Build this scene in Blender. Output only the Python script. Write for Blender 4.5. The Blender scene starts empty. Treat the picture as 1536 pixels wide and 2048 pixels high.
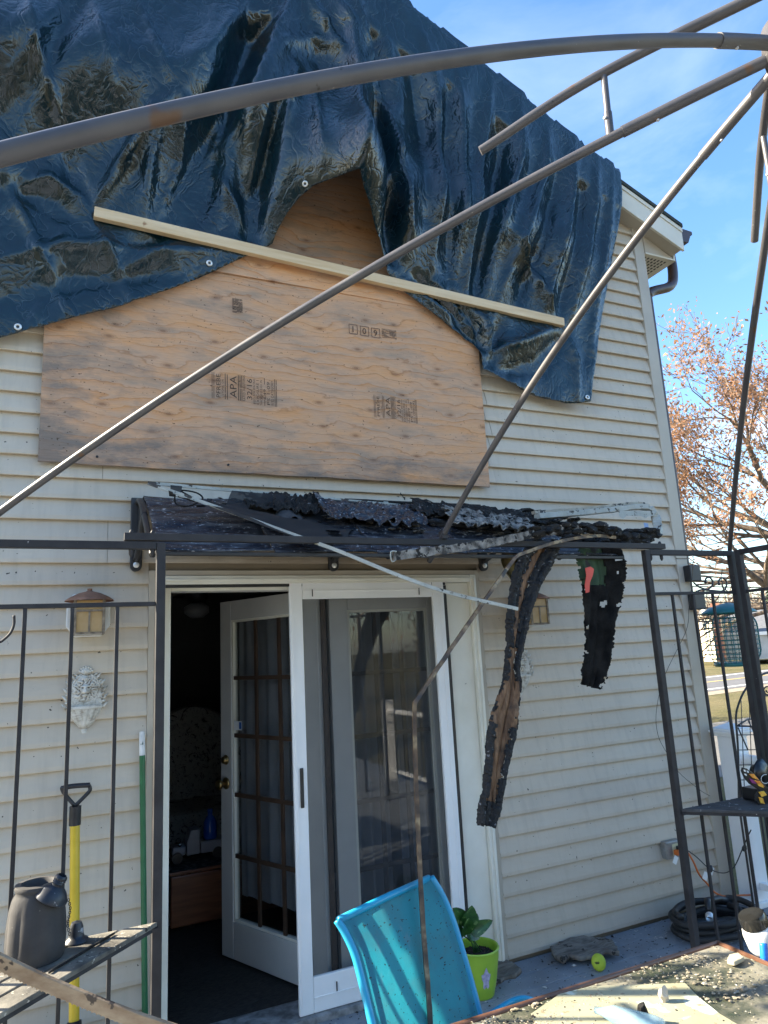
import bpy, bmesh, math, random
from mathutils import Vector, Matrix, noise, geometry
random.seed(7)
S = bpy.context.scene
COL = S.collection
V = Vector
R = math.radians

# ------------------------------------------------------------ camera
CAM = V((0.0, -3.466, 1.664))
F, CX, CY = 1380.0, 768.0, 1024.0
_vx = V((3800 - CX, 1138 - CY, F)).normalized()
_vz = V((400 - CX, -5900 - CY, F))
_vz = (_vz - _vx * _vz.dot(_vx)).normalized()
_vy = _vz.cross(_vx)
ROT = Matrix((_vx, _vy, _vz))            # photo axes -> world axes
cd = bpy.data.cameras.new('camera')
cd.sensor_fit = 'HORIZONTAL'; cd.sensor_width = 36.0; cd.lens = 36.0 * F / 1536.0
cd.clip_start = 0.02; cd.clip_end = 2000
cam = bpy.data.objects.new('camera', cd); COL.objects.link(cam)
_m = Matrix((ROT.col[0], -ROT.col[1], -ROT.col[2])).transposed().to_4x4()
_m.translation = CAM
cam.matrix_world = _m
S.camera = cam
S.render.resolution_x, S.render.resolution_y = 768, 1024

# ------------------------------------------------------------ light
SUN_DIR = V((-1.69, 1.0, 1.16)).normalized()     # towards the sun
W = bpy.data.worlds.new('World'); S.world = W; W.use_nodes = True
wn = W.node_tree.nodes; wl = W.node_tree.links
bg = wn['Background']
sky = wn.new('ShaderNodeTexSky'); sky.sky_type = 'NISHITA'; sky.sun_disc = False
sky.sun_elevation = math.asin(SUN_DIR.z)
sky.sun_rotation = math.atan2(SUN_DIR.x, SUN_DIR.y)
sky.air_density = 1.0; sky.dust_density = 1.0; sky.ozone_density = 1.6; sky.altitude = 50
tc = wn.new('ShaderNodeTexCoord')
sep = wn.new('ShaderNodeSeparateXYZ'); wl.new(tc.outputs['Generated'], sep.inputs[0])
cmap = wn.new('ShaderNodeMapping'); cmap.inputs['Scale'].default_value = (1.6, 1.6, 4.2)
cmap.inputs['Location'].default_value = (0.35, 0.1, 0.62)
wl.new(tc.outputs['Generated'], cmap.inputs[0])
cn = wn.new('ShaderNodeTexNoise'); cn.inputs['Scale'].default_value = 1.9
cn.inputs['Detail'].default_value = 9; cn.inputs['Roughness'].default_value = 0.58
cn.inputs['Distortion'].default_value = 0.5
wl.new(cmap.outputs[0], cn.inputs['Vector'])
cr = wn.new('ShaderNodeValToRGB')
cr.color_ramp.elements[0].position = 0.52; cr.color_ramp.elements[1].position = 0.80
wl.new(cn.outputs['Fac'], cr.inputs[0])
hz = wn.new('ShaderNodeMapRange')
hz.inputs['From Min'].default_value = 0.04; hz.inputs['From Max'].default_value = 0.36
hz.inputs['To Min'].default_value = 1.0; hz.inputs['To Max'].default_value = 0.10
wl.new(sep.outputs['Z'], hz.inputs['Value'])
cm = wn.new('ShaderNodeMath'); cm.operation = 'MULTIPLY'
wl.new(cr.outputs['Color'], cm.inputs[0]); wl.new(hz.outputs[0], cm.inputs[1])
mx = wn.new('ShaderNodeMix'); mx.data_type = 'RGBA'
wl.new(cm.outputs[0], mx.inputs['Factor'])
hs_ = wn.new('ShaderNodeHueSaturation'); hs_.inputs['Saturation'].default_value = 1.2
wl.new(sky.outputs['Color'], hs_.inputs['Color']); wl.new(hs_.outputs['Color'], mx.inputs['A'])
mx.inputs['B'].default_value = (7.0, 7.1, 7.4, 1)
wl.new(mx.outputs['Result'], bg.inputs['Color'])
bg.inputs['Strength'].default_value = 0.10
sd = bpy.data.lights.new('sun', 'SUN'); sd.energy = 5.0; sd.angle = R(0.53); sd.color = (1.0, 0.89, 0.70)
so = bpy.data.objects.new('sun', sd); COL.objects.link(so)
so.rotation_euler = SUN_DIR.to_track_quat('Z', 'Y').to_euler(); so.location = (0, -6, 12)
S.view_settings.view_transform = 'Standard'; S.view_settings.look = 'None'
S.view_settings.gamma = 1; S.view_settings.use_curve_mapping = False
S.view_settings.exposure = 2.22

# ------------------------------------------------------------ helpers
def ray(px, py): return ROT @ V((px - CX, py - CY, F))
def at(px, py, y=0.0):                      # point of the photo on the plane parallel to the house wall at depth y
    d = ray(px, py); return CAM + d * ((y - CAM.y) / d.y)
def gz(px, py, z=0.0):                      # point of the photo at height z
    d = ray(px, py); return CAM + d * ((z - CAM.z) / d.z)

class MB:
    def __init__(s): s.v = []; s.f = []
    def add(s, vs, fs):
        o = len(s.v); s.v += [V(p) for p in vs]; s.f += [[i + o for i in q] for q in fs]; return s
    def box(s, a, b, rot=None, piv=None):
        x0, y0, z0 = a; x1, y1, z1 = b
        vs = [V(p) for p in ((x0,y0,z0),(x1,y0,z0),(x1,y1,z0),(x0,y1,z0),(x0,y0,z1),(x1,y0,z1),(x1,y1,z1),(x0,y1,z1))]
        if rot is not None:
            c = V(piv) if piv is not None else (V(a) + V(b)) / 2
            vs = [c + rot @ (p - c) for p in vs]
        return s.add(vs, [(0,3,2,1),(4,5,6,7),(0,1,5,4),(1,2,6,5),(2,3,7,6),(3,0,4,7)])
    def bar(s, p, q, w, h, up=V((0,0,1))):  # rectangular bar p->q, w across, h along up
        p, q = V(p), V(q); d = (q - p).normalized()
        a = d.cross(up)
        if a.length < 1e-4: a = d.cross(V((0,1,0)))
        a.normalize(); b = a.cross(d).normalized()
        vs = []
        for c in (p, q):
            for i, j in ((-1,-1),(1,-1),(1,1),(-1,1)): vs.append(c + a*(i*w/2) + b*(j*h/2))
        return s.add(vs, [(0,3,2,1),(4,5,6,7),(0,1,5,4),(1,2,6,5),(2,3,7,6),(3,0,4,7)])
    def tube(s, pts, r, n=8, cap=True, squash=None):
        pts = [V(p) for p in pts]; m = len(pts)
        rs = r if isinstance(r, (list, tuple)) else [r]*m
        t0 = (pts[1]-pts[0]).normalized()
        u = t0.cross(V((0,0,1)))
        if u.length < 0.05: u = t0.cross(V((0,1,0)))
        u.normalize(); vs = []
        for i, p in enumerate(pts):
            t = (pts[min(i+1,m-1)] - pts[max(i-1,0)]).normalized()
            u = (u - t*u.dot(t)).normalized(); w = t.cross(u)
            for k in range(n):
                a = 2*math.pi*k/n
                vs.append(p + (u*math.cos(a) + w*math.sin(a)*(squash or 1))*rs[i])
        fs = [(i*n+k, i*n+(k+1)%n, (i+1)*n+(k+1)%n, (i+1)*n+k) for i in range(m-1) for k in range(n)]
        if cap: fs += [tuple(range(n))[::-1], tuple(range((m-1)*n, m*n))]
        return s.add(vs, fs)
    def lathe(s, prof, c, n=24, ax=V((0,0,1)), a0=0.0, a1=2*math.pi, fn=None):
        ax = V(ax).normalized(); c = V(c)
        u = ax.cross(V((0,1,0)))
        if u.length < 0.05: u = ax.cross(V((1,0,0)))
        u.normalize(); w = ax.cross(u); full = abs(a1-a0-2*math.pi) < 1e-6
        cols = n if full else n+1; vs = []
        for r, z in prof:
            for k in range(cols):
                a = a0 + (a1-a0)*k/n
                rr = r*(fn(a, z) if fn else 1)
                vs.append(c + ax*z + (u*math.cos(a) + w*math.sin(a))*rr)
        fs = []
        for i in range(len(prof)-1):
            for k in range(n):
                k2 = (k+1) % cols
                fs.append((i*cols+k, i*cols+k2, (i+1)*cols+k2, (i+1)*cols+k))
        return s.add(vs, fs)
    def prism(s, poly, d):                  # flat polygon (list of points) swept by vector d
        d = V(d); n = len(poly)
        vs = [V(p) for p in poly] + [V(p)+d for p in poly]
        return s.add(vs, [tuple(range(n))[::-1], tuple(range(n, 2*n))] + [(i,(i+1)%n,n+(i+1)%n,n+i) for i in range(n)])
    def blob(s, c, r, n=2, rough=0.3, sq=(1,1,1), seed=0, rot=None):
        bm = bmesh.new(); bmesh.ops.create_icosphere(bm, subdivisions=n, radius=1)
        c = V(c); o = V((seed*3.1, seed*1.7, seed))
        vs = []
        for v in bm.verts:
            p = v.co * (1 + rough*noise.noise(v.co*1.7+o) + rough*0.5*noise.noise(v.co*4+o))
            p = V((p.x*sq[0], p.y*sq[1], p.z*sq[2]))*r
            if rot is not None: p = rot @ p
            vs.append(c + p)
        fs = [[v.index for v in f.verts] for f in bm.faces]; bm.free()
        return s.add(vs, fs)
    def sheet(s, nu, nv, fn):
        vs = [fn(i/(nu-1), j/(nv-1)) for j in range(nv) for i in range(nu)]
        return s.add(vs, [(j*nu+i, j*nu+i+1, (j+1)*nu+i+1, (j+1)*nu+i) for j in range(nv-1) for i in range(nu-1)])
    def build(s, name, m, parent=None, smooth=False, bevel=0, fix=True, label=None, angle=None):
        me = bpy.data.meshes.new(name)
        me.from_pydata([tuple(p) for p in s.v], [], s.f)
        if fix or bevel:
            bm = bmesh.new(); bm.from_mesh(me)
            if fix: bmesh.ops.recalc_face_normals(bm, faces=bm.faces)
            bm.to_mesh(me); bm.free()
        me.materials.append(m)
        if smooth: me.polygons.foreach_set('use_smooth', [True]*len(me.polygons))
        o = bpy.data.objects.new(name, me); COL.objects.link(o)
        if bevel:
            b = o.modifiers.new('bevel', 'BEVEL'); b.width = bevel; b.segments = 2; b.limit_method = 'ANGLE'; b.angle_limit = R(35)
        if angle:
            bm = bmesh.new(); bm.from_mesh(me)
            for e in bm.edges:
                if len(e.link_faces) == 2 and e.calc_face_angle(0) > R(angle): e.smooth = False
            bm.to_mesh(me); bm.free()
        if parent is not None: adopt(o, parent)
        if label: o['label'] = label
        return o

def adopt(o, parent):
    o.parent = parent
    loc = V(parent.location) if parent.parent is None else V((0,0,0))   # parts keep world coordinates
    o.matrix_parent_inverse = Matrix.Translation(-loc)
def thing(name, loc, label, cat, group=None):
    o = bpy.data.objects.new(name, None); COL.objects.link(o); o.location = loc
    o.empty_display_size = 0.1
    return tag(o, label, cat, group)
def tag(o, label=None, cat=None, group=None, kind=None):
    if label: o['label'] = label
    if cat: o['category'] = cat
    if group: o['group'] = group
    if kind: o['kind'] = kind
    return o
def dup(src, delta, label=None, parent=None):
    c = src.copy(); COL.objects.link(c)
    if parent is None: c.location = src.location + V(delta)
    else: c.parent = parent
    if label: c['label'] = label
    for ch in list(src.children):
        k = dup(ch, delta, None, c)
    return c
def spline(pts, n=6):                        # Catmull-Rom through points
    pts = [V(p) for p in pts]; out = []
    P = [pts[0]*2-pts[1]] + pts + [pts[-1]*2-pts[-2]]
    for i in range(1, len(P)-2):
        a, b, c, d = P[i-1], P[i], P[i+1], P[i+2]
        for k in range(n):
            t = k/n
            out.append(0.5*((2*b)+(c-a)*t+(2*a-5*b+4*c-d)*t*t+(3*b-a-3*c+d)*t**3))
    out.append(pts[-1]); return out
def sm(e0, e1, x):
    t = min(1, max(0, (x-e0)/(e1-e0))); return t*t*(3-2*t)

# ------------------------------------------------------------ materials
class NT:
    def __init__(s, name):
        s.m = bpy.data.materials.new(name); s.m.use_nodes = True
        s.n = s.m.node_tree.nodes; s.l = s.m.node_tree.links
        s.b = s.n['Principled BSDF']; s.out = s.n['Material Output']
        s.tc = s.n.new('ShaderNodeTexCoord')
    def map(s, scale=(1,1,1), rot=(0,0,0), loc=(0,0,0), src=None):
        m = s.n.new('ShaderNodeMapping'); m.inputs['Scale'].default_value = scale
        m.inputs['Rotation'].default_value = rot; m.inputs['Location'].default_value = loc
        s.l.new(src or s.tc.outputs['Object'], m.inputs[0]); return m.outputs[0]
    def noise(s, vec, scale, detail=5, rough=0.55, dist=0):
        n = s.n.new('ShaderNodeTexNoise'); n.inputs['Scale'].default_value = scale
        n.inputs['Detail'].default_value = detail; n.inputs['Roughness'].default_value = rough
        n.inputs['Distortion'].default_value = dist
        s.l.new(vec, n.inputs['Vector']); return n.outputs['Fac']
    def voro(s, vec, scale, feat='F1', rnd=1.0):
        n = s.n.new('ShaderNodeTexVoronoi'); n.feature = feat; n.inputs['Scale'].default_value = scale
        n.inputs['Randomness'].default_value = rnd
        s.l.new(vec, n.inputs['Vector']); return n.outputs['Distance']
    def ramp(s, fac, stops, interp='LINEAR'):
        r = s.n.new('ShaderNodeValToRGB'); e = r.color_ramp.elements; r.color_ramp.interpolation = interp
        while len(e) < len(stops): e.new(0.5)
        for i, (p, c) in enumerate(stops):
            e[i].position = p; e[i].color = (c, c, c, 1) if isinstance(c, (int, float)) else (*c, 1)
        s.l.new(fac, r.inputs[0]); return r.outputs['Color']
    def mix(s, fac, a, b, mode='MIX'):
        m = s.n.new('ShaderNodeMix'); m.data_type = 'RGBA'; m.blend_type = mode
        for nm, x in (('Factor', fac), ('A', a), ('B', b)):
            if isinstance(x, (int, float)):
                m.inputs[nm].default_value = x if nm == 'Factor' else (x, x, x, 1)
            elif isinstance(x, tuple): m.inputs[nm].default_value = (*x, 1)
            else: s.l.new(x, m.inputs[nm])
        return m.outputs['Result']
    def math(s, op, a, b=None):
        m = s.n.new('ShaderNodeMath'); m.operation = op
        for i, x in enumerate((a, b)):
            if x is None: continue
            if isinstance(x, (int, float)): m.inputs[i].default_value = x
            else: s.l.new(x, m.inputs[i])
        return m.outputs[0]
    def bump(s, h, strength=0.3, dist=0.01, prev=None):
        b = s.n.new('ShaderNodeBump'); b.inputs['Strength'].default_value = strength; b.inputs['Distance'].default_value = dist
        s.l.new(h, b.inputs['Height'])
        if prev is not None: s.l.new(prev, b.inputs['Normal'])
        return b.outputs[0]
    def rnd(s):
        o = s.n.new('ShaderNodeObjectInfo'); return o.outputs['Random']
    def set(s, color=None, rough=None, normal=None, metallic=None, spec=None, **kw):
        for nm, x in (('Base Color', color), ('Roughness', rough), ('Normal', normal), ('Metallic', metallic), ('Specular IOR Level', spec)):
            if x is None: continue
            if isinstance(x, tuple): s.b.inputs[nm].default_value = (*x, 1)
            elif isinstance(x, (int, float)): s.b.inputs[nm].default_value = x
            else: s.l.new(x, s.b.inputs[nm])
        return s.m

def mat(name, c1, c2=None, scale=6, rough=0.5, r2=None, bump=0.0, bscale=60, bdist=0.004, metallic=0, spec=0.5,
        lo=0.35, hi=0.65, stretch=(1,1,1), speck=None, detail=6, vary=0.0):
    t = NT(name); vec = t.map(stretch)
    f = t.noise(vec, scale, detail)
    col = t.ramp(f, [(lo, c1), (hi, c2 or c1)])
    if vary:
        col = t.mix(1.0, col, t.ramp(t.rnd(), [(0, 1-vary), (1, 1.0)]), 'MULTIPLY')
    if speck:
        for sc, ss, th in (speck if isinstance(speck, list) else [speck]):
            k = t.ramp(t.noise(t.map((1,1,1), loc=(3.3,1.1,ss*0.37)), ss, 3, 0.6), [(th, 0.0), (th+0.035, 1.0)])
            col = t.mix(k, col, sc)
    rr = t.ramp(f, [(lo, rough), (hi, r2 if r2 is not None else rough)])
    nrm = None
    if bump: nrm = t.bump(t.noise(t.map(stretch), bscale, 5), bump, bdist)
    return t.set(col, rr, nrm, metallic, spec)

def mat_siding():
    t = NT('vinyl_siding'); g = t.map((3, 3, 60))
    grain = t.noise(g, 3.0, 6, 0.6, 0.4)
    big = t.noise(t.map((1.2, 1, 2.4)), 1.1, 5, 0.6)
    col = t.ramp(big, [(0.3, (0.525, 0.455, 0.36)), (0.7, (0.59, 0.515, 0.41))])
    col = t.mix(1.0, col, t.ramp(t.rnd(), [(0, 0.93), (1, 1.0)]), 'MULTIPLY')
    # soot and grime left by the fire above the door, weathering at the far corner
    sp = t.n.new('ShaderNodeSeparateXYZ'); t.l.new(t.tc.outputs['Object'], sp.inputs[0])
    dx = t.math('SUBTRACT', sp.outputs['X'], 1.35); dz = t.math('SUBTRACT', sp.outputs['Z'], 2.15)
    d2 = t.math('ADD', t.math('MULTIPLY', t.math('MULTIPLY', dx, dx), 0.45), t.math('MULTIPLY', t.math('MULTIPLY', dz, dz), 6.0))
    soot = t.ramp(t.math('ADD', d2, t.math('MULTIPLY', t.noise(t.map((2,1,5)), 2.2, 6), 0.9)), [(0.42, 1.0), (1.05, 0.0)])
    col = t.mix(t.math('MULTIPLY', soot, 0.75), col, (0.19, 0.135, 0.085))
    cx = t.ramp(t.math('ADD', sp.outputs['X'], t.math('MULTIPLY', t.noise(t.map((3,1,1.2)), 3, 6), 0.55)), [(3.55/5, 0.0), (4.1/5, 1.0)])
    sc = t.n.new('ShaderNodeMath'); sc.operation = 'MULTIPLY'
    lowz = t.ramp(sp.outputs['Z'], [(0.0, 1.0), (1.0, 0.0)])
    st = t.noise(t.map((9, 1, 1.4)), 2.5, 6, 0.6)
    streak = t.ramp(st, [(0.48, 0.0), (0.78, 0.6)])
    col = t.mix(t.math('MULTIPLY', streak, 0.5), col, (0.27, 0.235, 0.19))
    foot = t.ramp(t.math('ADD', sp.outputs['Z'], t.math('MULTIPLY', st, 0.3)), [(0.2, 0.6), (0.75, 0.0)])
    col = t.mix(t.math('MULTIPLY', foot, 0.5), col, (0.25, 0.22, 0.18))
    k = t.ramp(t.noise(t.map((1,1,1), loc=(4,2,1)), 55, 2, 0.5), [(0.735, 0.0), (0.75, 1.0)])
    col = t.mix(k, col, (0.05, 0.04, 0.035))
    wav = t.noise(t.map((1.5, 1, 5)), 2.0, 3)
    n = t.bump(grain, 0.15, 0.002); n = t.bump(wav, 0.5, 0.014, n)
    return t.set(col, 0.52, n, spec=0.35)

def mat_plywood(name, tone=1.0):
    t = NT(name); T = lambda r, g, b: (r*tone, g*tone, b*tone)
    sp = t.n.new('ShaderNodeSeparateXYZ'); t.l.new(t.tc.outputs['Object'], sp.inputs[0])
    warp = t.noise(t.map((0.9, 1, 2.4)), 1.5, 5, 0.55)
    warp2 = t.noise(t.map((2.6, 1, 9.0), loc=(2, 0, 5)), 1.6, 5, 0.6)
    # knots stand in loose columns where the veneer peel repeats
    vo = t.n.new('ShaderNodeTexVoronoi'); vo.inputs['Scale'].default_value = 1.0; vo.inputs['Randomness'].default_value = 0.75
    vo.voronoi_dimensions = '2D'; cb2 = t.n.new('ShaderNodeCombineXYZ')
    t.l.new(t.math('MULTIPLY', sp.outputs['X'], 3.7), cb2.inputs[0]); t.l.new(t.math('MULTIPLY', sp.outputs['Z'], 8.5), cb2.inputs[1])
    t.l.new(cb2.outputs[0], vo.inputs['Vector']); kd = vo.outputs['Distance']
    kr = t.n.new('ShaderNodeSeparateColor'); t.l.new(vo.outputs['Color'], kr.inputs[0])
    ksel = t.ramp(kr.outputs[0], [(0.36, 0.0), (0.42, 1.0)])
    bulge = t.math('MULTIPLY', t.math('MULTIPLY', t.ramp(kd, [(0.0, 1.0), (0.55, 0.0)], 'EASE'), ksel), 0.035)
    zz = t.math('ADD', sp.outputs['Z'], t.math('ADD', t.math('MULTIPLY', warp, 0.24), t.math('ADD', bulge, t.math('MULTIPLY', warp2, 0.05))))
    fr = t.math('FRACT', t.math('MULTIPLY', zz, 19.0))
    late = t.ramp(fr, [(0.0, 0.0), (0.25, 0.12), (0.7, 0.55), (0.93, 1.0), (1.0, 0.0)])
    line = t.ramp(fr, [(0.0, 0.0), (0.84, 0.0), (0.94, 1.0), (1.0, 0.0)])
    patch = t.noise(t.map((0.8, 1, 3.6), loc=(1.5, 0, 3)), 2.1, 5, 0.62, 0.4)
    grey = t.noise(t.map((1.1, 1, 4.0), loc=(4, 0, 1)), 1.8, 6, 0.65)
    col = t.ramp(grey, [(0.36, T(0.38, 0.28, 0.205)), (0.50, T(0.57, 0.355, 0.225)), (0.62, T(0.64, 0.355, 0.185)), (0.74, T(0.64, 0.30, 0.12))])
    omask = t.ramp(patch, [(0.38, 0.10), (0.5, 0.55), (0.60, 1.0)])
    col = t.mix(t.math('MULTIPLY', t.math('MULTIPLY', late, omask), 0.75), col, T(0.62, 0.29, 0.11))
    lm = t.ramp(t.noise(t.map((1.5, 1, 3), loc=(7, 0, 1)), 2.0, 4), [(0.34, 0.15), (0.6, 1.0)])
    col = t.mix(t.math('MULTIPLY', t.math('MULTIPLY', line, lm), 0.45), col, T(0.21, 0.095, 0.045))
    kn = t.ramp(kd, [(0.0, 1.0), (0.04, 1.0), (0.06, 0.5), (0.085, 0.55), (0.10, 0.15), (0.125, 0.3), (0.15, 0.0)])
    col = t.mix(t.math('MULTIPLY', t.math('MULTIPLY', kn, ksel), 0.62), col, T(0.17, 0.07, 0.035))
    # grey weathering and mildew near the lower and left edges
    gw = t.noise(t.map((1.4, 1, 3.2), loc=(0, 0, 9)), 2.4, 7, 0.68)
    low = t.ramp(t.math('MULTIPLY', t.math('SUBTRACT', sp.outputs['Z'], 2.58), 1.0), [(0.0, 0.22), (0.28, 0.0)])
    edge = t.ramp(t.math('ADD', gw, t.math('ADD', low, t.ramp(sp.outputs['X'], [(0.0, 0.13), (0.5, 0.0)]))), [(0.58, 0.0), (0.8, 0.85)])
    col = t.mix(edge, col, T(0.19, 0.165, 0.145))
    fine = t.noise(t.map((5, 1, 110)), 3, 4, 0.6)
    col = t.mix(0.45, col, t.ramp(fine, [(0.35, 0.66), (0.6, 1.0)]), 'MULTIPLY')
    dots = t.ramp(t.noise(t.map((1, 1, 1.8), loc=(1, 0, 2)), 50, 2), [(0.70, 0.0), (0.72, 0.85)])
    col = t.mix(dots, col, (0.06, 0.035, 0.02))
    n = t.bump(fine, 0.2, 0.002); n = t.bump(line, 0.25, 0.003, n)
    return t.set(col, 0.72, n, spec=0.25)

def mat_tarp():
    t = NT('tarp_fabric')
    o = t.tc.outputs['Object']
    f = t.noise(t.map((1, 1, 1)), 2.3, 5)
    col = t.ramp(f, [(0.35, (0.002, 0.012, 0.019)), (0.68, (0.003, 0.020, 0.030))])
    cv = t.n.new('ShaderNodeTexNoise'); cv.inputs['Scale'].default_value = 3.5; cv.inputs['Detail'].default_value = 3
    t.l.new(o, cv.inputs['Vector'])
    mv = t.n.new('ShaderNodeVectorMath'); mv.operation = 'MULTIPLY_ADD'; mv.inputs[1].default_value = (0.5, 0.5, 0.5)
    t.l.new(cv.outputs['Color'], mv.inputs[0]); t.l.new(o, mv.inputs[2])
    v2 = t.voro(t.map((2.0, 1, 0.5), rot=(0, 0.35, 0), src=mv.outputs[0]), 5.5, 'DISTANCE_TO_EDGE')
    c2 = t.ramp(v2, [(0.0, 0.0), (0.10, 0.7), (0.5, 1.0)])
    wr = t.ramp(t.noise(t.map((9, 1, 2.2), rot=(0, 0.5, 0), src=mv.outputs[0]), 3.2, 4, 0.55), [(0.3, 0.0), (0.5, 1.0), (0.7, 0.0)])
    wr2 = t.noise(t.map((3, 1, 14), rot=(0, -0.4, 0), src=mv.outputs[0]), 5.0, 5, 0.6)
    mask = t.ramp(t.noise(t.map((1, 1, 1), loc=(3, 0, 1)), 2.6, 4), [(0.42, 0.0), (0.6, 1.0)])
    v5 = t.voro(t.map((1.7, 1, 0.8), rot=(0, -0.6, 0), src=mv.outputs[0]), 15, 'DISTANCE_TO_EDGE')
    c5 = t.ramp(v5, [(0.0, 0.0), (0.12, 0.7), (0.5, 1.0)])
    mask2 = t.ramp(t.noise(t.map((1, 1, 1), loc=(3, 0, 1)), 2.6, 4), [(0.40, 0.3), (0.6, 1.0)])
    n = t.bump(t.math('MULTIPLY', wr2, mask), 0.26, 0.010)
    n = t.bump(t.math('MULTIPLY', wr, mask2), 0.16, 0.010, n)
    n = t.bump(c5, 0.15, 0.007, n)
    n = t.bump(c2, 0.24, 0.010, n)
    white = t.ramp(v2, [(0.0, 0.12), (0.010, 0.0)])
    col = t.mix(white, col, (0.25, 0.3, 0.33))
    t.b.inputs['Coat Weight'].default_value = 0.0
    return t.set(col, t.ramp(f, [(0.3, 0.12), (0.7, 0.22)]), n, spec=0.6)

def mat_glass(name, tint=(1, 1, 1), ior=1.5, boost=0.0, rough=0.0):
    t = NT(name); n = t.n
    tr = n.new('ShaderNodeBsdfTransparent'); tr.inputs[0].default_value = (*tint, 1)
    gl = n.new('ShaderNodeBsdfGlossy'); gl.inputs['Roughness'].default_value = rough
    fr = n.new('ShaderNodeLayerWeight'); fr.inputs['Blend'].default_value = 0.5
    f = t.math('ADD', t.math('MULTIPLY', t.math('POWER', fr.outputs['Facing'], 5.0), 0.9), 0.03+boost)
    mxs = n.new('ShaderNodeMixShader')
    t.l.new(f, mxs.inputs[0]); t.l.new(tr.outputs[0], mxs.inputs[1]); t.l.new(gl.outputs[0], mxs.inputs[2])
    t.l.new(mxs.outputs[0], t.out.inputs['Surface']); return t.m
def mat_mesh(name, col, cover, rough=0.8):
    t = NT(name); tr = t.n.new('ShaderNodeBsdfTransparent'); mxs = t.n.new('ShaderNodeMixShader')
    w = t.noise(t.map((1,1,1)), 3, 3)
    t.l.new(t.ramp(w, [(0.3, cover-0.04), (0.7, cover+0.04)]), mxs.inputs[0])
    t.l.new(tr.outputs[0], mxs.inputs[1]); t.l.new(t.b.outputs[0], mxs.inputs[2])
    t.l.new(mxs.outputs[0], t.out.inputs['Surface'])
    return t.set(col, rough)
def mat_trans(name, c1, c2, scale, rough=0.6, amt=0.3, stripes=None):
    t = NT(name)
    f = t.noise(t.map((1,1,1)), scale, 5)
    col = t.ramp(f, [(0.35, c1), (0.65, c2)])
    nrm = None
    if stripes:
        w = t.n.new('ShaderNodeTexWave'); w.inputs['Scale'].default_value = stripes; w.bands_direction = 'DIAGONAL'
        t.l.new(t.tc.outputs['Object'], w.inputs['Vector'])
        col = t.mix(0.35, col, t.ramp(w.outputs['Color'], [(0.2, 0.45), (0.6, 1.0)]), 'MULTIPLY')
        nrm = t.bump(w.outputs['Fac'], 0.3, 0.001)
        k = t.ramp(t.noise(t.map((1,1,1.6), loc=(3,1,2)), 75, 3), [(0.645, 0.0), (0.67, 1.0)])
        col = t.mix(k, col, (0.012, 0.016, 0.02))
        d_ = t.ramp(t.noise(t.map((1,1,1), loc=(5,2,2)), 7, 6, .65), [(0.46, 0.0), (0.7, 0.55)])
        col = t.mix(d_, col, (0.07, 0.15, 0.17))
        s1 = t.ramp(t.noise(t.map((7,7,1.5)), 2.4, 5), [(0.66, 0.0), (0.78, 0.35)])
        col = t.mix(s1, col, (0.30, 0.24, 0.30))
    tl = t.n.new('ShaderNodeBsdfTranslucent'); t.l.new(col, tl.inputs[0])
    mxs = t.n.new('ShaderNodeMixShader'); mxs.inputs[0].default_value = amt
    t.l.new(t.b.outputs[0], mxs.inputs[1]); t.l.new(tl.outputs[0], mxs.inputs[2])
    t.l.new(mxs.outputs[0], t.out.inputs['Surface'])
    return t.set(col, rough, nrm)

ASH = (0.45, 0.44, 0.43)
M_SIDING = mat_siding()
M_TRIM = mat('beige_trim', (0.40, 0.345, 0.27), (0.45, 0.395, 0.315), 4, 0.5, bump=0.08)
M_WHITE = mat('white_vinyl', (0.80, 0.80, 0.79), (0.87, 0.86, 0.84), 3.5, 0.4, bump=0.05, speck=[((0.2, 0.18, 0.15), 45, 0.75)])
M_CREAM = mat('cream_frame', (0.70, 0.67, 0.57), (0.79, 0.77, 0.68), 3.5, 0.4, bump=0.05, speck=[((0.2, 0.18, 0.15), 45, 0.75)])
M_PLY = mat_plywood('plywood_face')
M_PLY2 = mat_plywood('plywood_shade_tone', 0.62)  # plywood toned down: shade behind the tarp gap put into the colour
M_PINE = mat('pine_batten', (0.60, 0.43, 0.24), (0.70, 0.54, 0.34), 3, 0.65, bump=0.15, bscale=18, stretch=(1, 4, 14), speck=[((0.25, 0.12, 0.05), 9, 0.73)])
M_TARP = mat_tarp()
M_GROM = mat('grommet_metal', (0.72, 0.72, 0.70), None, 5, 0.35, metallic=0.6)
M_STEEL = mat('dark_powder_coat', (0.022, 0.021, 0.023), (0.040, 0.038, 0.039), 14, 0.5, 0.65, spec=0.3, bump=0.06, bscale=200, bdist=0.001, speck=[((0.33, 0.31, 0.29), 60, 0.74), ((0.03, 0.025, 0.02), 35, 0.72)])
M_TUBE = mat('grey_tube_paint', (0.060, 0.057, 0.061), (0.085, 0.080, 0.081), 9, 0.36, 0.5, bump=0.05, bscale=160, bdist=0.001, speck=[((0.10, 0.055, 0.03), 7, 0.66), ((0.28, 0.27, 0.26), 70, 0.72), ((0.03, 0.025, 0.02), 32, 0.70)])
M_BLACKMET = mat('black_metal', (0.012, 0.012, 0.013), (0.03, 0.03, 0.032), 12, 0.35, 0.5)
_t = NT('awning_panel_soot'); _a = _t.noise(_t.map((1.2, 3, 3)), 9, 6); _s = _t.noise(_t.map((2.2, 16, 16)), 2.6, 6, 0.7)
_c = _t.ramp(_a, [(0.35, (0.008, 0.011, 0.02)), (0.68, (0.035, 0.038, 0.045))])
_c = _t.mix(_t.ramp(_s, [(0.54, 0.0), (0.66, 0.8)]), _c, (0.17, 0.17, 0.175))
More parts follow.
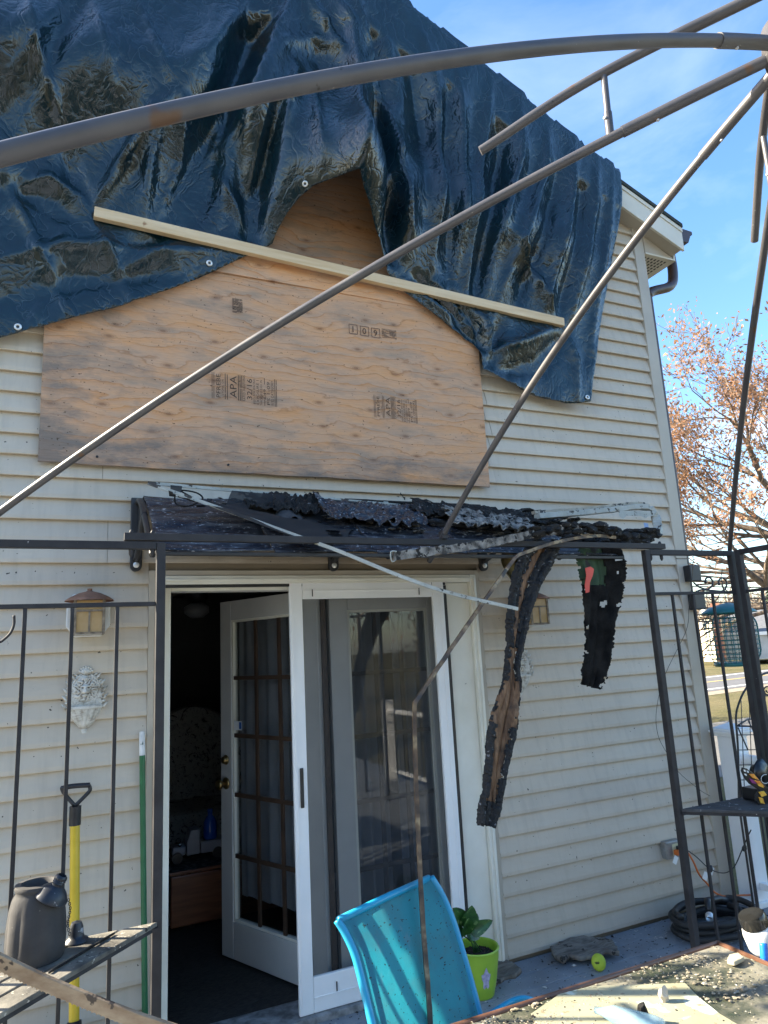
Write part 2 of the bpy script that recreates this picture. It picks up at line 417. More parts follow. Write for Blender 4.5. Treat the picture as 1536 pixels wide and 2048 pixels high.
for _ss, _th, _cc in ((34, 0.65, 0.36), (85, 0.64, 0.46)): _c = _t.mix(_t.ramp(_t.noise(_t.map((.7, 1, 1), loc=(_ss*.1, 2, 1)), _ss, 3, .6), [(_th, 0.0), (_th+.03, 1.0)]), _c, (_cc, _cc, _cc*1.02))
M_AWN = _t.set(_c, _t.ramp(_s, [(0.4, 0.18), (0.62, 0.6)]), _t.bump(_s, 0.35, 0.01, _t.bump(_a, 0.4, 0.02)))
M_CHAR = mat('charred_black', (0.006, 0.006, 0.006), (0.03, 0.028, 0.026), 22, 0.55, 0.85, bump=0.9, bscale=60, bdist=0.01, spec=0.2, speck=[((0.22, 0.21, 0.2), 70, 0.66)])
M_ASHY = mat('ash_crust', (0.05, 0.045, 0.04), (0.30, 0.28, 0.25), 26, 0.9, bump=0.8, bscale=60, bdist=0.01, speck=[((0.015, 0.014, 0.013), 30, 0.56)])
M_BURNW = mat('scorched_white_frame', (0.30, 0.31, 0.28), (0.42, 0.43, 0.39), 12, 0.5, bump=0.25, bscale=40, speck=[((0.03, 0.025, 0.02), 16, 0.60), ((0.12, 0.1, 0.08), 60, 0.64)])
M_COPPER = mat('copper_patina', (0.36, 0.185, 0.115), (0.22, 0.12, 0.08), 18, 0.55, 0.75, bump=0.25, bscale=60, metallic=0.35)

# ------------------------------------------------------------ ground, deck, road
GZ = -0.55
def ground_mat():
    t = NT('dry_lawn'); a = t.noise(t.map((1,1,1)), 0.35, 6, 0.6); b = t.noise(t.map((1,1,1)), 14, 5, 0.7)
    c = t.ramp(a, [(0.3, (0.10, 0.10, 0.04)), (0.55, (0.17, 0.145, 0.075)), (0.75, (0.22, 0.18, 0.095))])
    c = t.mix(0.6, c, t.ramp(b, [(0.3, 0.45), (0.7, 1.0)]), 'MULTIPLY')
    return t.set(c, 0.95, t.bump(b, 0.9, 0.05), spec=0.1)
tag(MB().sheet(41, 41, lambda u, v: V(((u-.5)*800, (v-.5)*800, GZ))).build('lawn', ground_mat()), kind='structure')
M_ASPH = mat('asphalt', (0.095, 0.092, 0.092), (0.125, 0.12, 0.12), 3, 0.85, bump=0.3, bscale=60)
M_PAINT = mat('road_paint', (0.75, 0.75, 0.72), None, 5, 0.7)
ra, rb = gz(1424, 1383, GZ), gz(1492, 1374, GZ)
rc = gz(1420, 1352, GZ)
rd = (rb-ra); rd.z = 0; rd.normalize(); rn = V((-rd.y, rd.x, 0))
if rn.dot(rc-ra) < 0: rn = -rn
rw = (rc-ra).dot(rn)
def strip(name, m, o0, o1, dz, kind='structure'):
    pts = [ra + rn*o0 - rd*150, ra + rn*o0 + rd*150, ra + rn*o1 + rd*150, ra + rn*o1 - rd*150]
    return tag(MB().add([V((p.x, p.y, GZ+dz)) for p in pts], [(0,1,2,3)]).build(name, m, fix=False), kind=kind)
strip('road', M_ASPH, 0, rw, 0.012)
strip('road_edge_line', M_PAINT, 0.5, 0.68, 0.018)
strip('road_centre_line', mat('yellow_road_paint', (0.6, 0.42, 0.1), None, 5, 0.7), rw*0.52, rw*0.52+0.16, 0.018)
strip('road_far_edge_line', M_PAINT, rw-0.7, rw-0.5, 0.018)
strip('road_verge', mat('verge_gravel', (0.22, 0.175, 0.12), (0.28, 0.23, 0.165), 6, 0.95, bump=0.5), -0.9, -0.02, 0.008)
dv = [gz(1432, 1442, GZ), gz(1600, 1425, GZ), gz(1640, 1500, GZ), gz(1440, 1560, GZ)]
dv = [dv[0]-rd*4, dv[1]+rd*6, dv[2]+rd*4, dv[3]-rd*4]
tag(MB().add([V((p.x, p.y, GZ+0.01)) for p in dv], [(0,1,2,3)]).build('driveway', mat('driveway_asphalt', (0.11, 0.108, 0.102), (0.15, 0.145, 0.135), 2, 0.9, bump=0.3), fix=False), kind='structure')

M_DECK = mat('grey_deck_paint', (0.20, 0.215, 0.235), (0.28, 0.30, 0.325), 5, 0.55, 0.75, bump=0.12, bscale=40, vary=0.12,
             speck=[((0.02, 0.018, 0.016), 24, 0.66), ((0.55, 0.54, 0.5), 70, 0.68), ((0.03, 0.028, 0.025), 75, 0.69)])
deck = tag(MB().box((-2.6, -7.6, GZ), (4.25, -0.02, -0.045)).build('deck', mat('deck_framing', (0.12, 0.1, 0.08), None, 4, 0.8)), kind='structure')
y = -0.012; i = 0
while y > -7.6:
    w = 0.138
    MB().box((-2.62, y-w, -0.042), (4.28, y, 0.0)).build('deck_board', M_DECK, deck, bevel=0.004)
    y -= w+0.004

# ------------------------------------------------------------ house
OV = 0.14
XL, XR, XP, SL = -0.9, 3.875, 1.49, 0.405
ZP = at(1237.6, 358, -OV).z + SL*(at(1237.6, 358, -OV).x - XP)
def zr(x): return ZP - SL*abs(x-XP)
house = thing('house', (1.49, 0, 0), 'beige vinyl sided house with plywood over its upper window', 'house')
DX0, DX1, DZ = 0.383, 2.165, 2.066
wm = mat('house_sheathing', (0.2, 0.16, 0.11), None, 4, 0.8)
eave = zr(XR) - 0.2
wb = MB()
wb.box((XL, 0.0, -0.5), (DX0-0.02, 0.12, 2.066)); wb.box((DX1+0.02, 0.0, -0.5), (XR-0.02, 0.12, 2.066))
wb.prism([(XL, 0, 2.08), (XR-.02, 0, 2.08), (XR-.02, 0, eave), (XP, 0, ZP-0.18), (XL, 0, eave)], (0, 0.12, 0))
wb.box((DX0, 0.0, -0.5), (DX1, 0.12, -0.06))
wb.build('wall', wm, house)
sb = MB(); sb.box((XR-0.14, 0.13, -0.5), (XR-0.01, 9.0, eave)); sb.box((XL, 0.13, -0.5), (XL+0.12, 9, eave)); sb.box((XL, 9, -.5), (XR-.01, 9.1, eave))
sb.build('side_wall', M_SIDING, house)
# siding courses, each board a piece
EXP = 0.1003; z = 2.328 - EXP*23 ; rows = []
while z < 5.45: rows.append(z); z += EXP
XC = XR - 0.085
rng = random.Random(3)
def course(x0, x1, z0, jitter=0.0):
    if x1 - x0 < 0.03: return
    y0 = -0.0235 - jitter; y1 = -0.0020 - jitter; z1 = z0 + EXP
    m = MB(); n = max(2, int((x1-x0)/0.25)+1)
    prof = [(0.002, z0+0.004), (y0+0.002, z0), (y0, z0+0.003), (y0+0.0008, z0+0.02), (y1, z1-0.003), (y1+0.004, z1+0.012)]
    vs = []
    for i in range(n):
        x = x0 + (x1-x0)*i/(n-1); wv = 0.0011*noise.noise(V((x*1.3, z0*9, 3)))
        for (yy, zz) in prof: vs.append(V((x, yy+wv, zz+wv*0.8)))
    k = len(prof)
    fs = [(i*k+j, (i+1)*k+j, (i+1)*k+j+1, i*k+j+1) for i in range(n-1) for j in range(k-1)]
    m.add(vs, fs); return m.build('siding_board', M_SIDING, house, fix=False)
joints = {}
for i, z0 in enumerate(rows):
    zt = z0 + EXP
    xr = min(XC, XP + (ZP-0.2-z0-0.02)/SL); xl = max(XL, XP - (ZP-0.2-z0-0.02)/SL)
    spans = [(xl, 0.352), (2.192, xr)] if z0 < 2.03 else [(xl, xr)]
    js = []
    if 2.45 < z0 < 2.66: js.append(0.135)
    if 2.05 < z0 < 2.25: js.append(0.165)
    if 2.55 < z0 < 3.15: js.append(2.33 + 0.02*((i*7) % 3))
    if 1.95 < z0 < 2.02: js.append(0.06)
    if z0 > 3.3 and i % 3 == 0: js.append(3.0)
    for a, b in spans:
        cuts = [a] + [j for j in js if a+0.05 < j < b-0.05] + [b]
        for k in range(len(cuts)-1):
            course(cuts[k] + (0.0018 if k else 0), cuts[k+1], z0, 0.0016*(k % 2))
M_CORN = mat('beige_corner_post', (0.42, 0.37, 0.295), (0.47, 0.42, 0.34), 4, 0.5, bump=0.06)
cb = MB(); cb.box((XC-0.004, -0.030, 2.17), (XR, 0.0, eave+0.12)); cb.box((XR-0.001, -0.026, 2.17), (XR+0.014, 0.09, eave+.02)); cb.build('corner_post', M_CORN, house, bevel=0.003)
cb = MB(); cb.box((XC-0.004, -0.0295, -0.02), (XR, 0.0, 2.167)); cb.box((XR-0.001, -0.0255, -0.02), (XR+0.0135, 0.09, 2.167)); cb.build('corner_post', M_CORN, house, bevel=0.003)
# roof
M_ROOF = mat('dark_green_shingle', (0.02, 0.03, 0.028), (0.045, 0.055, 0.05), 18, 0.9, bump=0.5, bscale=40)
xe = 4.19
def slope_slab(sgn, y0, y1, t, lift=0.0):
    x1 = XP + sgn*(xe-XP); zt = zr(xe)
    return [(XP, y0, ZP+lift), (x1, y0, zt+lift), (x1, y0, zt-t+lift), (XP, y0, ZP-t+lift)]
rf = MB()
for sg in (1, -1): rf.prism(slope_slab(sg, -OV-0.01, 9.2, 0.03), (0, 9.3+OV, 0))
roof = rf.build('roof', M_ROOF, house)
M_FASC = mat('cream_fascia', (0.60, 0.56, 0.46), (0.67, 0.63, 0.53), 3, 0.45, bump=0.05)
for sg in (1, -1):
    x1 = XP + sg*(xe-XP); zt = zr(xe)
    MB().prism([(XP, -OV+0.005, ZP-0.034), (x1, -OV+0.005, zt-0.034), (x1, -OV+0.005, zt-0.22), (XP, -OV+0.005, ZP-0.22)], (0, 0.02, 0)).build('rake_board', M_FASC, house, bevel=0.003)
    MB().prism([(XP, -OV-0.002, ZP-0.034), (x1, -OV-0.002, zt-0.034), (x1, -OV-0.002, zt-0.066), (XP, -OV-0.002, ZP-0.066)], (0, 0.006, 0)).build('drip_edge', M_FASC, house)
    MB().prism([(XP, -OV+.025, ZP-0.205), (x1-.02*sg, -OV+.025, zt-0.205), (x1-.02*sg, -OV+.025, zt-0.212), (XP, -OV+.025, ZP-0.212)], (0, OV-.03, 0)).build('rake_soffit', M_TRIM, house)
# boxed eave return with its perforated soffit, gutter and downspout elbow
zs = zr(xe)-0.236
MB().prism([(XR+.016, -0.03, zr(XR)-0.223), (xe-0.02, -0.03, zr(xe)-0.223), (xe-0.02, -0.03, zs), (XR+.016, -0.03, zs)], (0, 0.02, 0)).build('eave_return', M_TRIM, house)
es = MB().box((XR+0.016, -0.035, zs-0.012), (xe-0.005, 8.8, zs)).build('eave_soffit', M_FASC, house)
pm = mat('soffit_vent_holes', (0.05, 0.045, 0.04), None, 5, 0.9)
for a in range(8):
    for b in range(7):
        xx = XR+0.05+b*0.034; yy = 0.01+a*0.034
        MB().box((xx-0.006, yy-0.011, zs-0.0145), (xx+0.006, yy+0.011, zs-0.0125)).build('vent_hole', pm, es)
MB().box((xe-0.004, -0.03, zs-.01), (xe+0.012, 8.9, zr(xe)-0.04)).build('eave_fascia', M_FASC, house)
M_GUT = mat('brown_gutter', (0.045, 0.024, 0.02), (0.065, 0.036, 0.03), 6, 0.4)
gp = [(0.014, -0.02), (0.014, -0.13), (0.07, -0.13), (0.10, -0.07), (0.125, -0.05), (0.125, -0.025), (0.118, -0.025), (0.118, -0.045), (0.095, -0.066), (0.066, -0.122), (0.02, -0.122), (0.02, -0.02)]
gut = MB().prism([(xe+a, -0.12, zr(xe)+b) for a, b in gp], (0, 9.1, 0)).build('gutter', M_GUT, house)
MB().prism([(xe+a, -0.123, zr(xe)+b) for a, b in gp[:6]], (0, 0.004, 0)).build('end_cap', M_GUT, gut)
el = spline([(xe+0.06, 0.05, zr(xe)-0.12), (xe+0.055, 0.045, zr(xe)-0.30), (xe+0.0, 0.04, zr(xe)-0.42), (XR+0.12, 0.04, zr(xe)-0.50), (XR+0.05, 0.04, zr(xe)-0.55)], 4)
MB().tube(el, 0.038, 10).build('downspout_elbow', M_GUT, gut, smooth=True)
MB().box((XR+0.016, 0.01, -0.3), (XR+0.076, 0.085, zr(xe)-0.54)).build('downspout', M_GUT, house, bevel=0.006)

# door casing
MB().box((0.353, -0.022, 0.0), (0.383, 0.0, 2.092)).box((2.165, -0.022, 0.0), (2.192, 0.0, 2.092)).box((0.3832, -0.0222, 2.066), (2.1648, 0.0, 2.092)).build('door_channel', M_TRIM, house, bevel=0.002)
fr = thing  # alias unused
df = MB()
df.box((0.384, -0.034, 0.005), (0.424, 0.10, 2.065)); df.box((2.124, -0.034, 0.005), (2.164, 0.10, 2.065)); df.box((0.4242, -0.034, 2.022), (2.1238, 0.10, 2.0648))
dfo = df.build('door_frame', M_CREAM, house, bevel=0.004)
MB().box((0.396, -0.042, 0.005), (0.408, -0.034, 2.05)).box((2.141, -0.042, 0.005), (2.155, -0.034, 2.05)).box((0.4082, -0.042, 2.038), (2.1408, -0.034, 2.05)).build('moulding', M_CREAM, dfo, bevel=0.003)
MB().box((0.4244, 0.02, 0.0), (0.46, 0.12, 2.02)).box((1.97, -0.005, 0.0), (2.1236, 0.12, 2.02)).box((0.4602, 0.02, 1.995), (1.9698, 0.12, 2.0218)).build('jamb', M_CREAM, dfo, bevel=0.003)
MB().box((0.3845, -0.06, -0.04), (2.1635, 0.14, 0.028)).build('sill', mat('weathered_sill', (0.10, 0.10, 0.10), (0.3, 0.3, 0.3), 20, 0.6, bump=0.2), dfo, bevel=0.004)
MB().box((0.43, -0.03, 2.0075), (1.96, -0.012, 2.0215)).box((1.953, -0.022, 0.03), (1.968, -0.004, 2.005)).build('screen_track', M_BLACKMET, dfo)

def leaf(origin, ang, name, width, lab, curtain_side):
    """a french door leaf; local u along the leaf, outside face towards -n"""
    o = V(origin); u = V((math.cos(ang), math.sin(ang), 0)); n = V((-math.sin(ang), math.cos(ang), 0))
    if n.y < 0 and abs(n.y) > .5: n = -n
    def P(a, b, c): return o + u*a + n*b + V((0,0,c))
    def bx(m, a0, a1, b0, b1, c0, c1):
        m.add([P(a,b,c) for c in (c0,c1) for a, b in ((a0,b0),(a1,b0),(a1,b1),(a0,b1))], [(0,3,2,1),(4,5,6,7),(0,1,5,4),(1,2,6,5),(2,3,7,6),(3,0,4,7)])
    st, top, bot, H, T = 0.105, 0.115, 0.19, 1.965, 0.044
    m = MB(); bx(m, 0, st, 0, T, 0, H); bx(m, width-st, width, 0, T, 0, H); bx(m, st+.0006, width-st-.0006, 0.001, T-.001, 0, bot); bx(m, st+.0006, width-st-.0006, 0.001, T-.001, H-top, H)
    d = m.build(name, M_DOOR, house, bevel=0.003, label=lab)
    m = MB(); g = 0.014
    bx(m, st, st+g, 0.006, T-.006, bot, H-top); bx(m, width-st-g, width-st, 0.006, T-.006, bot, H-top); bx(m, st+g, width-st-g, 0.006, T-.006, bot, bot+g); bx(m, st+g, width-st-g, 0.006, T-.006, H-top-g, H-top)
    m.build('glazing_bead', M_CREAM, d, bevel=0.002)
    a0, a1, c0, c1 = st+g, width-st-g, bot+g, H-top-g
    for k in (1, 2):
        a = a0 + (a1-a0)*k/3; m = MB(); bx(m, a-0.011, a+0.011, 0.024, 0.036, c0, c1); m.build('muntin', M_MUNT, d)
    for k in range(1, 5):
        c = c0 + (c1-c0)*k/5; m = MB(); bx(m, a0, a1, 0.0245, 0.0355, c-0.011, c+0.011); m.build('muntin', M_MUNT, d)
    m = MB(); bx(m, a0-.004, a1+.004, 0.016, 0.021, c0-.004, c1+.004); m.build('pane', M_GLASS, d)
    return d, P
M_DOOR = mat('painted_door', (0.50, 0.50, 0.48), (0.58, 0.575, 0.55), 3, 0.4, bump=0.05, speck=[((0.2,0.18,0.16), 30, 0.76)])
M_MUNT = mat('brown_muntin', (0.045, 0.027, 0.018), (0.08, 0.048, 0.03), 10, 0.5)
M_GLASS = mat_glass('door_glass', (0.80, 0.82, 0.83), 1.5, 0.06)
M_BRASS = mat('aged_brass', (0.30, 0.21, 0.09), (0.22, 0.15, 0.06), 12, 0.28, metallic=0.9)
M_CURT = mat_trans('white_curtain', (0.46, 0.46, 0.48), (0.58, 0.58, 0.60), 5, 0.8, 0.3)
hx, hy = 1.252, 0.075
fe = V((0.90, 0.86, 0)); hv = fe - V((hx, hy, 0)); wl_ = 0.86
la = math.atan2(hv.y, hv.x)
def leaf_open():
    return leaf((hx, hy, 0.035), la, 'french_door', wl_, 'open french door leaf swung into the dark room', 1)
dl, PL = leaf_open()
def leafdir(P): return (P(1,0,0)-P(0,0,0)).normalized(), (P(0,1,0)-P(0,0,0)).normalized()
lu, ln = leafdir(PL)
camside = -1 if (CAM - PL(wl_/2, 0, 1)).dot(ln) < 0 else 1
for c, r_, nm in ((1.045, 0.028, 'deadbolt'), (0.915, 0.033, 'door_knob')):
    b = PL(wl_-0.052, 0 if camside < 0 else 0.044, c); ax = ln*camside
    m = MB().lathe([(0.0, 0.0), (r_, 0.0), (r_, 0.006), (r_*0.72, 0.012), (0.012, 0.016)], b, 20, ax)
    if nm == 'door_knob': m.lathe([(0.011, 0.014), (0.011, 0.03), (0.022, 0.036), (0.029, 0.048), (0.026, 0.06), (0.012, 0.066), (0.0, 0.067)], b, 20, ax)
    else: m.lathe([(0.021, 0.01), (0.019, 0.024), (0.0, 0.026)], b, 20, ax)
    m.build(nm, M_BRASS, dl, smooth=True)
# security sticker on the glass of the open leaf
sk = MB()
q = lambda a, c, b: PL(a, (0.044-0.004 if camside > 0 else 0.009)+camside*b, c)
sk.add([q(0.66, 1.215, 0), q(0.735, 1.215, 0), q(0.735, 1.265, 0), q(0.66, 1.265, 0)], [(0,1,2,3)])
stick = sk.build('security_sticker', mat('sticker_white', (0.75, 0.78, 0.8), None, 4, 0.4), dl, fix=False)
MB().add([q(0.664, 1.222, .0008), q(0.687, 1.222, .0008), q(0.687, 1.26, .0008), q(0.664, 1.26, .0008)], [(0,1,2,3)]).build('sticker_emblem', mat('sticker_blue', (0.02, 0.10, 0.35), None, 4, 0.4), dl, fix=False)
dr, PR = leaf((1.285, 0.06, 0.035), 0.0, 'french_door', 0.70, 'closed french door leaf behind the screen', 1)
MB().box((1.236, 0.055, 0.03), (1.262, 0.12, 2.0)).build('dark_weatherstrip', M_MUNT, dfo)

# sliding screen door
sx0, sx1, sy0, sy1, sz0, sz1 = 1.04, 1.945, -0.032, -0.008, 0.03, 2.026
m = MB(); m.box((sx0, sy0, sz0), (sx0+0.068, sy1, sz1)); m.box((sx1-0.072, sy0, sz0), (sx1, sy1, sz1))
m.box((sx0+.0685, sy0+.001, sz1-0.085), (sx1-.0725, sy1, sz1)); m.box((sx0+.0685, sy0+.001, sz0), (sx1-.0725, sy1, sz0+0.15))
scr = m.build('screen_door', M_WHITE, house, bevel=0.004)
MB().box((sx0+0.012, sy0-0.004, sz0+.004), (sx0+0.018, sy0, sz1-.09)).box((sx1-0.03, sy0-.003, sz0+.16), (sx1-.026, sy0, sz1-.09)).box((sx0+.07, sy0-.003, sz0+.06), (sx1-.074, sy0+.001, sz0+.066)).box((sx0+.07, sy0-.003, sz1-.045), (sx1-.074, sy0+.001, sz1-.04)).build('frame_groove', M_WHITE, scr)
for xx in (sx0+0.12, sx1-0.16):
    MB().box((xx, sy0-0.004, sz1-.072), (xx+0.005, sy0-.001, sz1-.035)).build('adjuster_slot', M_BLACKMET, scr)
MB().box((sx0+.18, sy0-0.004, sz0+.07), (sx0+0.185, sy0-.001, sz0+.11)).build('adjuster_slot', M_BLACKMET, scr)
MB().box((sx0+0.028, sy0-0.009, 0.93), (sx0+0.047, sy0-.0005, 1.115)).build('handle', M_BLACKMET, scr, bevel=0.008)
MB().add([(sx0+.066, -0.016, sz0+.14), (sx1-.07, -0.016, sz0+.14), (sx1-.07, -0.016, sz1-.08), (sx0+.066, -0.016, sz1-.08)], [(0,1,2,3)]).build('screen_mesh', mat_mesh('screen_mesh', (0.022, 0.024, 0.027), 0.42), scr, fix=False)

# curtains inside
def curtain(name, x0, x1, y, z0, z1, lab, folds=9, amp=0.02, P=None):
    def fn(u, v):
        a = x0+(x1-x0)*u; b = y + amp*math.sin(u*folds*6.28+1.3*noise.noise(V((u*3, v*2, 1))))*(0.55+0.45*(1-v)); c = z0+(z1-z0)*v
        c += (0.012*math.sin(u*folds*6.28) if v == 0 else 0)
        return P(a, b, c) if P else V((a, b, c))
    o = MB().sheet(90, 24, fn).build(name, M_CURT, smooth=True, fix=False)
    return tag(o, lab, 'curtain')
curtain('curtain', 1.38, 1.63, 0.165, 0.33, 1.9, 'left long pale curtain panel behind the closed door leaf', 3.5, 0.035)
curtain('curtain', 1.69, 1.97, 0.165, 0.33, 1.9, 'right long pale curtain panel behind the closed door leaf', 3.5, 0.035)
curtain('curtain', 0.08, 0.78, 0.085 if camside < 0 else -0.04, 0.30, 1.88, 'pale curtain gathered behind the open door leaf glass', 7, 0.018, PL)

# the room behind the door
def room(name, a, b, m): return tag(MB().box(a, b).build(name, m), kind='structure')
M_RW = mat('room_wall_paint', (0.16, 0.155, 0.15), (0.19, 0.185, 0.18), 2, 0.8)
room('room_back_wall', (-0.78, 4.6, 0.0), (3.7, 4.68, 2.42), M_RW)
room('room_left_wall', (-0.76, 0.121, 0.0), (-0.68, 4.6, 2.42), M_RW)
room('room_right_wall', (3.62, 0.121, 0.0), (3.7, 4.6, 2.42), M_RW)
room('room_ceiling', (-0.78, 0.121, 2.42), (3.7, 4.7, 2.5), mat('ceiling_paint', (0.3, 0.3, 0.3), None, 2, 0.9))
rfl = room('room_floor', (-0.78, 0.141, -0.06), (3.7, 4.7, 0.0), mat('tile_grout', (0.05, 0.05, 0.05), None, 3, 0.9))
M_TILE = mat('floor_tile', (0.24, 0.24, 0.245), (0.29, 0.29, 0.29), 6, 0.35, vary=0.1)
tmesh = None
for a in range(5):
    for b in range(6):
        x0, y0 = -0.3+a*0.45, 0.6+b*0.45
        if tmesh is None:
            t0 = MB().box((x0, y0, 0.0), (x0+.443, y0+.443, 0.008)).build('floor_tile', M_TILE, rfl, bevel=0.002); tmesh = t0
        else:
            c = tmesh.copy(); COL.objects.link(c); c.location = (a*0.45, b*0.45, 0)
tag(MB().sheet(30, 30, lambda u, v: V((-0.35+2.3*u, 0.16+1.35*v, 0.018+0.003*noise.noise(V((u*20, v*20, 0)))))).build('entry_rug', mat('dark_woven_rug', (0.018, 0.016, 0.014), (0.05, 0.043, 0.036), 40, 0.9, bump=0.7, bscale=150, bdist=0.004, stretch=(1, 3, 1)), fix=False), 'dark brown woven rug inside the open doorway', 'rug')
tb = thing('drop_leaf_table', (0.62, 1.6, 0), 'wooden drop leaf table standing inside the dark doorway', 'table')
ta = at(341, 1752, 1.35); 
M_CHERRY = mat('cherry_wood', (0.15, 0.05, 0.025), (0.22, 0.085, 0.04), 5, 0.35, bump=0.1, stretch=(1, 1, 9))
zt_ = ta.z; txl = ta.x
MB().box((txl, 1.335, zt_-0.30), (txl+0.95, 1.355, zt_-0.005)).build('drop_leaf', M_CHERRY, tb, bevel=0.012)
MB().box((txl-0.01, 1.33, zt_), (txl+0.97, 1.8, zt_+0.02)).build('tabletop', M_CHERRY, tb, bevel=0.004)
for sxx in (txl+0.12, txl+0.8):
    for yy in (1.42, 1.72):
        MB().tube([(sxx, yy, zt_), (sxx+0.02, yy-.02, 0.01)], 0.014, 8).build('leg', M_BLACKMET, tb)
    MB().tube([(sxx, 1.42, zt_-.1), (sxx+.25, 1.55, 0.2)], 0.008, 6).build('brace', M_BLACKMET, tb)
def clothf(u, v):
    x = txl-0.03+0.99*u if v > .01 else 0
    return V((txl-0.035+1.0*u, 1.325+0.48*v, zt_+0.024+.002*noise.noise(V((u*9, v*9, 0)))))
cl = MB().sheet(24, 12, clothf)
cl.sheet(6, 14, lambda u, v: V((txl-0.036-0.03*math.sin(v*2)+0.012*math.sin(u*9+v*3)*v, 1.325+0.48*u, zt_+0.024-0.52*v)))
tag(cl.build('tablecloth', mat('dark_patterned_cloth', (0.02, 0.03, 0.035), (0.22, 0.24, 0.25), 30, 0.8, lo=0.5, hi=0.7), smooth=True, fix=False), 'dark patterned cloth over the drop leaf table', 'tablecloth')
# toy truck and bottle
tp = at(405, 1690, 1.55); tz = zt_+0.025
tr = thing('toy_truck', (tp.x, 1.55, tz), 'grey toy pickup truck on the table in the dark room', 'toy')
M_TOY = mat('grey_toy_metal', (0.22, 0.23, 0.27), (0.28, 0.29, 0.33), 6, 0.4)
MB().box((tp.x-0.02, 1.49, tz+0.04), (tp.x+0.16, 1.61, tz+0.11)).build('truck_bed', M_TOY, tr, bevel=0.004)
MB().prism([(tp.x-0.11, 1.49, tz+.04), (tp.x-.025, 1.49, tz+.04), (tp.x-.025, 1.49, tz+.19), (tp.x-.085, 1.49, tz+.19), (tp.x-.11, 1.49, tz+.12)], (0, .12, 0)).build('cab', M_TOY, tr, bevel=0.006)
MB().box((tp.x-0.20, 1.5, tz+0.04), (tp.x-0.112, 1.6, tz+0.10)).build('hood', M_TOY, tr, bevel=0.015)
for a in (-0.17, 0.09):
    for b in (1.488, 1.6):
        MB().lathe([(0, 0), (0.034, 0), (0.034, 0.018), (0, 0.018)], (tp.x+a, b-.004, tz+0.034), 16, (0, 1, 0)).build('wheel', M_BLACKMET, tr)
MB().lathe([(0, 0), (0.012, 0.002), (0.012, .01), (0, .012)], (tp.x-0.155, 1.478, tz+.115), 14, (0, 1, 0)).build('headlamp', mat('chrome', (.8, .8, .8), None, 4, 0.1, metallic=1), tr, smooth=True)
bc = V((tp.x+0.05, 1.55, tz+0.111))
tag(MB().lathe([(0, 0), (0.042, 0), (0.045, 0.01), (0.044, 0.10), (0.030, 0.13), (0.016, 0.145), (0.016, 0.165), (0.018, 0.165), (0.018, 0.185), (0, 0.186)], bc, 24).build('blue_bottle', mat('blue_bottle', (0.01, 0.06, 0.30), (0.02, 0.09, 0.40), 8, 0.15), smooth=True), 'small blue bottle standing in the toy truck bed', 'bottle')
# sofa
sf = thing('sofa', (1.2, 3.2, 0), 'pale floral camelback sofa at the back of the dark room', 'sofa')
def mat_floral():
    t = NT('floral_fabric'); w = t.noise(t.map((1,1,1)), 14, 5, 0.6, 1.8); w2 = t.noise(t.map((1,1,1), loc=(5,1,2)), 5, 4, .6, 2.5)
    k = t.math('MAXIMUM', t.ramp(w, [(0.57, 0.0), (0.60, 1.0)]), t.ramp(w2, [(0.49, 0.0), (0.50, 0.9), (0.515, 0.0)]))
    return t.set(t.mix(k, (0.40, 0.39, 0.36), (0.05, 0.04, 0.04)), 0.85)
M_FLOR = mat_floral()
def sback(u, v):
    x = 0.0+2.0*u; top = 0.95+0.28*math.exp(-((u-0.55)/0.2)**2)
    return V((x, 3.35+0.06*v, 0.4+(top-0.4)*v))
MB().sheet(40, 10, sback).sheet(40, 3, lambda u, v: sback(u, 1)+V((0, 0.14*v, 0.02*math.sin(v*3.14)))).build('backrest', M_FLOR, sf, smooth=True, fix=False)
MB().box((0.0, 2.7, 0.18), (2.0, 3.36, 0.44)).build('seat', M_FLOR, sf, bevel=0.05)
MB().tube(spline([(-0.02, 2.7, 0.6), (-0.02, 3.0, 0.66), (-0.02, 3.4, 0.72)]), 0.09, 12).box((-0.1, 2.72, 0.1), (0.06, 3.4, 0.6)).build('armrest', M_FLOR, sf, smooth=False)
for a in (0.1, 1.9): MB().lathe([(0.02, 0), (0.03, 0.1), (0.03, .18)], (a, 2.76, 0.008), 10).build('leg', M_BLACKMET, sf)
# ceiling fan
cf = thing('ceiling_fan', (0.98, 2.4, 2.42), 'dark ceiling fan hanging in the unlit room', 'fan')
MB().lathe([(0.0, 0), (0.06, 0), (0.05, -0.04), (0.015, -0.05), (0.015, -0.16), (0.09, -0.18), (0.10, -0.26), (0.05, -0.30), (0, -0.30)], (0.98, 2.4, 2.42), 20).build('motor', M_BLACKMET, cf, smooth=True)
MB().lathe([(0.05, -0.30), (0.10, -0.33), (0.10, -0.38), (0.05, -0.42), (0, -.42)], (0.98, 2.4, 2.42), 20).build('lamp_shade', mat('frosted_glass', (.4, .4, .4), None, 4, .3), cf, smooth=True)
for k in range(5):
    a = k*1.2566+0.4; d = V((math.cos(a), math.sin(a), 0)); p = V((0.98, 2.4, 2.22))
    MB().bar(p+d*0.12, p+d*0.62, 0.12, 0.008).build('blade', M_BLACKMET, cf)

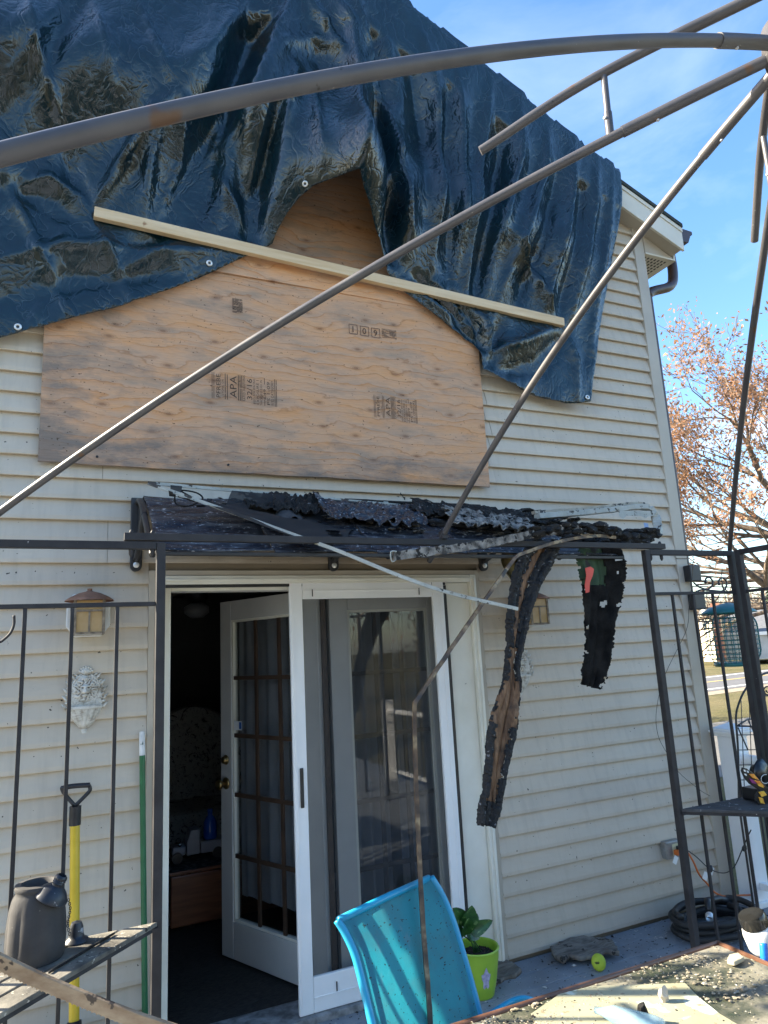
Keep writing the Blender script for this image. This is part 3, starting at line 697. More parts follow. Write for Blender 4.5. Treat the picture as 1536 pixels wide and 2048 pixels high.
# ------------------------------------------------------------ plywood over the window
PX0, PX1, PZ0, PZ1 = -0.142, 2.302, 2.592, 3.815
py0 = -0.052
def plyfn(x, z):   # a sheet that bows slightly
    return 0.006*math.sin((x-PX0)*2.1) + 0.003*noise.noise(V((x, z, 0)))
pm_ = MB()
nx, nz = 26, 13
front = [V((PX0+(PX1-PX0)*i/nx, py0+plyfn(i/nx*2.4, j/nz), PZ0+(PZ1-PZ0)*j/nz)) for j in range(nz+1) for i in range(nx+1)]
for k, p in enumerate(front):     # worn, slightly ragged edges
    i, j = k % (nx+1), k//(nx+1)
    if i in (0, nx): p.x += 0.004*noise.noise(V((0, j*1.7, 4)))
    if j in (0, nz): p.z += 0.005*noise.noise(V((i*1.7, 0, 4)))
back = [p + V((0, 0.013, 0)) for p in front]
K = (nx+1)*(nz+1)
fs = [(j*(nx+1)+i, j*(nx+1)+i+1, (j+1)*(nx+1)+i+1, (j+1)*(nx+1)+i) for j in range(nz) for i in range(nx)]
fs += [tuple(K+a for a in f[::-1]) for f in fs]
rim = [i for i in range(nx+1)] + [(j+1)*(nx+1)-1 for j in range(1, nz+1)] + [nz*(nx+1)+i for i in range(nx-1, -1, -1)] + [j*(nx+1) for j in range(nz-1, 0, -1)]
fs += [(rim[k], rim[(k+1) % len(rim)], K+rim[(k+1) % len(rim)], K+rim[k]) for k in range(len(rim))]
ply = tag(pm_.add(front+back, fs).build('plywood_sheet', M_PLY), 'weathered stamped plywood sheet boarding up the upper window', 'plywood')
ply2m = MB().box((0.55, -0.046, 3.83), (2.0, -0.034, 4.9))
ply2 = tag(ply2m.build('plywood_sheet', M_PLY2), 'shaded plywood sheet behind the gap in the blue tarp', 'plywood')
tag(MB().box((PX0+.35, -0.062, 3.70), (2.05, -0.0535, 3.835)).build('plywood_strip', mat_plywood('plywood_strip', 1.12)), 'narrow fresh orange plywood strip along the batten', 'plywood')
for k in range(4):
    for zz in (2.63, 3.72):
        c = V((PX0+0.25+k*0.62, py0+0.004, zz))
        MB().lathe([(0, 0.006), (0.006, 0.006), (0.006, 0.0)], c, 10, (0, -1, 0)).build('screw', M_STEEL, ply)
# ink stamps
M_INK = mat('stamp_ink', (0.03, 0.022, 0.018), (0.10, 0.06, 0.04), 50, 0.9)
def text_verts(s, size, spread=1.0):
    cu = bpy.data.curves.new('t', 'FONT'); cu.body = s; cu.size = size; cu.resolution_u = 2; cu.space_character = spread
    cu.align_x = 'LEFT'
    o = bpy.data.objects.new('t', cu); COL.objects.link(o)
    me = bpy.data.meshes.new_from_object(o)
    vs = [v.co.copy() for v in me.vertices]; fs = [list(p.vertices) for p in me.polygons]
    bpy.data.objects.remove(o); bpy.data.curves.remove(cu); bpy.data.meshes.remove(me)
    return vs, fs
INKY = py0 - 0.0095
def stamp_text(m, s, x, z, size, up=True, width=None):
    vs, fs = text_verts(s, size)
    if width:
        w = max(v.x for v in vs) - min(v.x for v in vs); k = width/w
    else: k = 1
    if up: m.add([V((x - v.y, INKY, z + v.x*k)) for v in vs], fs)
    else: m.add([V((x + v.x*k, INKY, z + v.y)) for v in vs], fs)
def stamp_bar(m, x0, x1, z0, z1):
    # broken ink: a dashed bar
    n = max(1, int((z1-z0)/0.03)); 
    for k in range(n):
        a = z0+(z1-z0)*k/n; b = z0+(z1-z0)*(k+1)/n - (0.004 if rng.random() < 0.3 else 0)
        m.add([(x0, INKY, a), (x1, INKY, a), (x1, INKY, b), (x0, INKY, b)], [(0,1,2,3)])
def grade_stamp(px, py, w, h, fade):
    c = at(px, py, py0); x0, z0 = c.x, c.z
    m = MB(); cols = [0.0, 0.012]
    for a in (0.0, 0.012): stamp_bar(m, x0+a, x0+a+0.004, z0, z0+h)
    stamp_text(m, 'PFREBE', x0+0.058, z0+0.004, 0.040, width=h*0.9)
    stamp_text(m, 'LYONS, OR', x0+0.080, z0+0.02, 0.020, width=h*0.62)
    for a in (0.088, 0.102): stamp_bar(m, x0+a, x0+a+0.005, z0, z0+h)
    stamp_text(m, 'APA', x0+0.168, z0+0.012, 0.066, width=h*0.86)
    for a in (0.178, 0.190, 0.202): stamp_bar(m, x0+a, x0+a+0.005, z0, z0+h)
    stamp_text(m, 'RATED SHEATHING', x0+0.228, z0, 0.024, width=h)
    stamp_text(m, '32/16', x0+0.276, z0+0.008, 0.052, width=h*0.82)
    stamp_text(m, 'SIZED FOR SPACING', x0+0.298, z0-.012, 0.021, width=h)
    stamp_text(m, 'EXPOSURE 1', x0+0.324, z0-.012, 0.026, width=h*0.95)
    stamp_text(m, 'THICKNESS 0.451 IN', x0+0.347, z0-.015, 0.021, width=h)
    stamp_text(m, '649', x0+0.374, z0+0.02, 0.026, width=h*0.4); stamp_bar(m, x0+0.362, x0+0.366, z0-.015, z0+.02); stamp_bar(m, x0+0.362, x0+0.366, z0+.105, z0+h)
    stamp_text(m, 'PS 1-09', x0+0.402, z0-.01, 0.030, width=h*0.9)
    stamp_text(m, '15/32 CATEGORY', x0+0.428, z0-.015, 0.026, width=h)
    for a in (0.436, 0.447): stamp_bar(m, x0+a, x0+a+0.004, z0-0.015, z0+h)
    s = w/0.452
    for v in m.v: v.x = x0 + (v.x-x0)*s
    return m.build('ink_stamp', fade, ply, fix=False)
M_INK2 = mat('stamp_ink_faded', (0.09, 0.055, 0.035), (0.2, 0.12, 0.07), 50, 0.9)
grade_stamp(423, 797, 0.345, 0.142, M_INK)
grade_stamp(748, 835, 0.275, 0.135, M_INK2)
c = at(697, 668, py0); m = MB()
for k, ch in enumerate('109'):
    x = c.x + k*0.071; z0 = c.z - k*0.001
    for a, b, d, e in ((0, 0.054, 0, 0.003), (0, 0.054, 0.057, 0.06), (0, 0.003, 0.0031, 0.0569), (0.051, 0.054, 0.0031, 0.0569)):
        m.add([(x+a, INKY, z0+d), (x+b, INKY, z0+d), (x+b, INKY, z0+e), (x+a, INKY, z0+e)], [(0,1,2,3)])
    stamp_text(m, ch, x+0.012, z0+0.011, 0.054, up=False)
m.build('ink_stamp', M_INK, ply, fix=False)
def code_block(px, py, w, h, mm):
    c = at(px, py, py0); m = MB()
    n = 15
    for k in range(n):
        z = c.z + h*k/n
        x = c.x
        while x < c.x+w:
            l = rng.uniform(0.006, 0.03)
            if rng.random() < 0.78: m.add([(x, INKY, z), (min(x+l, c.x+w), INKY, z), (min(x+l, c.x+w), INKY, z+h/n*0.62), (x, INKY, z+h/n*0.62)], [(0,1,2,3)])
            x += l+0.002
    m.build('ink_stamp', mm, ply, fix=False)
code_block(464, 626, 0.055, 0.085, M_INK)
code_block(763, 676, 0.095, 0.058, M_INK2)

# batten holding the tarp
b0, b1 = at(188, 426, -0.115), at(1126, 646, -0.115)
b0.y = b1.y = -0.115
tag(MB().bar(b0, b1, 0.034, 0.058).build('wood_batten', M_PINE, bevel=0.003), 'long pale pine batten nailed across the blue tarp', 'batten')

# ------------------------------------------------------------ blue tarp
HCX, HCZ = 1.39, 4.28                       # where the sheet billows above the gap
B0, B1 = V((b0.x, b0.z)), V((b1.x, b1.z))
def segd(p, a, b):
    ab = b-a; t = max(0, min(1, (p-a).dot(ab)/ab.length_squared)); return (p-(a+ab*t)).length, t
def tarp_macro(p):
    h = max(0.0, zr(p.x)+0.03 - p.y)
    d = 0.085 + (OV+0.035-0.085)*(1-sm(0.0, 1.0, h))
    d += 0.25*math.exp(-(((p.x-HCX+.05)/0.40)**2 + ((p.y-HCZ-0.18)/0.46)**2))
    d += 0.24*math.exp(-(((p.x-HCX)/0.26)**2 + ((p.y-HCZ+0.02)/0.28)**2))
    d += 0.15*math.exp(-((p.y-(4.62+0.10*p.x))/0.30)**2)*sm(1.25, 0.8, p.x)          # the slack left half bellies out, then tucks in
    d += 0.10*math.exp(-((p.y-(4.45-0.12*(p.x-1.8)))/0.26)**2)*sm(1.6, 2.0, p.x)*sm(3.5, 3.0, p.x)
    db, t = segd(p, B0, B1)
    pin = math.exp(-(db/0.11)**2)
    if 0.93 < p.x < 1.66: pin *= 0.25
    d = d*(1-pin) + 0.090*pin
    return d, pin
def px2(p):                                  # photo point on the hanging sheet
    y = -0.1
    for _ in range(6):
        q = at(p[0], p[1], y); y = 0.5*y - 0.5*tarp_macro(V((q.x, q.z)))[0]
    q = at(p[0], p[1], y); return V((q.x, q.z))
hole = [(545,487),(552,466),(572,430),(598,396),(625,373),(660,362),(707,358),(722,385),(742,430),(757,480),(766,527)]
edge_px = [(0,675),(35,666),(140,640),(250,611),(330,583),(420,546),(490,514),(518,503)] + hole + [(790,574),(830,602),(870,633),(915,665),(951,690),(958,715),(961,742),(1000,760),(1040,779),(1085,795),(1128,808),(1152,809),(1175,806),(1183,752),(1192,690),(1205,610),(1224,500),(1238,430),(1243,385)]
poly = [V((-0.8, 2.92))] + [px2(p) for p in edge_px]
xk = poly[-1].x
poly += [V((xk+.01, zr(xk)+0.06)), V((xk, zr(xk)+0.55)), V((XP, ZP+0.55)), V((-0.8, zr(-0.8)+0.55))]
FOLDS = [  # (pixel polyline, height, width): + towards the viewer
 ([(545,0),(505,70),(462,190),(410,310),(350,440)], -0.13, 0.10),
 ([(505,0),(470,60),(405,130)], 0.07, 0.12),
 ([(590,0),(545,80),(500,180),(450,290)], 0.09, 0.12),
 ([(305,225),(245,330),(192,412)], 0.055, 0.035),
 ([(330,215),(300,330),(288,440)], 0.045, 0.06),
 ([(370,215),(362,330),(318,440)], 0.05, 0.05),
 ([(270,0),(335,160)], 0.022, 0.03), ([(185,0),(225,180)], 0.02, 0.03), ([(55,0),(75,90),(105,200)], 0.025, 0.035),
 ([(0,225),(75,120),(165,10)], -0.05, 0.08), ([(0,190),(60,110),(140,0)], 0.045, 0.07),
 ([(80,125),(125,260),(165,400),(215,500),(265,600)], 0.024, 0.035),
 ([(125,250),(150,360),(190,430)], -0.03, 0.04),
 ([(5,290),(15,370),(60,460),(110,570),(140,630)], 0.022, 0.03),
 ([(0,382),(60,385),(150,435)], -0.03, 0.05), ([(20,385),(100,360),(160,395)], 0.03, 0.05),
 ([(0,520),(130,490),(300,500),(480,500)], 0.03, 0.07), ([(0,600),(160,560),(330,545)], -0.025, 0.06),
 ([(310,455),(315,480),(240,500)], -0.03, 0.04), ([(210,560),(330,500)], 0.02, 0.03),
 ([(470,210),(480,300),(500,430)], -0.04, 0.05), ([(455,200),(430,280),(400,360)], 0.05, 0.05),
 ([(405,280),(450,380),(490,450)], 0.025, 0.025), ([(355,430),(380,350)], 0.03, 0.04),
 ([(560,215),(535,330),(500,470)], -0.09, 0.05), ([(590,150),(570,230),(548,330),(530,430)], 0.06, 0.06),
 ([(625,150),(628,240),(635,350)], 0.03, 0.03), ([(520,150),(560,110),(620,95),(680,130)], 0.03, 0.08),
 ([(650,0),(690,90),(700,200),(708,350)], 0.10, 0.09), ([(700,0),(735,100),(770,230),(800,340),(812,470)], 0.09, 0.08),
 ([(735,60),(760,200),(775,330),(782,470)], -0.10, 0.07), ([(600,0),(640,70),(690,170)], 0.05, 0.06),
 ([(780,30),(830,150),(850,280),(845,430)], -0.05, 0.08), ([(800,330),(790,420),(785,520)], -0.07, 0.05),
 ([(850,90),(875,250),(880,400),(860,540)], 0.05, 0.08), ([(910,110),(890,260),(900,420),(900,560)], -0.04, 0.06),
 ([(910,130),(920,300),(925,430),(905,590)], 0.045, 0.05), ([(985,160),(960,310),(945,450),(930,600)], 0.05, 0.05),
 ([(1045,200),(1030,330),(1000,450),(965,600)], 0.05, 0.06), ([(1010,190),(1000,330),(975,470),(950,610)], -0.045, 0.05),
 ([(1100,235),(1080,360),(1040,480),(990,620)], 0.045, 0.05), ([(1150,270),(1135,400),(1110,520),(1085,630)], 0.05, 0.05),
 ([(1125,260),(1105,390),(1070,510),(1030,620)], -0.035, 0.05), ([(1195,300),(1185,420),(1165,540),(1140,640)], 0.04, 0.05),
 ([(1170,290),(1160,420),(1140,540),(1115,640)], -0.03, 0.04), ([(1020,470),(1060,540),(1110,640)], 0.035, 0.05),
 ([(1225,340),(1215,450),(1190,600),(1180,700)], 0.03, 0.04),
 ([(800,560),(870,610),(950,670)], 0.04, 0.04), ([(830,560),(900,620),(955,690)], -0.05, 0.035), ([(870,570),(930,640),(958,690)], 0.06, 0.03),
 ([(900,590),(945,650),(965,700)], -0.06, 0.03), ([(940,600),(965,650),(975,710)], 0.05, 0.03), ([(1000,640),(985,690),(980,730)], -0.04, 0.04),
 ([(1100,660),(1040,690),(975,705)], 0.045, 0.05), ([(1125,665),(1080,730),(1000,745)], -0.03, 0.05), ([(1130,660),(1150,730),(1150,800)], 0.03, 0.04),
 ([(590,470),(552,350)], 0.0, 0.1),
]
FOL = []
for pl, h, w in FOLDS:
    pts = [px2(p) for p in pl]
    FOL.append((pts, h, w, min(p.x for p in pts)-w*2, max(p.x for p in pts)+w*2, min(p.y for p in pts)-w*2, max(p.y for p in pts)+w*2))
def tarp_pos(p, fine=True):
    s = p.y - (zr(p.x)+0.03)
    over = max(0.0, s)
    q = V((p.x, zr(p.x)+0.03)) if s > 0 else p
    d, pin = tarp_macro(q)
    base = V((q.x, 0, q.y))
    pos = V((q.x, -d, q.y))
    f = 0.0
    for pts, h, w, x0, x1, z0, z1 in FOL:
        if not (x0 < q.x < x1 and z0 < q.y < z1) or h == 0: continue
        best = 9; bt = 0; n = len(pts)-1
        for i in range(n):
            dd, t = segd(q, pts[i], pts[i+1])
            if dd < best: best, bt = dd, (i+t)/n
        if best < w*2:
            f += h*(math.exp(-abs(best)/w*1.5) if h > 0 else math.exp(-(best/w)**2))*(0.35+0.65*math.sin(math.pi*min(1, max(0, bt*0.9+0.05))))
    sa = q.x-0.38*q.y + 0.10*noise.noise(V((q.x*1.3, q.y*1.3, 7))); sb = q.y      # creases run down the hang of the sheet
    g = noise.noise(V((sa*2.2, sb*0.7, 5)))*0.026
    c1 = 1-abs(noise.noise(V((sa*3.6, sb*0.7, 1))))*2
    c2 = 1-abs(noise.noise(V((sa*9.0, sb*1.6, 2))))*2
    e1 = noise.voronoi(V((sa*3.0, sb*0.75, 1.3)))[0]; e2 = noise.voronoi(V((sa*7.5, sb*1.9, 4.1)))[0]; e3 = noise.voronoi(V((q.x*13+q.y*5, q.y*7-q.x*3, 6.6)))[0]
    f = f*1.7 + g + 0.014*c1 + 0.005*c2 + 0.030*min(e1[1]-e1[0], 0.45) + 0.015*min(e2[1]-e2[0], 0.4) + 0.004*min(e3[1]-e3[0], .4)
    hh = zr(q.x)+0.03-q.y
    f *= (1-0.55*pin)*(0.12+0.88*sm(0.0, 0.45, hh))
    edge = 1.0
    pos.y -= max(f, -d+max(0.068, (OV+0.035)*(1-sm(0.30, 0.50, hh))))
    if over: pos += V((0, over*0.95, 0)) + V((0, 0, 0.03+0.015*noise.noise(V((q.x*2, over*4, 2)))))
    # gathered bulk along the ridge makes the sheet stand off the roof
    lift = 0.10*sm(3.3, 2.0, q.x)*math.exp(-max(0, (zr(q.x)+0.03-q.y))/0.25)*(1 if q.x > 0.3 else 0.6)
    pos.z += lift*(1+0.10*noise.noise(V((q.x*2, 0, 3))))
    return pos
def dense(pl, step=0.022):
    out = []
    for i in range(len(pl)):
        a, b = pl[i], pl[(i+1) % len(pl)]; n = max(1, int((b-a).length/step))
        for k in range(n): out.append(a + (b-a)*k/n)
    return out
bp = dense(poly)
nb = len(bp); inner = []
minx, maxx = min(p.x for p in bp), max(p.x for p in bp); minz, maxz = min(p.y for p in bp), max(p.y for p in bp)
def inside(p):
    c = False; j = len(poly)-1
    for i in range(len(poly)):
        a, b = poly[i], poly[j]
        if (a.y > p.y) != (b.y > p.y) and p.x < (b.x-a.x)*(p.y-a.y)/(b.y-a.y)+a.x: c = not c
        j = i
    return c
st = 0.0215; rr = 0
zz = minz
while zz < maxz:
    xx = minx + (st/2 if rr % 2 else 0)
    while xx < maxx:
        p = V((xx, zz))
        if inside(p):
            if all((p-q).length_squared > (0.6*st)**2 for q in bp[::1]) if False else True: inner.append(p)
        xx += st
    zz += st*0.9; rr += 1
bend = [V((x_, zr(x_)+0.03)) for x_ in [-0.79+0.0215*i for i in range(int((xk+0.78)/0.0215))]]
inner = [p for p in inner if abs(p.y-zr(p.x)-0.03) > 0.012]
ni = nb + len(inner)
res = geometry.delaunay_2d_cdt(bp + inner + bend, [(i, (i+1) % nb) for i in range(nb)] + [(ni+i, ni+i+1) for i in range(len(bend)-1)], [], 1, 1e-5)
tv = [tarp_pos(V(p)) for p in res[0]]
tarp = MB().add(tv, [list(f) for f in res[2]]).build('tarp', M_TARP, smooth=True, fix=True)
tag(tarp, 'crumpled dark blue tarp draped over the gable roof', 'tarp')
sol = tarp.modifiers.new('thick', 'SOLIDIFY'); sol.thickness = 0.0015
# dark hem along the hanging edge
hem = [tarp_pos(p) + V((0, -0.002, 0.004)) for p in dense([px2(q) for q in edge_px], 0.04)[:-25]]
def grommet(px, py):
    p2 = px2((px, py)); c = tarp_pos(p2) + V((0, -0.006, 0))
    e1 = (tarp_pos(p2+V((0.03, 0)))-tarp_pos(p2-V((0.03, 0)))); e2 = (tarp_pos(p2+V((0, 0.03)))-tarp_pos(p2-V((0, 0.03))))
    n = e1.cross(e2).normalized()
    if n.y > 0: n = -n
    MB().lathe([(0.007, 0.0), (0.008, 0.004), (0.012, 0.005), (0.016, 0.003), (0.017, 0.0)], c, 18, n).build('grommet', M_GROM, tarp, smooth=True)
    MB().lathe([(0.0, 0.001), (0.0075, 0.001)], c, 12, n).build('grommet_hole', M_BLACKMET, tarp)
for g in ((36, 655), (418, 528), (608, 372), (1168, 798)): grommet(*g)

# ------------------------------------------------------------ awning over the door
awn = thing('awning', (1.45, 0, 2.1), 'sooty dark curved door awning on black brackets', 'awning')
AX0, AX1 = 0.31, 2.62
prof = [(-0.03, 2.425), (-0.10, 2.425), (-0.18, 2.405), (-0.27, 2.365), (-0.36, 2.315), (-0.46, 2.255), (-0.56, 2.19), (-0.66, 2.125), (-0.73, 2.075)]
prof3 = spline([V((0, a, b)) for a, b in prof], 5)
for k in range(5):
    x0 = AX0 + (AX1-AX0)*k/5; x1 = AX0 + (AX1-AX0)*(k+1)/5 - 0.004
    def pf(u, v, x0=x0, x1=x1, k=k):
        i = v*(len(prof3)-1); a = prof3[int(i)]; x = x0+(x1-x0)*u
        sag = -0.03*sm(1.5, 2.4, x)*math.sin(v*3.14) + 0.012*noise.noise(V((x*3, v*4, k)))
        rib = 0.006*math.sin(v*40)
        return V((x, a.y, a.z+sag+rib))
    o = MB().sheet(16, len(prof3), pf).build('panel', M_AWN, awn, smooth=True, fix=False)
    o.modifiers.new('t', 'SOLIDIFY').thickness = 0.006
MB().bar((AX0-0.01, -0.735, 2.068), (AX1+0.01, -0.735, 2.068), 0.02, 0.016).build('front_rail', M_BLACKMET, awn, bevel=0.003)
MB().bar((AX0-0.01, -0.03, 2.425), (AX1+0.01, -0.03, 2.425), 0.03, 0.03).build('wall_rail', M_BLACKMET, awn, bevel=0.003)
for bx_ in (0.292, 1.285, 2.225):
    m = MB(); pf2 = [V((bx_, p.y, p.z-0.012)) for p in prof3]
    m.tube(pf2, 0.013, 6)
    m.tube(spline([(bx_, -0.04, 2.14), (bx_, -0.14, 2.17), (bx_, -0.3, 2.26), (bx_, -0.4, 2.285)], 4), 0.014, 8)
    br = m.build('bracket', M_BLACKMET, awn, smooth=True)
    zz0 = 2.085
    m = MB(); pl = [(bx_-0.027, 0, 2.44 if bx_ < 1 else 2.24), (bx_+0.027, 0, 2.44 if bx_ < 1 else 2.24)]
    for k in range(9):
        a = -math.pi*k/8; pl.append((bx_+0.027*math.cos(a), 0, zz0+0.03+0.03*math.sin(a)))
    pl = [(a, -0.016, c) for a, b, c in pl]
    m.prism(pl, (0, -0.03, 0)); m.build('wall_plate', M_BLACKMET, br, bevel=0.004)
    MB().lathe([(0.014, 0), (0.014, 0.003), (0.009, 0.004), (0.009, 0.010), (0, 0.011)], (bx_, -0.046, zz0+0.03), 14, (0, -1, 0)).build('bolt', M_GROM, br)
    if bx_ < 1:
        MB().lathe([(0.011, 0), (0.011, 0.003), (0.007, 0.004), (0.007, 0.010), (0, 0.011)], (bx_, -0.046, zz0+0.13), 14, (0, -1, 0)).build('bolt', M_GROM, br)
# left end cap with a fan of bent strips
ec = MB().prism([V((AX0-0.012, p.y, p.z)) for p in prof3[:22]] + [V((AX0-0.012, -0.03, 2.25))], (0.008, 0, 0)).build('end_panel', M_BLACKMET, awn)

# ------------------------------------------------------------ burnt things on and around the awning
def lumps(name, pts, n, size, mm, seed, flat=0.4):
    rg = random.Random(seed); m = MB()
    for k in range(n):
        c = pts(rg); s = size*rg.uniform(0.35, 1.25)
        rt = Matrix.Rotation(rg.uniform(0, 6.28), 3, 'Z') @ Matrix.Rotation(rg.uniform(-.5, .5), 3, 'X')
        m.blob(c, s, 2 if s > size*0.8 else 1, 0.65, (1.5, 0.8, flat), seed+k, rt)
    return m.build(name, mm, fix=False)
def on_awning(rg, x0, x1, v0, v1):
    v = rg.uniform(v0, v1); a = prof3[int(v*(len(prof3)-1))]
    x = rg.uniform(x0, x1); return V((x, a.y, a.z - 0.03*sm(1.5, 2.4, x)*math.sin(v*3.14) + 0.014))
deb = lumps('charred_debris', lambda rg: on_awning(rg, 1.30, 2.75, 0.0, 0.55), 170, 0.036, M_CHAR, 11)
tag(deb, 'black charred rubble heaped along the awning top', 'debris', kind='stuff')
tag(lumps('ash_crumbs', lambda rg: on_awning(rg, 0.5 if rg.random() < .3 else 1.4, 2.7, 0.02, 0.75), 420, 0.017, M_ASHY, 57, 0.25), 'grey ash crumbs scattered over the awning', 'ash', kind='stuff')
# charred sticks on the rubble
for k, (a, b, r_) in enumerate((((850,1012,-.12),(1090,1062,-.35),.018), ((880,1022,-.2),(1115,1045,-.3),.013), ((690,1000,-.12),(960,1012,-.1),.01), ((760,1030,-.35),(930,1052,-.5),.012))):
    p, q = at(*a), at(*b); pts = [p.lerp(q, i/14) + V((0, 0, 0.012*noise.noise(V((i, k, 1))))) for i in range(15)]
    o = MB().tube(pts, [r_*(1+0.5*noise.noise(V((i*2.1, k, 9)))) for i in range(15)], 7).build('charred_stick', M_CHAR)
    tag(o, ['thick charred stick sloping down the right side of the rubble', 'thinner charred stick above the rubble near the white frame end', 'slim charred stick along the top of the rubble', 'short charred stick low on the awning near the pole foot'][k], 'stick', 'charred sticks on the awning')
# burnt insect-screen frame
sfm = thing('burnt_screen_frame', at(295, 966, -0.45), 'bent white screen frame with torn black mesh lying on the awning', 'screen frame')
fa = spline([at(296,966,-0.42), at(470,981,-0.30), at(660,998,-0.2), at(880,1018,-0.12)], 6)
fb = spline([at(296,966,-0.42), at(450,1020,-0.55), at(600,1074,-0.76), at(680,1103,-0.86), at(800,1152,-0.93), at(900,1186,-0.95), at(1036,1218,-0.97)], 6)
def ribbon_bar(pts, w, h):
    m = MB()
    for i in range(len(pts)-1): m.bar(pts[i], pts[i+1]+(pts[i+1]-pts[i])*0.02, w, h)
    return m
def sweep(pts, w, h, up=V((0,0,1)), wob=0.0):
    pts = [V(p) for p in pts]; vs = []; n = len(pts)
    for i, p in enumerate(pts):
        t = (pts[min(i+1, n-1)]-pts[max(i-1, 0)]).normalized(); a = t.cross(up)
        if a.length < 0.02: a = V((1,0,0))
        a.normalize(); b = a.cross(t)
        for x, y in ((-1,-1),(1,-1),(1,1),(-1,1)):
            k = 1+wob*noise.noise(V((i*0.9, x, y)))
            vs.append(p + a*(x*w/2*k) + b*(y*h/2*k))
    fs = [(i*4+k, i*4+(k+1)%4, (i+1)*4+(k+1)%4, (i+1)*4+k) for i in range(n-1) for k in range(4)] + [(3,2,1,0), tuple((n-1)*4+k for k in range(4))]
    return MB().add(vs, fs)
sweep(fa, 0.007, 0.015).build('frame_rail', M_BURNW, sfm, bevel=0.001)
sweep(fb, 0.007, 0.015).build('frame_rail', M_BURNW, sfm, bevel=0.001)
for t_ in (10, 15):
    p = fa[t_]; MB().box(p-V((0.014, 0.008, 0.013)), p+V((0.014, 0.004, 0.013))).build('clip', M_BURNW, sfm, bevel=0.002)
def torn(u, v):
    a = fa[0].lerp(fa[-1], 0.06+0.62*u); b = fb[0].lerp(fb[16], 0.12+0.95*u)
    p = a.lerp(b, v); e = 0.03*noise.noise(V((u*6, v*4, 2)))
    return p + V((0, 0, -0.035*math.sin(v*3.14)-0.02*u*math.sin(v*7)+e*v*(1-v)*4))
o = MB().sheet(40, 16, torn)
o.f = [f for f in o.f if noise.noise(o.v[f[0]]*5+V((0,0,4))) < 0.33 and not (noise.noise(o.v[f[0]]*9) > 0.35)]
o.build('torn_mesh', mat_mesh('charred_mesh', (0.010, 0.010, 0.011), 0.90), sfm, fix=False, smooth=True)
MB().tube(spline([at(350,985,-.4), at(352,1008,-.42), at(378,1012,-.45), at(405,998,-.43), at(392,985,-.4), at(362,982,-.4), at(420,1008,-.45), at(470,1005,-.38), at(520,996,-.33)], 5), 0.004, 5).build('loose_spline', M_CHAR, sfm, smooth=True)
def flapf(u, v):
    p = at(515+100*u, 1000+12*u, -0.30).lerp(at(560+55*u, 1062-30*u*(1-u), -0.52), v)
    return p + V((0, 0, 0.05*math.sin(u*3.2)*v+0.015*noise.noise(V((u*4, v*4, 0)))))
MB().sheet(18, 14, flapf).build('mesh_flap', mat('charred_cloth', (0.03, 0.03, 0.032), (0.06, 0.058, 0.058), 40, 0.85, bump=0.4, bscale=120), sfm, smooth=True, fix=False)
# sagging charred skin on the awning
def skin_sheet(a, b, c, d, seed, lift, label, mm):
    # a, b along the back edge, c, d along the front edge (photo points with depth)
    A_, B_, C_, D_ = at(*a), at(*b), at(*c), at(*d)
    def fn(u, v):
        p = A_.lerp(B_, u).lerp(C_.lerp(D_, u), v)
        curl = lift*(math.exp(-(u/0.07)**2) + 0.6*math.exp(-((1-v)/0.12)**2))
        w1 = 1-abs(noise.noise(V((u*7+seed, v*3, seed))))*2; w2 = 1-abs(noise.noise(V((u*17, v*8+seed, seed))))*2
        return p + V((0, -0.01*w2, 0.022 + curl*(0.6+0.5*noise.noise(V((u*5, v*5, seed)))) + 0.022*w1 + 0.010*w2))
    m = MB().sheet(180, 44, fn); keep = []
    for f in m.f:
        i, j = f[0] % 180, f[0]//180; e = min(i/179, 1-i/179, .5)*3.0; e2 = min(j/43, 1-j/43)*1.6
        if noise.noise(m.v[f[0]]*13+V((seed, 0, 0))) > 0.10+min(e, e2) - 0.10*noise.noise(m.v[f[0]]*45): continue
        keep.append(f)
    m.f = keep
    o = m.build('melted_sheet', mm, smooth=True, fix=False); o.modifiers.new('t', 'SOLIDIFY').thickness = 0.003
    return tag(o, label, 'sheet', 'melted sheets on the awning')
skin_sheet((625,1016,-.28), (840,1030,-.30), (655,1064,-.56), (860,1072,-.60), 3, 0.05, 'curled ash grey sheet peeling up in the middle of the awning', M_AWN)
skin_sheet((800,1012,-.18), (1080,1040,-.28), (830,1050,-.42), (1100,1066,-.5), 11, 0.03, 'crumpled charred sheet at the right end of the awning', M_CHAR)
skin_sheet((470,1002,-.26), (640,1006,-.26), (500,1040,-.46), (640,1046,-.46), 19, 0.02, 'thin black melted sheet under the white frame on the awning', M_CHAR)
skin_sheet((880,1030,-.36), (1060,1052,-.40), (900,1070,-.60), (1070,1076,-.62), 27, 0.03, 'pale ash crusted sheet near the pole foot on the awning', M_ASHY)
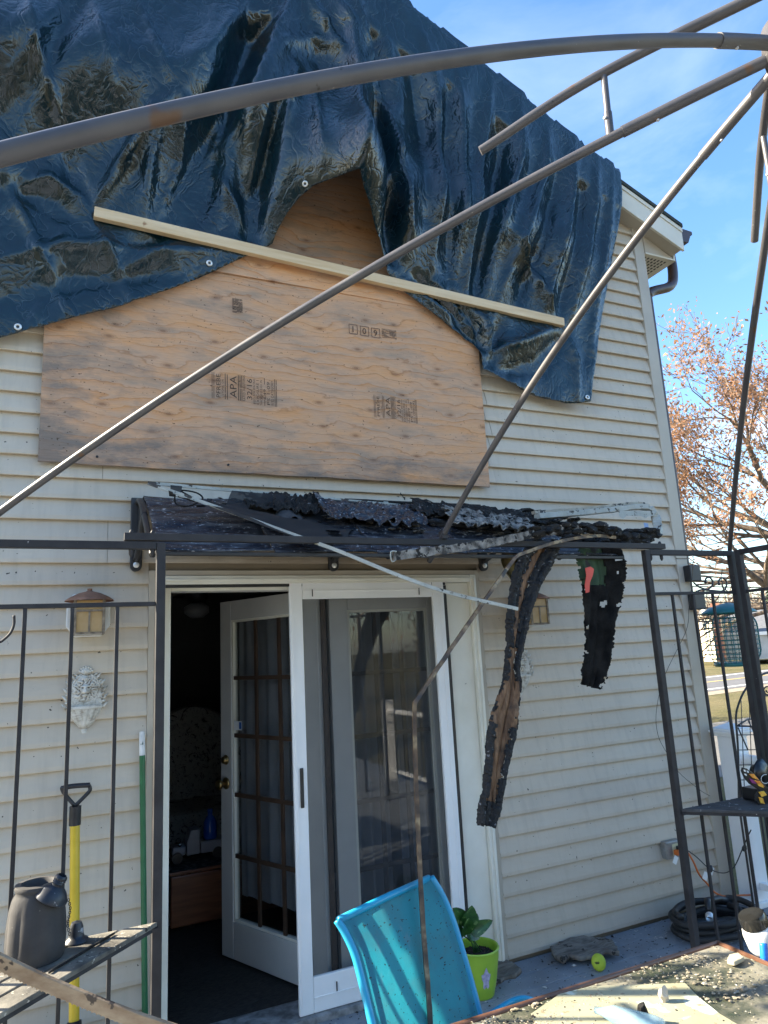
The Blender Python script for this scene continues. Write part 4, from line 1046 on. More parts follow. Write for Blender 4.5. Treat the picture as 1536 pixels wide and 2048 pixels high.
# bent charred gutter strip in front
ch = spline([at(787,1112,-0.90), at(900,1098,-0.88), at(1000,1082,-0.86), at(1100,1062,-0.83), at(1190,1058,-0.8), at(1230,1068,-0.75), at(1300,1066,-0.68)], 8)
cs = thing('charred_channel', ch[0], 'charred metal channel strip hooked over the front of the awning', 'metal strip')
sweep(ch[:30], 0.012, 0.036, wob=0.7).build('channel', M_ASHY, cs)
hk = [ch[0]+V((0.012, -.006, 0.018)), ch[0]+V((-0.012, -.006, 0.018)), ch[0]+V((-0.016, -.006, -0.006)), ch[0]+V((-0.010, -.006, -0.024)), ch[0]+V((0.004, -.006, -0.020))]
MB().tube(spline(hk, 4), 0.003, 6).build('hook', M_BURNW, cs, smooth=True)
m = MB(); rg = random.Random(4)
for i in range(22, len(ch)):
    for k in range(4): m.blob(ch[i]+V((rg.uniform(-.02,.02), rg.uniform(-.02,.02), rg.uniform(-.018,.02))), rg.uniform(.014, .030), 1, .6, (1.4, 1, .7), i*4+k)
m.build('burnt_crust', M_CHAR, cs, fix=False)
# melted white window frame piece
wf = thing('melted_window_frame', at(1080, 1030, -0.4), 'melted white window frame piece curling over at the awning end', 'window frame')
fpts = spline([at(1074,1033,-.42), at(1150,1027,-.41), at(1230,1019,-.4), at(1285,1014,-.4), at(1306,1024,-.41), at(1314,1046,-.43), at(1314,1066,-.45), at(1300,1075,-.48)], 7)
sweep(fpts[:44], 0.05, 0.03, wob=0.25).build('frame_rail', M_BURNW, wf, bevel=0.002)
sweep([p+V((0, .03, 0.028)) for p in fpts[:26]], 0.03, 0.016, wob=0.5).build('inner_rail', mat('scorched_beige', (0.3, 0.26, 0.2), (0.42, 0.38, 0.3), 20, .7, bump=.4, speck=[((.03,.03,.03), 25, .6)]), wf)
def drip(u, v): 
    p = fpts[14].lerp(fpts[26], u); return p + V((0, -0.027, -0.012-v*(0.03+0.05*max(0, noise.noise(V((u*5, 0, 3)))))))
MB().sheet(20, 5, drip).build('melted_drip', M_BURNW, wf, fix=False, smooth=True)
m = MB(); rg = random.Random(9)
low = spline([at(1130,1075,-.6), at(1180,1078,-.58), at(1240,1080,-.55), at(1290,1076,-.5), at(1312,1064,-.46)], 6)
for i, p in enumerate(low):
    for k in range(4): m.blob(p+V((rg.uniform(-.015,.015), rg.uniform(-.02,.02), rg.uniform(-.02,.014))), rg.uniform(.012, .026), 1, .6, (1.7, 1, .7), i*5+k)
m.build('burnt_crust', M_CHAR, wf, fix=False)
MB().add([at(1287,1045,-.47), at(1296,1047,-.47), at(1299,1066,-.48), at(1291,1064,-.48)], [(0,1,2,3)]).build('blue_shard', mat('blue_plastic', (.2, .28, .45), None, 4, .5), wf, fix=False)
# thin bent rod
rod = spline([at(1230,1075,-0.78), at(1185,1072,-0.80), at(1110,1085,-0.83), at(1036,1110,-0.86)], 4) + spline([at(1028,1117,-0.865), at(960,1214,-0.90), at(900,1300,-0.94), at(838,1392,-0.98)], 5) + spline([at(829,1406,-0.99), at(829,1450,-1.0), at(832,1560,-1.03), at(838,1700,-1.08), at(846,1850,-1.15), at(857,1990,-1.22), at(864,2120,-1.3)], 5)
rm = NT('scorched_rod'); sp_ = rm.noise(rm.map((1,1,1)), 14, 5)
rm_ = rm.set(rm.ramp(sp_, [(0.35, (0.03, 0.02, 0.014)), (0.5, (0.12, 0.07, 0.035)), (0.62, (0.30, 0.22, 0.12)), (0.7, (0.05, 0.04, 0.03))]), 0.5, rm.bump(sp_, 0.5, 0.005), spec=0.5)
tag(sweep(rod, 0.015, 0.015, up=V((0.3, 1, 0.1)), wob=0.25).build('bent_metal_strip', rm_), 'long scorched metal strip bent down in front of the screen door', 'metal strip')
# hanging charred board strip
ctr = [(1086,1085),(1070,1118),(1050,1160),(1039,1200),(1031,1240),(1026,1285),(1020,1330),(1018,1370),(1008,1420),(998,1470),(990,1520),(983,1570),(975,1612),(968,1650)]
wid = [58,60,56,46,40,30,24,32,44,52,42,36,38,30]
def hang(ctr, wid, y0, y1, nu, profile, seed, rag=4, sub=6):
    n = len(ctr); vs = []; m = MB(); N = (n-1)*sub+1
    for j in range(N):
        t = j/(N-1)*(n-1); i = min(int(t), n-2); f = t-i
        def cr_(a, k): 
            g = lambda q: a[min(max(q, 0), n-1)]
            p0, p1, p2, p3 = g(k-1), g(k), g(k+1), g(k+2); return 0.5*(2*p1+(p2-p0)*f+(2*p0-5*p1+4*p2-p3)*f*f+(3*p1-p0-3*p2+p3)*f**3)
        cx_ = cr_([c[0] for c in ctr], i); cy_ = cr_([c[1] for c in ctr], i); w_ = cr_(wid, i)
        dx = (ctr[i+1][0]-ctr[i][0]); dy = (ctr[i+1][1]-ctr[i][1]); L = math.hypot(dx, dy); nxp, nyp = dy/L, -dx/L
        yy = y0+(y1-y0)*j/(N-1)
        for k in range(nu):
            u = k/(nu-1)*2-1
            e = rag*noise.noise(V((j*5.4/sub, seed, math.copysign(3, u))))*(abs(u)**6) + rag*0.6*noise.noise(V((j*16/sub, seed, math.copysign(5, u))))*(abs(u)**6)
            pp = at(cx_+nxp*(u*w_/2+math.copysign(e, u) if u else 0), cy_+nyp*u*w_/2, yy)
            pp.y += profile(u, j/(N-1)); vs.append(pp)
    m.add(vs, [(j*nu+k, j*nu+k+1, (j+1)*nu+k+1, (j+1)*nu+k) for j in range(N-1) for k in range(nu-1)])
    return m, N
def chan(u, v): return -0.012*(1-abs(u)) + 0.018*math.exp(-((u-0.15)/0.16)**2) - 0.02*math.exp(-((abs(u)-0.8)/0.18)**2) + 0.006*noise.noise(V((u*3, v*20, 0)))
m, N = hang(ctr, wid, -0.74, -0.86, 25, chan, 2, 5, 16)
hs = thing('charred_board_strip', at(1090, 1085, -.74), 'long brown charred strip with black edges hanging before the lantern', 'burnt strip')
mt = NT('charred_brown'); g_ = mt.noise(mt.map((6, 6, 0.7)), 6, 6, 0.65); b_ = mt.noise(mt.map((1,1,1)), 5, 5, 0.6)
mcol = mt.ramp(g_, [(0.3, (0.035, 0.016, 0.008)), (0.5, (0.16, 0.085, 0.042)), (0.62, (0.24, 0.14, 0.075)), (0.75, (0.07, 0.035, 0.018))])
mcol = mt.mix(mt.ramp(b_, [(0.56, 0.0), (0.66, 0.9)]), mcol, (0.012, 0.01, 0.009))
M_CHAR2 = mat('alligatored_char', (0.005, 0.005, 0.005), (0.026, 0.025, 0.025), 30, 0.5, 0.85, bump=0.9, bscale=90, bdist=0.008, spec=0.35, stretch=(1, 1, .6), speck=[((0.16, 0.16, 0.165), 60, 0.64)])
M_CBRN = mt.set(mcol, 0.65, mt.bump(g_, 0.7, 0.008), spec=0.35)
nu = 25
brown, lblk, rblk = [], [], []
for f in m.f:
    j, k = f[0]//nu, f[0] % nu; u = (k+.5)/(nu-1)*2-1; v = j/(N-1); e = 0.25*noise.noise(V((j*.21, k*.2, 3)))+0.12*noise.noise(V((j*.9, k*.5, 3)))
    if v < 0.40: L_, R_ = -0.30+e, 0.22+e
    elif v < 0.52: L_, R_ = -0.75+e, 0.55+e
    elif v < 0.66: L_, R_ = -0.92+e, 0.9+e
    elif v < 0.9: L_, R_ = -0.62+e, 0.62+e
    else: L_, R_ = 2, 3
    (lblk if u < L_ else rblk if u > R_ else brown).append(f)
for fs_, mm_, nm_ in ((brown, M_CBRN, 'board'), (lblk, M_CHAR2, 'char_edge'), (rblk, M_CHAR2, 'char_edge')):
    used_ = sorted({i for f in fs_ for i in f}); ix = {a: b for b, a in enumerate(used_)}
    vs_ = [m.v[i] + (V((0.003*noise.noise(m.v[i]*90), -0.004-0.010*abs(noise.noise(m.v[i]*75)), 0.003*noise.noise(m.v[i]*70))) if nm_ != 'board' else V()) for i in used_]
    o = MB().add(vs_, [[ix[i] for i in f] for f in fs_]).build(nm_, mm_, hs, smooth=nm_ == 'board', fix=False); o.modifiers.new('t', 'SOLIDIFY').thickness = 0.010
    if nm_ != 'board': o['kind'] = 'stuff'
rg = random.Random(21)
m3 = MB()
for k in range(14): m3.blob(at(968+rg.uniform(-12,12), 1636+rg.uniform(-14,12), -.86), rg.uniform(.008,.015), 1, .6, (1,1,1.3), k)
tag(m3.build('char_tip', M_CHAR, hs, fix=False), kind='stuff')
# hanging burnt flag
bctr = [(1196,1090),(1200,1120),(1204,1160),(1202,1200),(1198,1240),(1196,1280),(1192,1320),(1186,1352),(1180,1374)]
bw = [72,86,84,70,60,54,52,48,40]
m, N = hang(bctr, bw, -0.72, -0.70, 33, lambda u, v: 0.010*math.sin(u*4+1)+0.006*math.sin(u*11+v*4)+0.012*noise.noise(V((u*4, v*9, 2))), 7, 8, 14)
keep = []
hole_c = at(1208, 1208, -.71)
for f in m.f:
    c = sum((m.v[i] for i in f), V())/4
    if (c-hole_c).length < 0.017+0.022*noise.noise(c*45): continue
    if c.z < 1.47 and noise.noise(c*28) > 0.25: continue
    uu = abs((f[0] % 33+.5)/16.5-1)
    if uu > 0.62 and noise.noise(V((c.x*26, 0, c.z*26))) + (uu-.62)*1.1 > 0.60: continue
    if noise.noise(c*17+V((9, 0, 0))) > 0.74: continue
    keep.append(f)
m.f = keep
fl = thing('burnt_flag', at(1196, 1090, -.72), 'burnt black garden flag with green and red remnants hanging from the gazebo', 'flag')
M_BFLAG = mat('burnt_cloth', (0.006, 0.006, 0.006), (0.018, 0.017, 0.016), 12, 0.85, bump=0.8, bscale=50, bdist=0.01, spec=0.1)
gf = [f for f in m.f if (lambda c: c.z > 1.93+0.02*noise.noise(c*20) and c.x < 2.52+0.025*noise.noise(c*15))(sum((m.v[i] for i in f), V())/4)]
o = MB().add(m.v, [f for f in m.f if f not in gf]).build('cloth', M_BFLAG, fl, smooth=True, fix=False); o.modifiers.new('t', 'SOLIDIFY').thickness = 0.003
o = MB().add(m.v, gf).build('green_cloth', mat('green_flag_cloth', (0.012, 0.035, 0.014), (0.025, 0.06, 0.02), 14, .7, speck=[((.01,.01,.01), 14, .55)]), fl, smooth=True, fix=False)
rp = [(1171,1136),(1181,1133),(1188,1138),(1186,1150),(1180,1165),(1179,1184),(1172,1186),(1170,1170),(1173,1150)]
MB().prism([at(a, b, -0.762) for a, b in rp], (0, 0.003, 0)).build('red_tail', mat('red_cloth', (0.55, 0.06, 0.04), (0.65, 0.09, 0.06), 9, .6), fl)
# little brown rag between beam and strip
m, N = hang([(1030,1105),(1030,1125),(1034,1145),(1038,1166)], [58, 56, 44, 16], -.66, -.66, 13, lambda u, v: 0.02*math.sin(u*7), 5, 4)
tag(m.build('scorched_rag', mat('scorched_olive', (.06, .035, .015), (.22, .17, .06), 8, .7, bump=.3), smooth=True, fix=False), 'small olive brown scorched rag hanging behind the rod', 'rag')

# ------------------------------------------------------------ gazebo frame
GX0, GX1, GY0, GY1, GZT = -0.314, 3.352, -0.80, -4.486, 2.109
GXC, GYC, GZH = 1.519, -2.643, 3.004
gzb = thing('gazebo', (GXC, GYC, 0), 'bare dark steel gazebo frame standing over the deck', 'gazebo')
PW = 0.032
def post(x, y, z0=0.0, z1=GZT-0.01, w=PW): MB().box((x-w/2, y-w/2, z0), (x+w/2, y+w/2, z1)).build('post', M_STEEL, gzb, bevel=0.003)
def rail(p, q, w=0.016, h=0.016, nm='rail'): MB().bar(p, q, w, h).build(nm, M_STEEL, gzb, bevel=0.002)
def rod_(p, q, r_=0.008): MB().bar(p, q, 0.013, 0.013, up=V((0,1,0))).build('bar', M_STEEL, gzb, bevel=0.002)
PWID = 0.628
for sx, cx0 in ((1, GX0), (-1, GX1)):
    xi = cx0 + sx*PWID
    post(cx0, GY0); post(xi, GY0); (post(cx0, GY0-0.052) if sx < 0 else None); post(cx0, GY0-PWID)
    rail((cx0, GY0, GZT-0.022), (xi-sx*(PW/2+.001), GY0, GZT-0.022), 0.03, 0.028, 'top_rail'); rail((cx0, GY0-0.0465-PW/2, GZT-0.022), (cx0, GY0-PWID+PW/2+.001, GZT-0.022), 0.03, 0.028, 'top_rail')
    rail((cx0+sx*(PW/2+.001), GY0, 1.872), (xi-sx*(PW/2+.001), GY0, 1.872)); rail((cx0, GY0-0.064, 1.872), (cx0, GY0-PWID+PW/2+.001, 1.872))
    rail((cx0+sx*(PW/2+.001), GY0, 0.1), (xi-sx*(PW/2+.001), GY0, 0.1)); rail((cx0, GY0-.064, 0.1), (cx0, GY0-PWID+PW/2+.001, 0.1))
    for k in (1, 2, 3):
        x = xi - sx*PWID*k*0.2345; rod_((x, GY0, 0.1), (x, GY0, 1.865)); yk = GY0-PWID*k/4
        rod_((cx0, yk, 0.1), (cx0, yk, 1.865))
    # front pairs of posts, out of the picture
    post(cx0, GY1); post(xi, GY1); post(cx0, GY1+PWID)
    for p, q in (((cx0, GY1+PW, GZT-.022), (cx0, GY1+PWID, GZT-.022)), ((cx0, GY1, GZT-.022), (xi, GY1, GZT-.022))): rail(p, q, 0.03, 0.028, 'top_rail')
# long beams lapped on top of the corner panels
BZ = GZT+0.004
rail((GX0+PWID-0.13, GY0-0.002, BZ+.006), (GX1-PWID+0.13, GY0-0.002, BZ+.006), 0.03, 0.028, 'beam')
rail((GX0, GY0-PWID+0.1, BZ), (GX0, GY1+PWID-0.1, BZ), 0.03, 0.028, 'beam'); rail((GX1, GY0-PWID+0.1, BZ), (GX1, GY1+PWID-0.1, BZ), 0.03, 0.028, 'beam'); rail((GX0+PWID-.1, GY1, BZ), (GX1-PWID+.1, GY1, BZ), 0.03, 0.028, 'beam')
for x in (GX0+PWID-0.105, GX0+PWID-0.03, GX1-PWID+0.03, GX1-PWID+0.105):
    MB().lathe([(0.007, 0), (0.009, 0.004), (0.005, 0.014), (0, 0.015)], (x, GY0-.002, BZ+0.019), 10).lathe([(0.009, 0), (0.008, -0.018), (0.003, -0.028), (0, -0.029)], (x, GY0-.002, GZT-0.037), 10).build('bolt', M_STEEL, gzb, smooth=True)
def rafter(base, bulge, name='rafter', r_=0.0125, t0=0.0, stub=0.0):
    B = V(base); H = V((GXC, GYC, GZH)); pts = []; rs = []
    for k in range(31):
        t = t0 + (0.975-t0)*k/30
        pts.append(B.lerp(H, t) + V((0, 0, 4*t*(1-t)*bulge)))
    if stub: pts = [pts[0] - (pts[2]-pts[0]).normalized()*stub] + pts
    n = len(pts)
    o = MB().tube(pts, r_, 12).build(name, M_TUBE, gzb, smooth=True, angle=50)
    k0 = int(n*0.86)
    MB().tube(pts[k0:], r_+0.0022, 12).build('sleeve', M_TUBE, o, smooth=True, angle=50)
    MB().lathe([(0.0, 0.0), (0.004, 0.0), (0.004, 0.004), (0, 0.005)], pts[k0+1]+V((0, 0, -r_-.002)), 8, (0,0,-1)).build('set_screw', M_GROM, o)
    return pts
bl = rafter((GX0, GY0, GZT), 0.088); brr = rafter((GX1, GY0, GZT), 0.088)
md = rafter((GXC, GY0, GZT+.03), 0.100, stub=0.155)
lm = rafter((GX0, GYC, GZT), 0.088, r_=0.0135); rmid = rafter((GX1, GYC, GZT), 0.09); fm = rafter((GXC, GY1, GZT), 0.1); rafter((GX0, GY1, GZT), 0.088); rafter((GX1, GY1, GZT), 0.088)
MB().lathe([(0.0, -0.03), (0.07, -0.03), (0.075, 0.0), (0.07, 0.06), (0.0, 0.07)], (GXC, GYC, GZH), 24).build('hub', M_TUBE, gzb, smooth=True)
MB().box((GXC-0.012, GY0-0.035, BZ+.02), (GXC-0.0085+.0215, GY0+0.005, BZ+0.055)).build('rafter_clip', M_STEEL, gzb)
# upper tier rafters standing on short links
def tier(p0, ptop, mid, link_t, name='upper_rafter'):
    pts = spline([p0, mid, ptop], 10); o = MB().tube(pts, 0.0125, 12).build(name, M_TUBE, gzb, smooth=True, angle=50)
    MB().tube(pts[14:], 0.0145, 12).build('sleeve', M_TUBE, o, smooth=True, angle=50); return pts
top = V((GXC, GYC, GZH+0.18))
MB().tube([(GXC, GYC, GZH), (GXC, GYC, GZH+0.2)], 0.02, 12).build('finial_tube', M_TUBE, gzb, smooth=True)
for sx in (-1, 1):
    for sy in (1, -1):
        e = V((GXC+sx*0.538, GYC+sy*0.541, 2.977 if sx < 0 else 2.942)); md_ = V((GXC+sx*0.318, GYC+sy*0.319, 3.090))
        pts = tier(e, top, md_, 0)
        a = V((GXC+sx*0.302, GYC+sy*0.304, 3.085)); b = V((GXC+sx*0.305, GYC+sy*0.307, 2.905))
        lk = MB().tube([b, a], 0.0085, 10).build('link', M_TUBE, gzb, smooth=True, angle=50)
        MB().tube([b+V((0,0,-.004)), b.lerp(a, 0.4)], 0.0105, 10).build('sleeve', M_TUBE, lk, smooth=True, angle=50)
        MB().lathe([(0.004, 0), (0.004, 0.004), (0, 0.006)], b.lerp(a, .3)+V((-.0105, 0, 0)), 8, (-1, 0, 0)).build('set_screw', M_GROM, lk)
# corner shelves of slats
M_SHELF = mat('ashy_shelf_slat', (0.05, 0.047, 0.042), (0.21, 0.195, 0.16), 9, 0.75, 0.9, bump=0.4, bscale=70, speck=[((0.4, 0.37, 0.31), 60, 0.64), ((0.015, 0.014, 0.013), 24, 0.66)])
M_SHELF2 = mat('sooty_shelf_slat', (0.02, 0.02, 0.022), (0.07, 0.07, 0.072), 12, 0.6, 0.85, bump=0.4, bscale=70, speck=[(ASH, 55, 0.66)])
def shelf(cx0, sx, z, mm):
    s = MB()
    C0 = V((cx0, GY0, z)); A = V((sx*1.0, 0, 0)); B = V((0, -1.0, 0))
    L = PWID
    e = 0.02
    for k in range(5):
        a = 0.10 + k*(L-0.10)/5; b = a + (L-0.10)/5 - (0.016 if k < 4 else 0)
        MB().prism([C0+A*a+B*e, C0+A*b+B*e, C0+B*b+A*e, C0+B*a+A*e], (0, 0, 0.014)).build('shelf_slat', mm, gzb, bevel=0.002)
    MB().bar(C0+A*(L+.004)+V((0,0,-.003)), C0+B*(L+.004)+V((0,0,-.003)), 0.012, 0.022).build('shelf_edge', M_STEEL, gzb)
    for p, q in ((C0+V((0, -.024, -.008)), C0+A*L+V((0, -.024, -.008))), (C0+V((sx*.024, 0, -.008)), C0+B*L+V((sx*.024, 0, -.008)))):
        MB().bar(p, q, 0.012, 0.012).build('shelf_support', M_STEEL, gzb)
shelf(GX0, 1, 0.795, M_SHELF); shelf(GX1, -1, 0.825, M_SHELF2)
# plant hook at the left
MB().tube(spline([at(28,1231,-.8), at(28,1248,-.8), at(22,1264,-.8), at(10,1277,-.8), at(-4,1284,-.8), at(-30,1270,-.8), at(-40,1215,-.8)], 6), 0.0045, 8).build('plant_hook', M_STEEL, gzb, smooth=True)

# ------------------------------------------------------------ wall lanterns
M_AMBER = mat_trans('amber_glass', (0.52, 0.33, 0.13), (0.66, 0.48, 0.27), 9, 0.3, 0.25)
M_PLATE = mat('white_lantern_plate', (0.62, 0.62, 0.60), (0.72, 0.72, 0.70), 6, 0.45, speck=[((.2,.18,.16), 50, .72)])
M_LCAME = mat('lantern_came', (0.10, 0.075, 0.05), (0.30, 0.24, 0.17), 40, 0.6)
def lantern(c, label):
    t = thing('wall_lantern', c, label, 'lantern', 'wall lanterns beside the door')
    x, y, z = c
    pl = [(x-0.092, -0.012, z+0.06), (x-0.065, -0.012, z+0.095), (x+0.065, -0.012, z+0.095), (x+0.092, -0.012, z+0.06), (x+0.092, -0.012, z-0.05), (x+0.055, -0.012, z-0.098), (x-0.055, -0.012, z-0.098), (x-0.092, -0.012, z-0.05)]
    MB().prism(pl, (0, -0.026, 0)).build('back_plate', M_PLATE, t, bevel=0.006)
    w, yc, z0, z1 = 0.056, -0.115, z-0.086, z+0.055
    for s, ax in ((-1, 0), (1, 0), (-1, 1), (1, 1)):
        m = MB()
        if ax == 0: m.box((x+s*w-0.002, yc-w, z0), (x+s*w+0.002, yc+w, z1))
        else: m.box((x-w+.003, yc+s*w-0.002, z0), (x+w-.003, yc+s*w+0.002, z1))
        m.build('amber_pane', M_AMBER, t)
    fr_ = MB()
    for sx in (-1, 1):
        for sy in (-1, 1): fr_.box((x+sx*(w+.002)-0.006, yc+sy*(w+.002)-0.006, z0-.006), (x+sx*(w+.002)+0.006, yc+sy*(w+.002)+0.006, z1+.004))
    for zz in (z0-.001, z1-0.045, ):
        for s in (-1, 1):
            fr_.box((x-w+.0055, yc+s*(w+.0045)-0.003, zz-0.0045), (x+w-.0055, yc+s*(w+.0045)+0.003, zz+0.0045)); fr_.box((x+s*(w+.0045)-.003, yc-w+.0055, zz-.0045), (x+s*(w+.0045)+.003, yc+w-.0055, zz+.0045))
    for s in (-1, 1): fr_.box((x-0.004, yc+s*(w+.0045)-0.0028, z0+.004), (x+0.004, yc+s*(w+.0045)+0.0028, z1-0.05)); fr_.box((x+s*(w+.0045)-.0028, yc-.004, z0+.004), (x+s*(w+.0045)+.0028, yc+.004, z1-.05))
    fr_.build('came_frame', M_LCAME, t)
    MB().box((x-w, yc-w, z0-.004), (x+w, yc+w, z0-.0005)).build('base', M_PLATE, t)
    MB().lathe([(0.102, 0.0), (0.100, 0.005), (0.078, 0.020), (0.045, 0.036), (0.014, 0.044), (0.010, 0.048), (0.011, 0.056), (0.0, 0.058)], (x, yc, z1), 32).build('roof_cap', M_COPPER, t, smooth=True, angle=40)
    MB().tube([(x, -0.02, z+0.03), (x, -0.09, z+0.05)], 0.012, 10).build('arm', M_PLATE, t)
    return t
lc = at(178, 1233, -0.115)
lanternA = lantern((lc.x, 0, lc.z+0.012), 'copper capped amber wall lantern left of the door, behind the railing bars')
lc2 = at(1072, 1222, -0.115)
lantern((lc2.x-.02, 0, lc2.z+.012), 'copper capped amber wall lantern right of the door, half hidden by the burnt strip')

# ------------------------------------------------------------ lion wall plaques
pmt = NT('antiqued_plaster'); ao = pmt.n.new('ShaderNodeNewGeometry')
pn = pmt.noise(pmt.map((1,1,1)), 26, 6, 0.65); pc = pmt.ramp(pn, [(0.3, (0.30, 0.26, 0.20)), (0.5, (0.58, 0.56, 0.50)), (0.75, (0.68, 0.66, 0.61))])
pst = pmt.ramp(pmt.noise(pmt.map((1,1,5)), 14, 6, .7), [(0.56, 0.0), (0.68, 0.75)]); pc = pmt.mix(pst, pc, (0.22, 0.18, 0.15))
pc = pmt.mix(pmt.ramp(ao.outputs['Pointiness'], [(0.43, 0.95), (0.495, 0.0)]), pc, (0.10, 0.075, 0.055))
M_PLAQ = pmt.set(pc, 0.75, pmt.bump(pn, 0.3, 0.004), spec=0.3)
def plaque(cx, cz, label):
    t = thing('lion_plaque', (cx, 0, cz), label, 'wall plaque', 'lion wall plaques beside the door')
    W_, H_ = 0.076, 0.150     # half width, height of the arch above the bowl
    y0 = -0.016
    def outline(u):           # half width of the back plate at height u (0..1)
        return W_*0.94*(math.sqrt(max(0.0004, 1-((u-0.35)/0.66)**2)) if u > 0.35 else 1.0)
    def fn(a, b):
        u = b; hw = outline(u); x = (a*2-1)*hw; z = u*H_
        zc = z-0.080; r_ = math.hypot(x, zc); ang = math.atan2(zc, x); h = 0.012
        edge = min(1, (1-abs(a*2-1))*6, (1-u)*9+0.15); h *= edge
        wob = noise.noise(V((x*60, z*60, 2)))
        mane = sm(0.022, 0.030, r_)*sm(0.056, 0.044, r_)
        h += mane*(0.005+0.0028*math.sin(ang*11+4.5*wob+r_*60))
        h += 0.012*sm(0.032, 0.010, r_)                                   # the face
        h += 0.010*math.exp(-((x/0.0075)**2+((zc+0.002)/0.017)**2))       # nose ridge
        h += 0.011*math.exp(-((x/0.0135)**2+((zc+0.013)/0.008)**2))       # muzzle
        for s_ in (-1, 1):
            h -= 0.008*math.exp(-(((x-s_*0.0115)/0.005)**2+((zc-0.006)/0.0035)**2))
            h += 0.006*math.exp(-(((x-s_*0.012)/0.008)**2+((zc-0.0125)/0.003)**2))
            h += 0.006*math.exp(-(((x-s_*0.026)/0.006)**2+((zc-0.021)/0.006)**2))
        h -= 0.008*math.exp(-((x/0.011)**2+((zc+0.020)/0.0025)**2)); h += 0.007*math.exp(-((x/0.009)**2+((zc+0.026)/0.005)**2))
        rimd = (hw-abs(x))
        h += 0.006*math.exp(-((rimd-0.006)/0.004)**2)*(0.7+0.3*math.sin(u*40))
        h = h*1.35 + 0.0015*noise.noise(V((x*150, z*150, 3)))
        return V((cx+x, y0-h, cz+z))
    MB().sheet(60, 70, fn).build('back_plate', M_PLAQ, t, smooth=True, fix=False)
    MB().prism([V((cx+s*outline(u/10)*0.99, y0+.004, cz+u/10*H_)) for s, us in ((1, range(0, 10)), (-1, range(9, -1, -1))) for u in us], (0, -0.009, 0)).build('backing', M_PLAQ, t)
    # scroll work along the rim
    sc_ = MB()
    for s in (-1, 1):
        for u, r_ in ((0.06, 0.017), (0.3, 0.015), (0.52, 0.011), (0.72, 0.009), (0.9, 0.010)):
            c0 = V((cx+s*(outline(u)+0.004), y0-0.012, cz+u*H_)); pts = []
            for k in range(14):
                a = k*0.42; q = r_*(1-k/16); pts.append(c0+V((s*q*math.cos(a+1.2), -0.002*k/14, q*math.sin(a+1.2))))
            sc_.tube(pts, [0.0045*(1-k/20) for k in range(14)], 6)
            sc_.tube([c0+V((0, 0, -.012)), c0+V((s*0.010, -.002, 0.002)), c0+V((s*0.020, 0, 0.012))], [0.006, 0.005, 0.001], 6)
    for k in range(7):
        a = R(25+k*21.6); sc_.tube([V((cx, y0-.014, cz+H_-.004)), V((cx+math.cos(a)*0.026, y0-.013, cz+H_-.004+math.sin(a)*0.028))], [0.007, 0.0045], 6)
        sc_.blob(V((cx+math.cos(a)*0.028, y0-.013, cz+H_-.004+math.sin(a)*0.030)), 0.006, 1, .1)
    sc_.build('scroll_work', M_PLAQ, t, smooth=True)
    # fluted half bowl
    prof_ = [(0.0, -0.112), (0.010, -0.112), (0.013, -0.100), (0.011, -0.092), (0.020, -0.088), (0.034, -0.074), (0.052, -0.050), (0.066, -0.022), (0.070, -0.008), (0.077, -0.006), (0.079, 0.0), (0.077, 0.006), (0.070, 0.007), (0.066, 0.0), (0.04, -0.02), (0.0, -0.03)]
    b = MB().lathe(prof_, (cx, y0+0.004, cz+0.002), 64, (0,0,1), 0, 2*math.pi, lambda a, z: 1-0.13*(1-abs(math.sin(a*7)))**2*(1 if -0.085 < z < -0.012 else 0))
    for v in b.v:
        if v.y > y0+0.004: v.y = y0+0.004+ (v.y-y0-.004)*0.02
        else: v.y = y0+0.004 + (v.y-y0-.004)*0.62
    b.build('bowl', M_PLAQ, t, smooth=True, angle=35)
pa = at(170, 1413, -.03); plaque(pa.x, pa.z-.005, 'white lion mask wall plaque left of the door')
pb = at(1042, 1352, -.03); plaque(pb.x, pb.z+.0, 'white lion mask wall plaque right of the door, behind the burnt strip')

# ------------------------------------------------------------ tools against the wall
sh = thing('shovel', (0.09, -0.14, 0), 'yellow handled shovel with black D grip leaning on the siding', 'shovel')
M_YEL = mat('yellow_fibreglass', (0.56, 0.37, 0.015), (0.64, 0.44, 0.03), 8, 0.35)
M_BPL = mat('black_plastic', (0.012, 0.012, 0.014), (0.022, 0.022, 0.026), 20, 0.4)
s0, s1 = at(150, 1640, -0.10), at(148, 2060, -0.2)
MB().tube([s0, s0.lerp(s1, .5), s1], 0.0195, 14).build('shaft', M_YEL, sh, smooth=True, angle=50)
MB().tube([s0-V((0,0,.02)), s0+V((0,0,.055))], 0.0235, 14).build('grip_socket', M_BPL, sh, smooth=True, angle=50)
g = [at(150,1612,-.10), at(131,1590,-.10), at(124,1578,-.10), at(126,1573,-.10)]
MB().tube(spline(g, 5), 0.008, 10).tube(spline([at(150,1612,-.10), at(170,1592,-.10), at(180,1580,-.10), at(178,1570,-.10)], 5), 0.008, 10).tube(spline([at(124,1577,-.10), at(140,1573,-.10), at(160,1571,-.10), at(180,1570,-.10)], 5), 0.0105, 10).build('d_grip', M_BPL, sh, smooth=True)
bl0 = s1+V((0, -0.02, 0))
MB().sheet(12, 14, lambda u, v: V((bl0.x+(u-.5)*0.22*(1-0.5*max(0, v-.5)**2), bl0.y-0.03-0.03*math.cos((u-.5)*2.5)*1.2, bl0.z-0.01-v*0.24))).build('blade', M_BPL, sh, smooth=True, fix=False)
MB().tube([s1+V((0,0,.03)), s1+V((0,-.02,-.06))], [0.026, 0.034], 12).build('blade_socket', M_BPL, sh, smooth=True)
gp0, gp1 = at(284, 1463, -0.045), at(290, 2045, -0.085)
gp2 = gp1 + (gp1-gp0)*0.16
